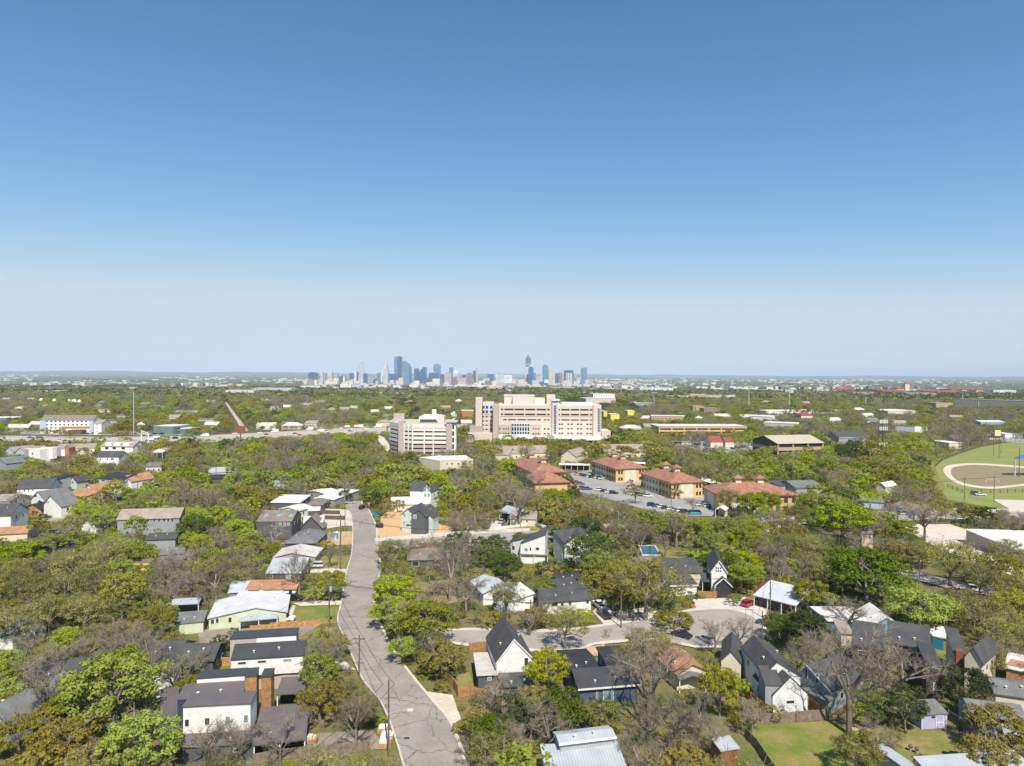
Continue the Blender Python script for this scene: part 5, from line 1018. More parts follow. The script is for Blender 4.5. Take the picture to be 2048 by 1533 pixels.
for i, (x0, x1, yt, ty) in enumerate(TOW):
    d = SKY_D + (i * 37 % 11) * 30; X0, X1 = sx(x0, d), sx(x1, d); w = X1 - X0; hgt = zofs((x0+x1)/2, yt, d) - GH(d); dep = min(max(w, 22), 70)
    lab = SPEC.get(ty) or f'{TXT[ty]}, {ORD[i+1]} from the left in the downtown skyline'
    o = thing('skyscraper', lab, 'tower', ((X0+X1)/2, d, GH(d)), 0, 'downtown skyline towers'); a = w / 2
    def pt(nm, mb, mt): return put(nm, mb.mesh(nm, mt), o)
    bx = lambda x0, x1, z0, z1, y0=0., y1=dep: MB().box(x0, x1, y0, y1, z0, z1)
    if ty == 'sail':
        n = 12; prof = [(-a, 0)] + [(-a + w*.75*(k/n)**2.2, hgt*(k/n)) for k in range(n+1)] + [(a*.95, hgt*.62), (a, 0)]
        pt('shaft', MB().extr(prof, 0, dep, 'Y'), FAC['pale'])
        m = MB(); 
        for k in range(n): p0 = (-a + w*.75*(k/n)**2.2, hgt*k/n); p1 = (-a + w*.75*((k+1)/n)**2.2, hgt*(k+1)/n); m.extr([p0, (p0[0]+w*.16, p0[1]), (p1[0]+w*.10, p1[1]), p1], -3, 0, 'Y')
        pt('curved_fin', m, wall('white'))
    elif ty == 'slant':
        pt('shaft', MB().extr([(-a,0),(a,0),(a*.92,hgt*.72),(a*.62,hgt*.86),(-a*.45,hgt),(-a*.8,hgt*.97)], 0, dep, 'Y'), FAC['lblue']); pt('dark_side', MB().extr([(a,0),(a*.6,0),(a*.6,hgt*.8),(a*.92,hgt*.72)], -4, -.1, 'Y'), FAC['blue'])
    elif ty == 'step': pt('shaft', bx(-a, -a*.1, 0, hgt*.98), FAC['lblue']); pt('shaft', bx(-a*.1, a, 0, hgt, -4), FAC['dark']); pt('podium', bx(-a*1.15, a*1.1, 0, hgt*.22, -10), FAC['dark'])
    elif ty == 'curve': pt('shaft', MB().extr([(-a,0),(a,0),(a,hgt*.97),(a*.3,hgt),(-a*.1,hgt*.9),(-a,hgt*.74)], 0, dep, 'Y'), FAC['blue'])
    elif ty == 'crown':
        pt('shaft', bx(-a, a, 0, hgt*.82), FAC['lblue']); pt('crown', MB().extr([(-a,hgt*.82),(a,hgt*.82),(a*.7,hgt*1.02),(a*.25,hgt*.9),(-a*.25,hgt*.9),(-a*.6,hgt*1.04)], 2, dep-2, 'Y'), FAC['pale'])
    elif ty == 'dome': pt('shaft', bx(-a, a, 0, hgt*.82), FAC['pale']); pt('crown', MB().extr([(-a*.9,hgt*.82),(a*.9,hgt*.82),(a*.5,hgt*.97),(0,hgt*1.02),(-a*.5,hgt*.97)], 2, dep-2, 'Y'), wall('white'))
    elif ty == 'trap': pt('shaft', MB().extr([(-a,0),(a*1.1,0),(a*.75,hgt*.5),(a*.2,hgt*.97),(-a*.8,hgt)], 0, dep, 'Y'), FAC['plum'])
    elif ty == 'mesh':
        pt('shaft', bx(-a, a*.7, 0, hgt*.45), FAC['pale']); m = MB()
        for k in range(9):
            z = hgt * (.47 + .058*k); m.box(-a*.9, a*.9 if k % 3 else a*.4, 0, dep, z, z + 5)
        for x in (-a*.9, -a*.3, a*.5): m.box(x, x+4, 2, 8, 0, hgt*.97)
        pt('lattice', m, FAC['pale']); pt('mast', bx(-a*.55, -a*.2, hgt*.9, hgt*1.06), wall('white'))
    elif ty == 'cons':
        pt('shaft', bx(-a, a*.3, 0, hgt*.70), FAC['pale']); pt('unfinished_floors', bx(-a*.8, a*.8, hgt*.66, hgt*.8), wall('conc')); m = MB()
        for k in range(6): z = hgt*(.78 + .034*k); m.box(-a, a, 0, dep, z, z + 5)
        for x in (-a, -a*.3, a*.3, a*.85): m.box(x, x+5, 0, 6, hgt*.7, hgt*.99)
        pt('dark_frame', m, FAC['dark']); pt('crane', bx(-a*.4, a*.4, hgt*1.0, hgt*1.05), FAC['dark']); pt('crane_mast', bx(-1.5, 1.5, hgt*.95, hgt*1.16, 5, 8), wall('pink'))
    elif ty == 'frame':
        pt('shaft', bx(-a, a, 0, hgt), FAC['dark']); m = MB()
        for x in (-a*.55, -a*.2, .18*a, .5*a): m.box(x, x+7, -3, -.1, 0, hgt*.84)
        pt('white_fins', m, wall('white'))
    elif ty == 'notch': pt('shaft', MB().extr([(-a,0),(a,0),(a,hgt),(-a*.9,hgt*.96),(-a,hgt*.72),(-a*.7,hgt*.7),(-a*.7,hgt*.4),(-a,hgt*.38)], 0, dep, 'Y'), FAC['lblue'])
    else:
        pt('shaft', bx(-a, a, 0, hgt*.965), FAC[ty]); pt('roof_plant', bx(-a*.6, a*.5, hgt*.965, hgt, 4, dep-4), FAC['pale' if i % 2 else 'dark'])
BOX.append((610, 1178, 712, 768, SKY_D))

WHITE, CREAMR = roofm('rw'), roofm('gravel')
def far(x0, x1, yt, yb, label, wk, rk, roof='flat', name='building', dep=None, group=None, rise=0):
    """a distant building between pixel columns x0 and x1, rows yt to yb"""
    g = PG((x0+x1)/2, yb); d = g.y; X0, X1 = sx(x0, d), sx(x1, d); w = X1 - X0; z = zofs((x0+x1)/2, yt, d) - GH(d); dep = dep or min(w*.6, 60) 
    o = thing(name, label, 'building', ((X0+X1)/2, d, GH(d)), 0, group); hw_ = z - rise
    put('wall', MB().box(-w/2, w/2, 0, dep, 0, hw_ - .5).mesh('wall', FAC.get(wk) or wall(wk)), o)
    if roof == 'flat': m = MB().box(-w/2-.5, w/2+.5, -.5, dep+.5, hw_-.5, hw_)
    else: m = MB().add([(-w/2-1,-1,hw_),(w/2+1,-1,hw_),(w/2+1,dep+1,hw_),(-w/2-1,dep+1,hw_),(-w/2+min(w,dep)*.3,dep/2,z),(w/2-min(w,dep)*.3,dep/2,z)], [(0,1,5,4),(1,2,5),(2,3,4,5),(3,0,4),(3,2,1,0)])
    put('roof', m.mesh('roof', roofm(rk)), o); BOX.append((x0, x1, yt, yb - (yb-yt)*.3, d))
    return o
far(1675,1711,775,786,'long hall with red hip roof west of the campus castle','cream','mr','hip','campus_hall',rise=9)
c = far(1794,1834,773,786,'cream stone main building with red roofs and a pointed red spire','cream','mr','hip','castle_hall',rise=8)
d = c.location.y; zt = zofs(1813, 763, d) - GH(d); put('tower', MB().box(-8,8,-4,12,0,zt*.78).mesh('tower', wall('cream')), c); put('spire', MB().add([(-9,-5,zt*.78),(9,-5,zt*.78),(9,13,zt*.78),(-9,13,zt*.78),(0,4,zt)], [(0,1,4),(1,2,4),(2,3,4),(3,0,4),(3,2,1,0)]).mesh('spire', roofm('mr')), c)
for L_ in ((1753,1776,778,788,'cream hall with red roof left of the castle-like building','cream','mr','hip'),(1772,1817,780,793,'broad red hip roof in front of the castle-like building','cream','mr','hip'),(1707,1754,785,795,'long low building with orange-red roof','cream','ro','flat'),(1733,1746,783,788,'small white box above the orange-red roof','white','rw','flat'),
  (1845,1876,779,790,'red-roofed hall beside the water tower','cream','mr','hip'),(1876,1926,781,793,'wide low red-roofed hall right of the castle-like building','pink','mr','hip'),(1904,1953,776,785,'distant red-roofed dormitory, highest on the right','brick','mr','hip'),(1953,1985,777,791,'cream and white campus block with red cap','white','mr','hip'),(1987,2033,780,792,'white campus block near the right edge','white','rt','flat')):
    far(L_[0],L_[1],L_[2],L_[3],L_[4],L_[5],L_[6],L_[7],'campus_hall',rise=6 if L_[7]=='hip' else 0)
for L_ in ((1813,1872,786,797,'long green glass building in front of the red roofs','green','rt'),(1615,1652,783,790,'low cream building left of the campus','cream','gravel'),(1657,1680,787,793,'small tan building below the first red hip roof','ochre','gravel'),(1543,1564,779,787,'cream hall with pointed ends on the horizon woods','cream','rs'),(1571,1588,780,793,'tan tower-like building by the tall light mast','cream','rs'),
  (1280,1346,776,788,'big white institutional building beyond the hospital woods','white','gravel'),(1230,1246,777,785,'small orange and white building right of the hospital skyline','ro','rs'),(1254,1280,780,788,'dark-banded office left of the big white institution','dark','rw'),(1331,1357,792,802,'grey glass office in front of the tan mall roofs','green','rw'),(1357,1381,792,803,'white and tan store block in the middle right','cream','gravel'),(1381,1413,789,803,'brown and tan store block with tower corner','tanb','gravel'),(1412,1453,791,803,'long store with sloping cream roof','cream','rs'),(1452,1471,791,804,'white store block at the end of the cream roofs','white','rw'),
  (1193,1221,768,778,'white apartment slab right of the skyline','white','rw'),(1421,1446,776,783,'low white building beyond the store roofs','white','rw'),(1467,1515,776,783,'long low white building near the second light mast','white','rw'),(1270,1306,806,815,'low green-walled building with white roof','green','rw'),(1487,1507,791,800,'small building with orange roof below the light mast','cream','ro'),
  (15,70,783,791,'row of white warehouses at the far left, its left part','white','rw'),(72,120,782,791,'middle part of the far left warehouse row','pale','rw'),(122,163,782,789,'right part of the far left warehouse row','white','rw'),(196,209,819,828,'cream gabled house above the hotel, left of a pair','cream','rs'),(210,222,818,827,'tan gabled house above the hotel, right of a pair','cream','rt'),(75,96,808,816,'brownish house roof above the hotel','tanb','rt'),
  (381,452,786,793,'low white store row left of the railway end','white','rw'),(451,507,781,793,'white warehouse block above the railway','white','rw'),(506,582,777,789,'wide white warehouse cluster left of the skyline','pale','rw'),(756,824,787,794,'long curved white shelter roof below the skyline','cream','rw'),(1015,1022,779,789,'small white gabled church in the woods below the skyline','white','rw'),
  (600,640,772,780,'low white commercial block at the skyline foot','white','rw'),(830,870,770,776,'pale flat block at the foot of the blue towers','pale','rw'),(985,1045,767,775,'long cream hall at the foot of the white slabs','cream','rs'),(1100,1150,775,781,'pale curved-roof hall beyond the hospital','cream','rs'),(1150,1196,785,793,'white flat roofs just behind the hospital tower','white','rw'),
  (520,545,798,803,'pale house roof in the mid-left woods','cream','rs'),(600,625,806,812,'white house roof below the warehouse cluster','white','rs'),(630,655,800,806,'pale pink house roof in woods right of the railway','pink','rt'),(700,716,812,818,'bright white house in the woods left of the garage','white','rw'),(1720,1745,800,806,'small white shop near the light poles','white','rs'),(1760,1790,801,807,'brown house roof below the castle-like building','brick','rt'),(1800,1828,796,803,'low blue-grey roof below the green glass building','lblue','rg'),(1770,1786,802,808,'little pink-roofed house right of the light pole','pink','ro'),
  (230,262,830,838,'brown roof in the woods right of the hotel','tan','rt'),(300,330,810,815,'grey-brown roof left of the tall light mast','cream','rt'),(340,400,820,826,'long grey roof above the green-tinted office','cream','rg'),(395,430,838,845,'grey roof with pale gable beside the green-tinted office','cream','rt'),(205,235,840,850,'grey-brown roofs just right of the hotel','tan','rg')):
    far(*L_)
for k, x in enumerate((81, 107, 138, 146, 158)):
    far(x-4, x+5, 797+k*.6, 804+k*.6, f'{ORD[k+1]} from the left of five tiny white tent-shaped houses in the woods', 'white', 'rw', 'hip', 'tent_house', group='white tent-shaped houses', rise=6)

# far buildings nobody could count
def scatter_buildings():
    r = np.random.default_rng(5); mats = [WHITE, wall('cream'), wall('pink'), wall('lblue'), roofm('rt'), roofm('rg')]; m = MB(); n = 0
    cl = [(r.uniform(-80, 2130), r.uniform(753.5, 783)) for _ in range(105)] + [(r.uniform(560, 1250), r.uniform(762, 772)) for _ in range(34)] + [(r.uniform(1180, 1700), r.uniform(758, 772)) for _ in range(22)]
    for _k in range(330):
        px = r.uniform(606, 1185); d = r.uniform(5300, 6900); X = sx(px, d); w = r.uniform(18, 60); hh = r.uniform(12, 34) + (r.random() < .25) * r.uniform(10, 42); i = r.choice(6, p=(.10,.20,.18,.22,.14,.16))
        m.box(X - w/2, X + w/2, d, d + 30, GH(d), GH(d) + hh, int(i))
    for cx, cy in cl:
        for k in range(r.integers(5, 22)):
            px = cx + r.normal() * 30; py = cy + r.normal() * 1.0 + (px-1024)*.0055
            if py < 753.3 + (px-1024)*.0055: continue
            g = PG(px, py); d = g.y
            if d > 19000: continue
            s = FPX and d / FPX; w = s * abs(r.normal()) * 5.5 + 9 + s*.8; hh = r.uniform(12, 18) + s * r.uniform(.4, 1.5); dep = r.uniform(15, 60)
            if d < 2500: hh = r.uniform(7, 11)
            i = r.choice(6, p=(.22,.22,.14,.10,.18,.14)); m.box(g.x - w/2, g.x + w/2, d, d + dep, g.z, g.z + hh, int(i))
    o = put('distant_town', m.mesh('distant_town', mats)); o['label'] = 'mass of far pale buildings scattered to the horizon'; o['category'] = 'town'; o['kind'] = 'stuff'
scatter_buildings()
# low hills on the horizon
def hills():
    m = MB(); r = random.Random(3)
    for (xa, xb, y, hgt) in ((-22000, -3000, 21000, 105), (-4000, 9000, 27000, 88), (7000, 26000, 24000, 80)):
        n = 60; xs_ = [xa + (xb-xa)*i/n for i in range(n+1)]; hs_ = [hgt * (.55 + .45*math.sin(math.pi*i/n)) * (.82 + .2*math.sin(i*.37+xa) + .10*math.sin(i*1.1)) for i in range(n+1)]
        vs = []
        for x, h_ in zip(xs_, hs_): vs += [(x, y-2600, -2), (x, y, h_*.75), (x, y+900, h_*.8), (x, y+3500, -2)]
        fs = [(4*i+k, 4*i+4+k, 4*i+5+k, 4*i+1+k) for i in range(n) for k in range(3)]; m.add(vs, fs)
    o = put('hills', m.mesh('hills', GROUND)); structure(o)
hills()

# roofs peeking out of the woods
rpk = random.Random(41); cpk = [(rpk.uniform(-20, 1900), rpk.uniform(786, 868)) for _ in range(400)]; _ok = []
for _x, _y in cpk:
    if 430 < _x < 510: continue
    if any(b[0]-12 < _x < b[1]+12 and b[2]-8 < _y < b[3]+14 for b in BOX) or any(inpoly(_x, _y, p) for p in POLY) or any(abs(_x-q[0]) < 26 and abs(_y-q[1]) < 5 for q in _ok): continue
    _ok.append((_x, _y))
_ok = sorted(_ok[:58])
for i, (_x, _y) in enumerate(_ok):
    g = P(_x, _y); k = FPX / g.y; w = rpk.uniform(12, 24) * k; rk, rn = rpk.choice((('rg','grey'),('rt','brown'),('rw','white'),('rt','taupe'),('rd','charcoal'),('rs','cream'))); wk, wn = rpk.choice((('white','white'),('cream','cream'),('tan','tan'),('white','white')))
    h = House('woodland_house', f'{wn} house with {rn} roof, {ORD[i+1]} from the left among those peeking from far woods', 'house', None, 'houses peeking from the far woods')
    h.vol((_x, _y - 4*k), (_x + w, _y - 4*k + rpk.uniform(-.8, .8)), 4.0, rpk.uniform(9, 14), rpk.choice(('gx','hip','gx','gy')), 3.2, wk, rk, auto=2, hide=True)
    BOX.append((_x, _x + w, _y - 8.5*k, _y - 3*k, g.y))

# ------------------------------------------------------------------ cars
CARC = dict(white=(.75,.75,.76), black=(.02,.02,.024), silver=(.42,.43,.45), red=(.45,.015,.02), blue=(.04,.09,.25), grey=(.13,.14,.15), teal=(.03,.35,.45), green=(.05,.12,.07), tan=(.4,.33,.22))
def paint(c):
    k = 'paint_' + c
    if k not in MATS:
        m, n, b, out = _new(k); b.inputs['Base Color'].default_value = CARC[c] + (1,); b.inputs['Roughness'].default_value = .3; b.inputs['Coat Weight'].default_value = .6; MATS[k] = m
    return MATS[k]
RUB = plain('tyre_rubber', (.02,.02,.02), .9, .1); RIMM = plain('wheel_rim', (.35,.35,.36), .4, .05, metal=.6); CGL = plain('car_glass', (.015,.02,.025), .08, .1, spec=.7)
LAMPC = plain('headlight_glass', (.6,.6,.58), .2, .05); LAMPR = plain('tail_light', (.35,.02,.02), .3, .05)
def beam(prof, w0, w1=None, zc=None):
    """closed side profile extruded in y, with the part above zc drawn in to w1"""
    m = MB(); n = len(prof); vs = []
    for sgn in (-1, 1):
        for x, z in prof:
            k = w0 if (zc is None or z <= zc) else w1
            vs.append((x, sgn*k, z))
    m.add(vs, [tuple(range(n)), tuple(range(2*n-1, n-1, -1))] + [(i, n+i, n+(i+1)%n, (i+1)%n) for i in range(n)]); return m
PROF = dict(
 sedan=([(-2.3,.35),(2.3,.35),(2.32,.62),(2.2,.78),(1.0,.93),(-1.6,.98),(-2.28,.88)], [(-1.75,.95),(-1.15,1.42),(.25,1.45),(1.1,.92)]),
 suv=([(-2.3,.4),(2.3,.4),(2.32,.75),(2.2,.95),(1.1,1.08),(-2.3,1.1)], [(-2.25,1.05),(-2.0,1.68),(.35,1.72),(1.15,1.05)]),
 van=([(-2.6,.4),(2.6,.4),(2.62,.8),(2.3,1.15),(-2.6,1.2)], [(-2.58,1.15),(-2.5,2.05),(1.4,2.05),(2.15,1.12)]),
 pickup=([(-2.8,.5),(2.8,.5),(2.82,.85),(2.7,1.08),(1.3,1.15),(-.7,1.15),(-.72,1.2),(-2.8,1.2)], [(-.75,1.12),(-.65,1.78),(.7,1.82),(1.45,1.12)]),
 truck=([(-3.6,.5),(3.6,.5),(3.6,1.5),(2.9,1.55),(-3.6,1.55)], [(-3.5,1.5),(-3.5,3.3),(1.9,3.3),(1.9,1.5)]))
CARS = {}
def car_proto(ty, c):
    if (ty, c) in CARS: return CARS[(ty, c)]
    b, g = PROF[ty]; L_ = max(x for x, z in b); W = .92 if ty != 'truck' else 1.2; zc = g[0][1] + .12
    body = beam(b, W).mesh('body', paint(c)); cab = beam(g, W*.93, W*.76, zc).mesh('cabin', CGL if ty not in ('truck',) else paint('white'))
    ro = [(x*.98 + (.02), z) for x, z in g]; zt = max(z for x, z in g); xt = [x for x, z in g if z > zt - .1]
    roof = MB().box(min(xt)+.02, max(xt)-.02, -W*.75, W*.75, zt-.04, zt+.04).mesh('roof', paint(c))
    wheel = MB().tube((0,-.12,0),(0,.12,0),.34,.34,12).mesh('tyre', RUB); rim = MB().tube((0,-.135,0),(0,.135,0),.2,.2,8).mesh('rim', RIMM)
    hl = MB().box(L_-.06, L_+.03, -.14, .14, .62, .78).mesh('headlight', LAMPC); tl = MB().box(-L_-.03, -L_+.06, -.13, .13, .72, .88).mesh('tail_light', LAMPR)
    bed = MB().box(-2.7,-.85,-W*.82,W*.82,1.14,1.215).mesh('cargo_bed', DARK) if ty == 'pickup' else None
    CARS[(ty, c)] = (body, cab, roof, wheel, rim, hl, tl, bed, L_, W); return CARS[(ty, c)]
def car(ty, c, p, rz, label, group=None, z=.0, small=False):
    body, cab, roof, wheel, rim, hl, tl, bed, L_, W = car_proto(ty, c)
    o = thing({'sedan':'sedan_car','suv':'sport_utility_car','van':'van','pickup':'pickup_truck','truck':'box_truck'}[ty], label, {'sedan':'car','suv':'car','van':'van','pickup':'pickup truck','truck':'truck'}[ty], (p.x, p.y, z), rz, group)
    put('body', body, o); put('cabin', cab, o); put('roof', roof, o)
    if bed: put('cargo_bed', bed, o)
    if not small:
        for sx_ in (-1, 1):
            for sy in (-1, 1):
                w = put('wheel', wheel, o, (sx_*L_*.62, sy*W*.9, .34)); put('rim', rim, w)
        for sy in (-1, 1): put('headlight', hl, o, (0, sy*W*.7, 0)); put('tail_light', tl, o, (0, sy*W*.72, 0))
    x, y = proj((p.x, p.y, .8)); k = FPX / p.y * 1.8
    if p.y < 700: BOX.append((x-k, x+k, y-k*.5, y+k*.4, p.y))
    return o
R_ = math.radians; GZ = .16
for ty, c, x, y, a, lab in (
 ('suv','black',588,1201,0,'black car on the driveway beside the orange-roofed ranch house'),('suv','white',632,1136,180,'white car parked on the short driveway by the bare trees'),('pickup','white',566,1244,0,'white pickup truck nosing out of the lime green house carport'),
 ('suv','red',1497,1213,40,'small red hatchback parked by the big pale metal roof'),('pickup','white',1198,1217,105,'white pickup truck in the short driveway, behind the black one'),('pickup','black',1208,1235,105,'black pickup truck in the short driveway, nearest the cul-de-sac'),
 ('sedan','silver',1412,1284,120,'silver car parked at the kerb behind bare twigs in the cul-de-sac'),('sedan','black',1363,1276,140,'black car at the edge of the cul-de-sac by the round bush'),('suv','black',690,998,20,'black car furthest up the main street on its left side'),('suv','black',700,989,10,'black car under the dark tree at the street end'),('suv','black',724,1019,85,'black car parked at the right kerb where the street bends'),
 ('suv','blue',670,1003,15,'dark blue car parked on the yard below the long white roofs'),('suv','silver',1004,1047,75,'silver pickup-sized car under the grey carport roof'),('pickup','white',1943,1184,-25,'white pickup truck driving on the curved avenue'),('suv','silver',1808,1031,5,'silver car waiting on the avenue left of the pink gravel'),
 ('sedan','white',1961,992,-15,'white car on the grass by the track fence'),('suv','blue',1952,990,-15,'dark car beside the white car by the track fence'),('suv','black',90,1038,10,'black car at the end of the far left driveway'),('sedan','black',240,1001,5,'black car parked on the street above the bright tree'),('sedan','black',315,974,10,'black car beneath the utility pole of the left neighbourhood'),
 ('sedan','grey',108,1068,0,'pale car on the driveway left of the blue-black roof'),('suv','black',102,915,0,'black car in the garage mouth of the white cube house'),('van','white',1178,880,0,'white van in front of the hospital canopy'),('suv','blue',1392,1030,0,'bright blue cargo box beside the parking entrance'),
 ('suv','black',1440,1028,0,'black car under the white gate shelter'),('sedan','silver',700,1008,0,'silver car left of the street bend'),('suv','green',878,1152,0,'dark car body at the hedge')):
    if 'hedge' in lab: continue
    if 'bright blue' in lab: ty, c, lab = 'van', 'teal', 'bright turquoise van beside the parking entrance'
    if 'pickup-sized' in lab: lab = 'silver car under the grey carport roof'
    car(ty, c, P(x, y), R_(a), lab, z=GZ)
def lot(name, rows, where, seed, jitter=.5):
    r = random.Random(seed); n = 0; g = 'cars parked ' + where
    for (x0, y0, x1, y1, k, a) in rows:
        for i in range(k):
            n += 1; t = (i + .5) / k; p = P(x0 + (x1-x0)*t, y0 + (y1-y0)*t); c = r.choice(['white','white','silver','black','black','grey','blue','red','white','silver']); ty = r.choice(['sedan','suv','suv','sedan','pickup'])
            car(ty, c, p, R_(a + r.uniform(-3, 3)), f'{c} {dict(sedan="low car",suv="tall car",pickup="pickup")[ty]}, {ORD[n]} from left, {where}', g, z=GZ, small=p.y > 450)
lot('a', [(1152,950,1206,960,11,55),(1150,965,1165,972,2,0),(1162,978,1178,982,2,0),(1196,982,1232,990,4,-5)], 'by the first red-tiled roofs', 1)
lot('b', [(1250,956,1272,984,8,-20),(1268,990,1300,996,4,-15)], 'beside the third red-tiled roof', 2)
lot('c', [(1404,976,1432,1004,8,-30),(1398,1012,1430,1018,4,-5)], 'beside the avenue apartments', 3)
lot('d', [(1300,1012,1385,1030,9,10)], 'behind the hedge of the apartment entrance', 4)
lot('e', [(1195,856,1280,852,9,10),(1205,866,1278,864,8,10)], 'in the hospital side lot', 5)
lot('f', [(1312,820,1382,818,14,5),(1312,828,1380,827,12,5)], 'beyond the small brick office', 6)
lot('g', [(1395,838,1485,838,18,0)], 'by the stepped brick office', 7)
lot('h', [(1348,888,1425,893,10,20),(1450,900,1525,893,8,-20)], 'by the long tan office', 8)
lot('i', [(968,897,1035,902,7,0)], 'below the hospital left corner', 9)
lot('j', [(60,868,330,870,20,0)], 'in front of the hotel', 10)
lot('k', [(1975,876,2040,880,6,10)], 'at the park corner near the yellow sign', 11)
hw = [(300,884,.9),(312,880,1),(350,879,1),(470,869,1),(485,874,0),(520,868,1),(533,871,0),(550,866,1),(565,864,1),(575,872,0),(590,869,0),(620,861,1),(628,862,1),(645,866,0),(652,865,0),(684,858,1),(693,858,1),(712,857,1),(720,856,1),(733,859,1),(742,857,1),(756,856,1),(640,858,1),(600,872,0),(440,878,0),(410,874,1),(170,880,0),(60,878,1),(120,884,0),(230,878,0),(700,864,0),(660,862,1)]
rr = random.Random(12); hw.sort()
for i, (x, y, s) in enumerate(hw):
    c = rr.choice(['white','white','silver','black','grey','white','red','blue']); ty = rr.choice(['sedan','suv','pickup','sedan','van','truck']) if x not in (712, 720) else 'truck'
    a = math.degrees(math.atan2(P(x+4, y - (.055*4 if x > 400 else 0)).y - P(x, y).y, P(x+4, y).x - P(x, y).x)) * .3
    car(ty, c, P(x, y), R_(a + (180 if s else 0)), f'{c} {dict(sedan="car",suv="tall car",pickup="pickup",van="van",truck="box truck")[ty]}, {ORD[i+1]} vehicle from the left on the highway', 'vehicles on the highway', z=.3, small=True)

# ------------------------------------------------------------------ poles, lamps, signs
POLEW = plain('pole_wood', (.17,.11,.08), .9, .2, .8); GALV = plain('galvanised_steel', (.50,.51,.52), .45, .05, metal=.3)
WIRES = []
def upole(x, yb, yt, label, lamp=0, arm=1, tr=0, group='wooden utility poles'):
    g, hh = at(x, yb, yt); r = max(.16, hh*.014); o = thing('utility_pole', label, 'utility pole', g, 0, group)
    put('pole', MB().tube((0,0,0),(0,0,hh), r, r*.72, 8).mesh('pole', POLEW), o)
    if arm: put('cross_arm', MB().box(-1.2,1.2,-.07,.07,hh-.9,hh-.72).mesh('cross_arm', POLEW), o)
    if tr: put('transformer', MB().tube((.4,-.3,hh-2.6),(.4,-.3,hh-1.5),.32,.32,10).mesh('transformer', GALV), o)
    if lamp:
        m = MB(); q = Vector((0,-.1,hh*.55)); e = Vector((lamp*.55, -.6, hh*.55+.9)); f = Vector((lamp, -.8, hh*.55+1.1)); m.tube(q, e, .07, .06, 6); m.tube(e, f, .06, .06, 6)
        put('lamp_arm', m.mesh('lamp_arm', GALV), o); put('lamp_head', MB().box(f.x-.1, f.x+.75, f.y-.2, f.y+.2, f.z-.1, f.z+.1).mesh('lamp_head', plain('lamp_white', (.75,.75,.72), .4, .03)), o)
    return g + Vector((0,0,hh-.7))
t1 = upole(777,1513,1360,'tall brown utility pole with a street lamp arm reaching over the main street',lamp=3.2,arm=0)
t2 = upole(718.5,1352,1270,'dark utility pole on the left kerb of the main street bend')
t3 = upole(658.5,1258,1160,'brown utility pole with white transformer beside the small round yard tree',tr=1)
t4 = upole(681,1140,1030,'leaning brown utility pole by the blue portable toilet'); t5 = upole(690,1055,1012,'thin dark utility pole at the far end of the row of houses')
t6 = upole(1242,1258,1148,'brown utility pole with white transformer at the driveway of the pickups',tr=1); t7 = upole(1540,1245,1146,'dark utility pole rising before the big pale metal roof'); t8 = upole(1524,1298,1222,'slim dark pole at the kerb behind the white slot-window house',arm=0)
t9 = upole(1061,1270,1200,'dark utility pole behind the steep white gable house')
row = [upole(x, yb, yt, lb) for x, yb, yt, lb in ((1575,1050,985,'utility pole left of the round tree on the avenue'),(1589,1033,972,'tall utility pole in front of the avenue apartments'),(1792,1012,962,'utility pole among trees, leftmost of the dark group near the track'),(1825,1006,962,'second utility pole from the left of the dark group near the track'),(1867,1010,960,'thickest utility pole of the dark group near the track'),(1929,1000,955,'utility pole at the left end of the track fence'),(1988,1004,952,'double-armed utility pole in front of the running track'))]
upole(1342,1040,985,'utility pole before the parking lot hedge'); upole(432,965,925,'utility pole in the woods path clearing'); upole(275,1005,950,'utility pole beside the diagonal residential street',tr=1); upole(256,1000,955,'thinner pole left of the diagonal residential street'); upole(396,905,880,'small pole near the highway verge')
upole(1998,918,880,'wooden pole in the park, middle of three',arm=0); upole(2002,908,878,'wooden pole in the park, rightmost of three',arm=0); upole(1987,912,872,'wooden pole in the park, leftmost of three',arm=0); upole(2038,955,895,'lamp-topped pole on the park lawn',arm=0); upole(1693,1000,965,'short pole with white transformer before the grey bungalow',tr=1); upole(1886,1260,1215,'thin pole in the woods right of the bright green tree',arm=0)
CABLE = plain('cable', (.05,.05,.05), .7, .05)
def wire(pts, label):
    m = MB()
    for a, b in zip(pts, pts[1:]):
        n = 8; q = [a.lerp(b, i/n) - Vector((0,0,(b-a).length*.02*4*(i/n)*(1-i/n))) for i in range(n+1)]
        for off in (-.9, .9): 
            for u, v in zip(q, q[1:]): m.tube(u + Vector((off,0,0)), v + Vector((off,0,0)), .045, .045, 3, cap=False)
    me = m.mesh('power_line', CABLE); o = put('power_line', me); tag(o, label, 'power line')
wire([t1, t2, t3, t4, t5], 'power line sagging along the left side of the main street'); wire(row, 'power line along the avenue past the running track'); wire([t9, t6, t7], 'power line between the poles around the cul-de-sac')
wire([t1, P(640,1500,9)], 'service cable from the tall lamp pole to the carport'); wire([t2, P(600,1330,7)], 'service cable from the bend pole to the white slit-window house'); wire([t3, P(560,1225,5)], 'service cable to the lime green house')
wire([t7, t8], 'cable between the two dark cul-de-sac poles'); wire([t3, P(880,1185,9), t9], 'power line crossing the main street to the steep white gable house'); wire([P(430,925,12), P(600,905,13), P(900,905,12)], 'faint power line above the middle woods')
wire([t4, P(760,1050,10), P(930,1060,11), P(1010,1062,10)], 'power line across the main street to the side street')
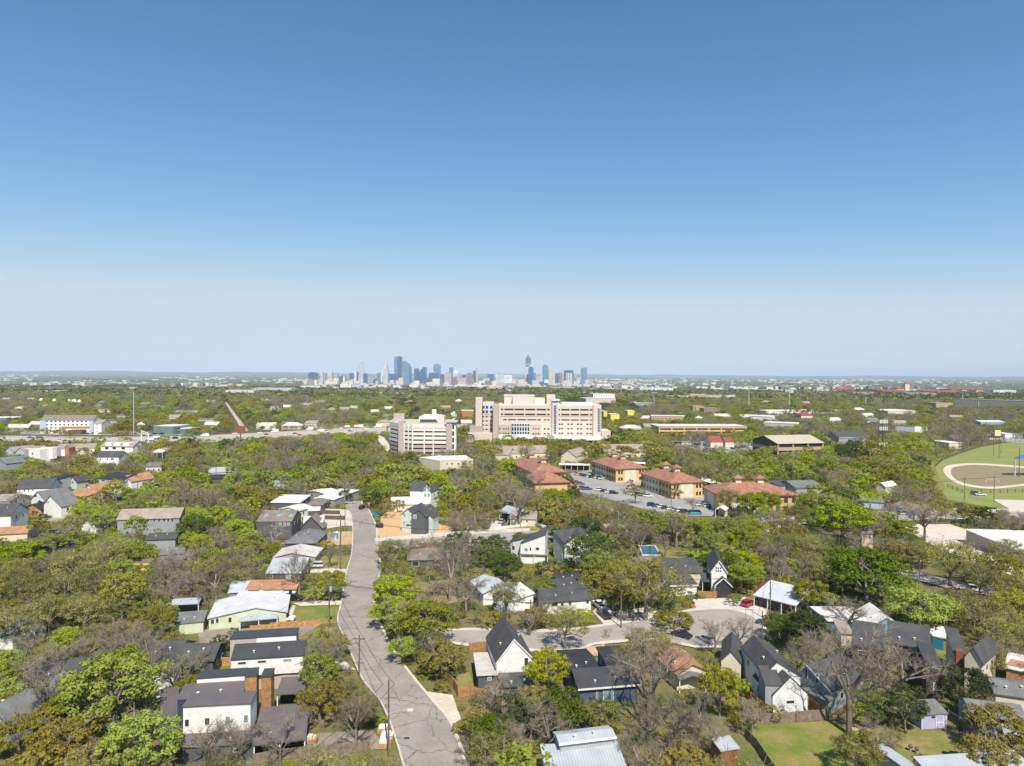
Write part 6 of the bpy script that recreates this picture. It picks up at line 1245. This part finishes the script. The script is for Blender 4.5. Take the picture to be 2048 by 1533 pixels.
def slamp(x, yb, yt, dx, label):
    g, hh = at(x, yb, yt); o = thing('street_lamp', label, 'street lamp', g); put('pole', MB().tube((0,0,0),(0,0,hh*.9),.13,.09,8).mesh('pole', GALV), o)
    put('lamp_arm', MB().tube((0,0,hh*.9),(dx*.6,0,hh*.98),.07,.06,6).tube((dx*.6,0,hh*.98),(dx,0,hh),.06,.05,6).mesh('lamp_arm', GALV), o); put('lamp_head', MB().box(dx-.3,dx+.4,-.18,.18,hh-.08,hh+.1).mesh('lamp_head', plain('lamp_white', (.75,.75,.72), .4, .03)), o)
slamp(1839,1165,1118,3.2,'grey street lamp leaning over the curved avenue'); slamp(1237,1050,1020,-3,'grey street lamp rising from the woods near the parking lot'); slamp(950,905,885,1.5,'street lamp on the lawn right of the parking garage')
def mast(x, yb, yt, label, head=1):
    g, hh = at(x, yb, yt); r = g.y * .0007; o = thing('light_mast', label, 'light mast', g, 0, 'tall light masts'); put('pole', MB().tube((0,0,0),(0,0,hh), r, r*.6, 8).mesh('pole', GALV), o)
    if head: put('lamp_ring', MB().box(-r*6, r*6, -r*6, r*6, hh-.6, hh+.5).mesh('lamp_ring', GALV), o)
mast(267.5,871,776,'tallest thin white light mast, beside the highway left of the green office'); mast(1497.5,824,773,'tall light mast beyond the long tan office'); mast(1578.5,822,765,'tall light mast above the white warehouse'); mast(1731,818,788,'shorter light mast above the middle right woods'); mast(1925,812,782,'light mast in front of the balcony apartments'); mast(1957,816,796,'short light mast by the tan warehouse'); mast(1308,818,786,'light mast left of the car lot'); mast(1242,795,775,'thin mast right above the hospital roof',0)
g, hh = at(788, 845, 800); o = thing('radio_mast', 'thin red and white radio mast behind the parking garage', 'mast', g); put('pole', MB().tube((0,0,0),(0,0,hh),.5,.3,6).mesh('pole', plain('mast_red', (.5,.25,.2), .7)), o)
g, hh = at(1765, 912, 839); o = thing('cell_tower', 'dark cell tower carrying three tiers of white antenna panels', 'tower', g); put('pole', MB().tube((0,0,0),(0,0,hh),.7,.45,8).mesh('pole', plain('mast_dark', (.07,.07,.08), .7)), o)
for yy, nn in ((840, 6), (854, 5), (886, 4), (899, 2)):
    z = zofs(1765, yy, g.y); put('platform', MB().box(-2.6,2.6,-.8,.8,z-2.2,z-1.9).mesh('platform', plain('mast_dark', (.07,.07,.08), .7)), o)
    for k in range(nn): x = -2.6 + 5.2*k/max(1,nn-1); put('antenna_panel', MB().box(x-.3,x+.3,-1.15,-.85,z-2.6,z+.1).mesh('antenna_panel', wall('white')), o)
MARKS.append((g.x, g.y, 'the cell tower')); BOX.append((1755, 1776, 838, 905, g.y))
g, hh = at(481, 884, 852); o = thing('billboard', 'dark red back of a billboard on a single post beside the highway', 'billboard', g); put('post', MB().tube((0,0,0),(0,0,hh-4),.6,.6,8).mesh('post', POLEW), o); put('panel', MB().box(-4.3,4.3,-.3,.3,hh-6,hh).mesh('panel', wall('redbrown')), o); BOX.append((471,492,850,864,g.y))
g, hh = at(1995, 884, 861); o = thing('roadside_sign', 'yellow and white square sign on two posts at the park corner', 'sign', g)
for s in (-2, 2): put('post', MB().box(s-.15,s+.15,-.15,.15,0,hh-4).mesh('post', POLEW), o)
put('sign_board', MB().box(-2.6,2.6,-.25,.25,hh-5,hh).mesh('sign_board', wall('white')), o); put('sign_face', MB().box(-2.2,2.2,-.32,-.26,hh-4.0,hh-.4).mesh('sign_face', wall('yellow')), o)
g, hh = at(283, 886, 862); g2 = P(297, 893); o = thing('sign_gantry', 'white truss sign gantry spanning the highway near the tall mast', 'sign', g)
d_ = g2 - g; m = MB().tube((0,0,0),(0,0,hh),.5,.5,6).tube(d_,d_+Vector((0,0,hh)),.5,.5,6).tube((0,0,hh),d_+Vector((0,0,hh)),.45,.45,6).tube((0,0,hh-1.6),d_+Vector((0,0,hh-1.6)),.45,.45,6); put('truss', m.mesh('truss', wall('white')), o)
def rsign(x, yb, yt, mat, lab):
    g, hh = at(x, yb, yt); o = thing('road_sign', lab, 'sign', g); put('post', MB().tube((0,0,0),(0,0,hh-.2),.05,.05,5).mesh('post', GALV), o)
    put('sign_plate', MB().add([(-.6,-.08,hh-.6),(0,-.08,hh-1.2),(.6,-.08,hh-.6),(0,-.08,hh),(-.6,-.04,hh-.6),(0,-.04,hh-1.2),(.6,-.04,hh-.6),(0,-.04,hh)], [(0,1,2,3),(7,6,5,4),(0,4,5,1),(1,5,6,2),(2,6,7,3),(3,7,4,0)]).mesh('sign_plate', mat), o)
ORG = plain('orange_sign', (.75,.25,.04), .6, .05)
rsign(763.5,1140,1129,ORG,'orange diamond road works sign on the right of the main street'); rsign(738,1018,1005,plain('yellow_sign', (.7,.42,.03), .6),'yellow diamond sign where the main street bends')
# small yard things
def bin_(x, yb, mat, lab, group=None):
    g = P(x, yb); o = thing('wheelie_bin', lab, 'bin', g, 0, group); put('body', MB().add([(-.28,-.28,.1),(.28,-.28,.1),(.28,.28,.1),(-.28,.28,.1),(-.36,-.36,1.05),(.36,-.36,1.05),(.36,.36,1.05),(-.36,.36,1.05)], [(3,2,1,0),(4,5,6,7),(0,1,5,4),(1,2,6,5),(2,3,7,6),(3,0,4,7)]).mesh('body', mat), o); put('lid', MB().box(-.39,.39,-.42,.4,1.05,1.13).mesh('lid', mat), o)
    put('wheel', MB().tube((-.3,.3,.12),(.3,.3,.12),.12,.12,8).mesh('wheel', RUB), o)
BB = plain('bin_blue', (.02,.09,.28), .5); BT = plain('bin_green', (.02,.12,.10), .5); BO = plain('bin_orange', (.5,.18,.06), .5)
bin_(1098,1528,BB,'blue bin beside the grey metal barn wall'); bin_(620,1505,BB,'blue bin in front of the timber crate near the carport'); bin_(1519,1248,BB,'blue bin by the slim pole at the cul-de-sac'); bin_(1530,1253,BO,'orange bin by the slim pole at the cul-de-sac'); bin_(1387,1219,BO,'orange-brown bin on the left of the pale driveway'); bin_(988,1047,BT,'green bin on the lawn left of the curved driveway'); bin_(1240,1404,BT,'teal bin against the dark blue house'); bin_(1515,1250,BT,'dark green bin left of the blue one at the cul-de-sac')
g = P(671,1079); o = thing('portable_toilet', 'light blue portable toilet standing on the bare lot beside the street', 'toilet', g); put('cabin', MB().box(-.75,.75,-.75,.75,0,2.4).mesh('cabin', plain('toilet_blue', (.10,.32,.62), .5)), o); put('door', MB().box(-.45,.45,-.8,-.755,.1,2.1).mesh('door', plain('toilet_door', (.30,.50,.72), .5)), o); put('roof', MB().extr([(-.85,2.4),(.85,2.4),(.6,2.65),(-.6,2.65)], -.85, .85, 'Y').mesh('roof', wall('white')), o)
BOX.append((665,678,1058,1080,g.y))
g = P(624,1492); o = thing('crate', 'wooden crate filled with pale things beside the carport', 'crate', g); put('box', MB().box(-.8,.8,-.6,.6,0,1.3).mesh('box', wall('osb')), o); put('contents', MB().box(-.7,.1,-.5,.5,1.3,1.7).box(.2,.6,-.3,.4,1.3,1.55).mesh('contents', wall('cream')), o)
for k, (x, y, mt, lb) in enumerate(((768,1463,'osb','orange crate beside the tall lamp pole, furthest from the camera'),(774,1477,'cream','tan pallet of materials under the tall lamp pole'),(770,1492,'osb','orange crate nearest the foot of the tall lamp pole'))):
    g = P(x, y); o = thing('crate', lb, 'crate', g); put('box', MB().box(-1,1,-.8,.8,0,.7).mesh('box', wall(mt)), o); put('contents', MB().box(-.8,.6,-.6,.6,.7,1.0).mesh('contents', wall('white')), o)
for k, (x, y, lb) in enumerate(((1821,1503,'left round grill on the dry lawn below the purple shed'),(1834,1508,'right round grill on the dry lawn below the purple shed'))):
    g = P(x, y); o = thing('grill', lb, 'grill', g); put('bowl', MB().tube((0,0,.6),(0,0,.85),.25,.4,10).tube((0,0,.85),(0,0,1.1),.4,.15,10).mesh('bowl', wall('dgray')), o)
    for a in range(3): put('leg', MB().tube((0,0,.65),(.35*math.cos(a*2.1),.35*math.sin(a*2.1),0),.03,.03,4).mesh('leg', GALV), o)
for x, y, mt, lb in ((1136,1270,'gray','dark trailer'),):
    pass
for k, (x, y, c, lb) in enumerate(((752,1034,'teal','teal equipment tank on the orange clay lot'),(757,1058,'black','black skid machine on the orange clay beside the street'))):
    g = P(x if k == 0 else 759, y if k == 0 else 1056); o = thing('site_equipment', lb, 'equipment', g); put('body', MB().box(-1.4,1.4,-.8,.8,.3,1.5).mesh('body', wall('teal' if k == 0 else 'black')), o); put('cover', MB().extr([(-1.2,1.5),(1.2,1.5),(.6,2.1),(-.6,2.1)],-.7,.7,'Y').mesh('cover', wall('teal' if k == 0 else 'dgray')), o)
    for s in (-1,1): put('wheel', MB().tube((s,-.9,.35),(s,.9,.35),.35,.35,8).mesh('wheel', RUB), o)
# park shade sail and goals
g, hh = at(2060, 955, 913); o = thing('shade_canopy', 'bright blue playground shade canopy on white posts at the park', 'canopy', g); put('canopy', MB().add([(-9,0,hh-1.5),(12,-2,hh-1.5),(12,8,hh-1.5),(-5,6,hh-1.5),(0,4,hh+.8)], [(0,1,4),(1,2,4),(2,3,4),(3,0,4),(3,2,1,0)]).mesh('canopy', plain('canopy_blue', (.04,.15,.33), .6)), o)
for x, y in ((-8.8,0),(11,-1),(-5,6)): put('post', MB().tube((x,y,0),(x,y,hh-2),.15,.15,6).mesh('post', wall('white')), o)
for k, (x, y, lb) in enumerate(((1985,967,'white goal frame on the near side of the playing field'),(1975,936,'white goal frame on the far side of the playing field'))):
    g = P(x, y); m = MB().tube((-3.6,0,0),(-3.6,0,2.4),.08,.08,5).tube((3.6,0,0),(3.6,0,2.4),.08,.08,5).tube((-3.6,0,2.4),(3.6,0,2.4),.08,.08,5); o = thing('goal', lb, 'goal', g); put('goal_frame', m.mesh('goal_frame', wall('white')), o)

# ------------------------------------------------------------------ fences
def fence(pts, hgt, wk, label, name='wood_fence', every=2.6, cat='fence', see=False):
    q = [P(x, y) for x, y in pts]; o = thing(name, label, cat, q[0])
    n = 0
    for a, b in zip(q, q[1:]):
        d = b - a; L_ = d.length; rz = math.atan2(d.y, d.x); k = max(1, round(L_ / every))
        loc = a - q[0]
        if see:
            m = MB().box(0, L_, -.02, .02, hgt-.06, hgt)
            for i in range(min(60, int(L_/.5))): x = L_*i/min(60, int(L_/.5)); m.box(x, x+.03, -.015, .015, 0, hgt-.07)
        else: m = MB().box(0, L_, -.03, .03, .05, hgt)
        put('board_panel' if not see else 'rail_panel', m.mesh('board_panel', wall(wk)), o, loc, rz)
        for i in range(min(k, 24)):
            if n > 90: break
            n += 1; x = L_ * i / min(k, 24); put('post', MB().box(x-.07, x+.07, -.12, .1, 0, hgt+.08).mesh('post', wall(wk)), o, loc, rz)
    return o
fence([(508,1530),(560,1521),(612,1514),(680,1510),(740,1503)],1.7,'oldwood','weathered grey plank fence along the bottom edge before the carport')
fence([(1500,1451),(1560,1448),(1656,1440)],1.9,'oldwood','weathered brown fence behind the bright green lawn, with branch shadows on it')
fence([(1490,1395),(1515,1418),(1546,1437)],1.9,'wood','honey-brown fence along the left of the slot-window house')
fence([(1617,1415),(1640,1432),(1656,1440)],1.9,'wood','short honey-brown fence between the slot-window house and the grey board house')
fence([(1490,1475),(1515,1502),(1560,1570)],1.7,'oldwood','dark fence running down beside the dark red shed')
fence([(1897,1440),(1920,1455),(1950,1478)],1.7,'oldwood','dark rail fence right of the purple shed')
fence([(880,1350),(905,1375),(916,1392)],1.9,'wood','brown fence at the kerb left of the steep white gable house'); fence([(916,1396),(940,1393),(1000,1402)],1.8,'wood','brown fence in front of the steep white gable house')
fence([(938,1302),(978,1298)],1.7,'wood','short brown fence above the flat roof of the steep gable house')
fence([(608,1325),(668,1323)],1.8,'osb','bright orange fence right of the white slit-window house'); fence([(437,1333),(460,1332)],1.8,'osb','bright orange fence left of the white slit-window house')
fence([(500,1262),(560,1257),(640,1252)],1.2,'osb','tiered orange retaining boards below the white pickup'); fence([(540,1256),(645,1248)],1.2,'osb','upper tier of the orange retaining boards')
fence([(840,1097),(890,1095)],1.8,'redbrown','red-brown fence along the side street above the brown ranch roof'); fence([(640,1029),(680,1030)],1.8,'brown','dark brown fence on the yard beside the main street end'); fence([(650,1040),(690,1041)],1.8,'brown','second dark brown fence below the first near the main street end')
fence([(1047,1150),(1110,1148),(1130,1145)],1.8,'wood','orange-brown fence behind the charcoal-roofed cottage'); fence([(1186,1205),(1200,1185),(1180,1165)],1.8,'wood','brown fence right of the charcoal-roofed cottage'); fence([(1072,1215),(1050,1180),(1040,1160)],1.8,'wood','brown fence between the light blue metal roof and the cottage'); fence([(1212,1165),(1260,1160)],1.8,'wood','brown fence beyond the live oak')
fence([(1500,1185),(1555,1165),(1600,1180)],1.6,'redbrown','reddish deck fence behind the big pale metal roof'); fence([(340,1218),(420,1220)],1.7,'oldwood','grey fence below the metal carport shelter on the back lawn')
fence([(990,1060),(1060,1052),(1110,1058)],1.0,'white','pale low barrier along the side street wood','guard_rail',6); fence([(1164,1057),(1190,1050),(1225,1046)],1.0,'white','white bridge railing by the creek woods','guard_rail',4,see=True)
fence([(1870,935),(1885,922),(1915,910),(1960,895),(2000,888),(2050,884)],1.8,'black','black see-through fence curving along the park edge','metal_fence',8,see=True); fence([(1895,975),(1925,986),(2000,987),(2090,983)],1.8,'black','black see-through fence below the running track','metal_fence',5,see=True)
fence([(1968,1030),(2005,1043),(2060,1062)],2.2,'brown','dark screen fence behind the white-roofed warehouse'); fence([(1850,1110),(1890,1125),(1950,1145),(2048,1180)],1.6,'oldwood','grey fence along the lower edge of the pink gravel yard')
fence([(1310,958),(1400,972),(1430,985)],1.8,'oldwood','long dark fence behind the third red-tiled roof')
fence([(1463,1064),(1500,1058),(1583,1055)],1.0,'white','white concrete parapet above the bright green verge','guard_rail',10)

# ------------------------------------------------------------------ plant the trees
load_hand()
for tok in SEEDS.replace('\n', '|').split('|'):
    pass
seeds = []
for t in TREES:
    x, y = proj((t[0], t[1], t[2]*SHAPE[t[4]][0]*t[3]*SHAPE[t[4]][2])); seeds.append((x, y * 2.2, t[4]))
for tok in SEEDS.replace('\n', '|').split('|'):
    a = tok.split(); seeds.append((float(a[1]), float(a[2]) * 2.2, a[0]))
SX = np.array([s[0] for s in seeds]); SY = np.array([s[1] for s in seeds]); SK = [s[2] for s in seeds]
FI = [(np.array(i), W, D) for i, W, D in FOOT]
def in_foot(x, y, pad=1.2):
    for i, W, D in FI:
        u = i[0][0]*x + i[0][1]*y + i[0][3]; v = i[1][0]*x + i[1][1]*y + i[1][3]
        if -pad < u < W + pad and -pad < v < D + pad: return True
    return False
BX = np.array(BOX)
def hides(x, y, w, kind, asp, slack=.22):
    """does this crown stand before something the photograph shows"""
    H, hh, cc = SHAPE[kind]; H *= asp; hc = w*H*cc; cx, cy = proj((x, y, hc)); bx_, by = proj((x, y, 0)); r = w*FPX/y*.5; rv = r * max(hh/.5*1.05, .75)
    x0, x1, y0, y1 = cx - r*.85, cx + r*.85, cy - rv*.9, max(cy + rv*.75, cy)
    m = (BX[:,4] > y - 1) & (x0 < BX[:,1] - slack*0) & (x1 > BX[:,0]) & (y0 < BX[:,3]) & (y1 > BX[:,2])
    if m.any():
        ov = (np.minimum(x1, BX[m,1]) - np.maximum(x0, BX[m,0])) * (np.minimum(y1, BX[m,3]) - np.maximum(y0, BX[m,2])); ar = (BX[m,1]-BX[m,0])*(BX[m,3]-BX[m,2])
        if (ov > .07 * ar).any() or (ov > .35*(x1-x0)*(y1-y0)).any(): return True
    pts = ((cx, cy), (cx-r*.75, cy), (cx+r*.75, cy), (cx, cy-rv*.7), (bx_, by), (cx, cy+rv*.6), (bx_-r*.5, by), (bx_+r*.5, by))
    for poly in GPOLY:
        if inpoly(bx_, by, poly): return True
    for poly in POLY:
        for px, py in pts:
            if inpoly(px, py, poly): return True
    return False
GRID = {}
def occupied(x, y, rad):
    k = int(x // 8), int(y // 8); R = 2
    for i in range(k[0]-R, k[0]+R+1):
        for j in range(k[1]-R, k[1]+R+1):
            for (a, b, r2) in GRID.get((i, j), ()):
                if (a-x)**2 + (b-y)**2 < ((rad + r2) * .5 * .66) ** 2: return True
    return False
def occupy(x, y, w): GRID.setdefault((int(x//8), int(y//8)), []).append((x, y, w))
keep = []
for t in TREES:
    if in_foot(t[0], t[1], -1.0):
        # a listed tree whose trunk would stand in a house steps towards the camera
        k = 0; x, y = t[0], t[1]
        while in_foot(x, y, .3) and k < 30: x *= .994; y *= .994; k += 1
        t = (x, y, t[2], t[3], t[4], 1)
    keep.append(t); occupy(t[0], t[1], t[2])
TREES[:] = keep
rf = random.Random(99)
MIXN = {'G':'GGGYKGPB','Y':'YYGOPG','O':'OOOYDPG','D':'DDOK','K':'KKGD','P':'PPPGOYBB','B':'BBPPOBG'}
def fill(y0, y1, n, wr, per=1.0):
    c = 0
    for _ in range(n):
        y = math.sqrt(rf.uniform(y0*y0, y1*y1)); x = rf.uniform(-1, 1) * (.95 if y0 < 400 else .80) * y
        if y > 620 and rf.random() < .0: continue
        px, py = proj((x, y, 4)); py2 = py * 2.2
        j = int(np.argmin((SX - px)**2 + (SY - py2)**2)); kind = rf.choice(MIXN[SK[j]])
        w = rf.uniform(*wr) * (1.15 if kind in 'KO' else 1) * (.8 if kind == 'D' else 1); asp = rf.uniform(.8, 1.15)
        if occupied(x, y, w) or in_foot(x, y): continue
        if hides(x, y, w, kind, asp): 
            w *= .5
            if w < 3.2 or hides(x, y, w, kind, asp) or in_foot(x, y): continue
        TREES.append((x, y, w, asp, kind, 0)); occupy(x, y, w); c += 1
    return c
fill(90, 230, 6400, (5.5, 10.5)); fill(230, 450, 10500, (6.5, 11)); fill(450, 1500, 74000, (8, 13.5))
print('trees', len(TREES))
TREES.sort(key=lambda t: -(t[2] * FPX / max(t[1], 1) * (1.0 if abs(t[0]) < t[1]*.79 and t[1] > 97 else .01)))
near, rest = TREES[:300], TREES[300:]
KN = {'G':('leafy_tree','bright green leafy tree'),'Y':('leafy_tree','yellow-green leafy tree'),'O':('live_oak','olive-brown live oak'),'D':('evergreen_tree','dark evergreen tree'),'K':('shade_tree','deep green shade tree'),'P':('budding_tree','pale tree just budding'),'B':('bare_tree','bare grey-brown tree')}
MK = [(mx, my, ph) for mx, my, ph in MARKS if my < 520]
use = {}
info = []
for t in near:
    px, py = proj((t[0], t[1], 3)); best = min(MK, key=lambda q: (q[0]-t[0])**2 + (q[1]-t[1])**2); dx, dy = t[0]-best[0], t[1]-best[1]
    rel = ('right of' if dx > 0 else 'left of') if abs(dx) > abs(dy) else ('behind' if dy > 0 else 'in front of')
    info.append((t, best[2], rel, dx*dx + dy*dy))
order = {}
for i, (t, ph, rel, d2) in enumerate(info): order.setdefault((KN[t[4]][1], rel, ph), []).append((d2, i))
LAB = {}
for key, lst in order.items():
    lst.sort()
    for k, (d2, i) in enumerate(lst):
        LAB[i] = f'{key[0]} {key[1]} {key[2]}' + ('' if len(lst) == 1 else (', nearest to it' if k == 0 else f', {ORD[k+1]} nearest to it'))
protos = {}
for i, t in enumerate(near):
    x, y, w, asp, kind, _ = t; v = rf.randrange(len(VAR[kind])); key = (kind, v); sc = (w, w, w * asp); rz = rf.uniform(0, 6.28)
    if key not in protos:
        o = thing(KN[kind][0], LAB[i], 'tree', (x, y, 0), rz, KN[kind][1] + 's'); tm, cm = VAR[kind][v]
        a = put('trunk', tm, o); b = put('crown', cm, o); protos[key] = (o, a, b)
    else:
        po, pa, pb = protos[key]; o = po.copy(); COL.objects.link(o); o.location = (x, y, 0); o.rotation_euler = (0, 0, rz); o['label'] = LAB[i]
        for pc in (pa, pb): c = pc.copy(); COL.objects.link(c); c.parent = o
    o.scale = sc

# ------------------------------------------------------------------ woods further off: one object of points carrying trees
srcs = bpy.data.collections.new('woodland_sources'); KI = {}; n = 0
for kind in 'GYODKPB':
    for v in range(3):
        o = bpy.data.objects.new('tree_source_%02d' % n, low_variant(kind, 500 + n)); srcs.objects.link(o); KI.setdefault(kind, []).append(n); n += 1
def patch_mesh(seed, base):
    """a hectare of treetops for the far woods"""
    r = np.random.default_rng(seed); Vs = []; mi = []; nt_ = 64
    kinds = 'GYOPBKD'; pr = np.array(base); pr = pr / pr.sum()
    for i in range(nt_):
        k = kinds[r.choice(7, p=pr)]; cx, cy = ((i % 8) + r.uniform(0, 1)) / 8 - .5, ((i // 8) + r.uniform(0, 1)) / 8 - .5; w = r.uniform(.08, .15)
        V, q, C = crown_leaves(k, r, 9, 8, .17, .07); V = V * w; V[:, 0] += cx; V[:, 1] += cy; Vs.append(V); mi += ['GYOPBKD'.index(k)] * q
    V = np.concatenate(Vs); me = arr_mesh('wood_patch', V, len(mi), LEAF['G'])
    for k in 'YOPBKD': me.materials.append(LEAF[k])
    me.polygons.foreach_set('material_index', np.array(mi, dtype=np.int32)); return me
PI = []
for v, base in enumerate(((5,2,3,2,.3,2,2),(2,2,5,3,.8,2,2),(1,1,5,3,1.6,1,2),(6,3,2,1,0,4,2),(2,1,4,3,.6,3,4))):
    o = bpy.data.objects.new('tree_source_%02d' % n, patch_mesh(900 + v, base)); srcs.objects.link(o); PI.append(n); n += 1
def point_object(name, pts, label):
    """pts: (x, y, index, rotation, (sx, sy, sz))"""
    me = bpy.data.meshes.new(name); me.from_pydata([(p[0], p[1], p[5] if len(p) > 5 else 0) for p in pts], [], [])
    for nm, ty, dat, fld in (('kind_index', 'INT', [p[2] for p in pts], 'value'), ('turn', 'FLOAT', [p[3] for p in pts], 'value'), ('size', 'FLOAT_VECTOR', [c for p in pts for c in p[4]], 'vector')):
        a = me.attributes.new(nm, ty, 'POINT'); a.data.foreach_set(fld, dat)
    o = put(name, me); o['label'] = label; o['category'] = 'woods'; o['kind'] = 'stuff'
    ng = bpy.data.node_groups.new(name, 'GeometryNodeTree'); ng.interface.new_socket('Geometry', in_out='INPUT', socket_type='NodeSocketGeometry'); ng.interface.new_socket('Geometry', in_out='OUTPUT', socket_type='NodeSocketGeometry')
    gi, go = ng.nodes.new('NodeGroupInput'), ng.nodes.new('NodeGroupOutput'); ip = ng.nodes.new('GeometryNodeInstanceOnPoints'); ci = ng.nodes.new('GeometryNodeCollectionInfo')
    ci.inputs['Collection'].default_value = srcs; ci.inputs['Separate Children'].default_value = True; ci.inputs['Reset Children'].default_value = True; ip.inputs['Pick Instance'].default_value = True
    def attr(nm, ty):
        a = ng.nodes.new('GeometryNodeInputNamedAttribute'); a.data_type = ty; a.inputs['Name'].default_value = nm; return a.outputs[0]
    cx = ng.nodes.new('ShaderNodeCombineXYZ'); ng.links.new(attr('turn', 'FLOAT'), cx.inputs[2])
    ng.links.new(gi.outputs[0], ip.inputs['Points']); ng.links.new(ci.outputs[0], ip.inputs['Instance']); ng.links.new(attr('kind_index', 'INT'), ip.inputs['Instance Index'])
    ng.links.new(cx.outputs[0], ip.inputs['Rotation']); ng.links.new(attr('size', 'FLOAT_VECTOR'), ip.inputs['Scale']); ng.links.new(ip.outputs[0], go.inputs[0])
    md = o.modifiers.new('woods', 'NODES'); md.node_group = ng; return o
point_object('woodland', [(x, y, rf.choice(KI[k]), rf.uniform(0, 6.28), (w, w, w*a)) for x, y, w, a, k, _ in rest], 'mixed spring woodland filling the middle distance between houses')
far_pts = []
def clear(px, py, poly_pad=0):
    for poly in POLY + GPOLY:
        if inpoly(px, py, poly): return True
    return False
nz = lambda x, y, s: math.sin(x*s*1.3 + 1.7*math.sin(y*s*.7)) + math.sin(y*s*1.1 + 2.3*math.sin(x*s*.9 + 1))
for (ya, yb, sp, hs) in ((1480, 2200, 62, 1.0), (2200, 4200, 95, .75), (4200, 8000, 210, .34), (8000, 20000, 480, .17)):
    y = ya
    while y < yb:
        x = -.82*y
        while x < .82*y:
            xx, yy = x + rf.uniform(-.6, .6)*sp, y + rf.uniform(-.6, .6)*sp; px, py = proj((xx, yy, 4 + GH(yy)))
            nn = nz(xx, yy, .0035) + nz(xx, yy, .011)*.7; k = 0 if nn > .9 else 1 if nn > .1 else 2 if nn > -.7 else 3 if nn > -1.4 else 4
            if rf.random() < .25: k = rf.randrange(5)
            s = sp * 1.25; 
            if not (1395 < px < 1540 and 812 < py < 845): far_pts.append((xx, yy, PI[k], rf.uniform(0, 6.28), (s*rf.uniform(.9,1.3), s*rf.uniform(.9,1.3), s*hs*(62/sp if sp < 100 else 1.0)*1.15), GH(yy)))
            x += sp
        y += sp
point_object('distant_woods', far_pts, 'distant woods reaching to the hazy horizon'); print('patches', len(far_pts), 'rest', len(rest))
# undergrowth and shrubs between the near trees
sh = []
for _ in range(16000):
    y = math.sqrt(rf.uniform(98*98, 420*420)); x = rf.uniform(-.79, .79)*y; px, py = proj((x, y, .3))
    j = int(np.argmin((SX - px)**2 + (SY - py*2.2)**2)); w = rf.uniform(1.0, 3.0)
    if (SX[j]-px)**2 + (SY[j]/2.2-py)**2 > 75**2: continue
    if in_foot(x, y, .8) or clear(px, py) : continue
    k = rf.choice(MIXN[SK[j]]); 
    if hides(x, y, w, k, .8): continue
    sh.append((x, y, rf.choice(KI[k]), rf.uniform(0, 6.28), (w, w, w*.7)))
point_object('undergrowth', sh, 'low shrubs and brush under and between the trees'); bpy.data.objects['undergrowth']['category'] = 'brush'; print('shrubs', len(sh))

# ------------------------------------------------------------------ haze: one even volume round everything
hm = bpy.data.materials.new('haze_air'); hm.use_nodes = True; n_ = hm.node_tree; n_.nodes.clear(); ho = N(n_, 'ShaderNodeOutputMaterial'); hv = N(n_, 'ShaderNodeVolumePrincipled')
hv.inputs['Color'].default_value = (.70,.84,1.0,1); hv.inputs['Density'].default_value = 4.4e-5; hv.inputs['Anisotropy'].default_value = -0.25
n_.links.new(hv.outputs[0], ho.inputs['Volume'])
hz_ = put('haze', MB().box(-45000, 45000, -600, 43000, -56, 345).mesh('haze', hm)); hz_['kind'] = 'stuff'; hz_['label'] = 'thin blue haze in the air over the city'; hz_['category'] = 'haze'
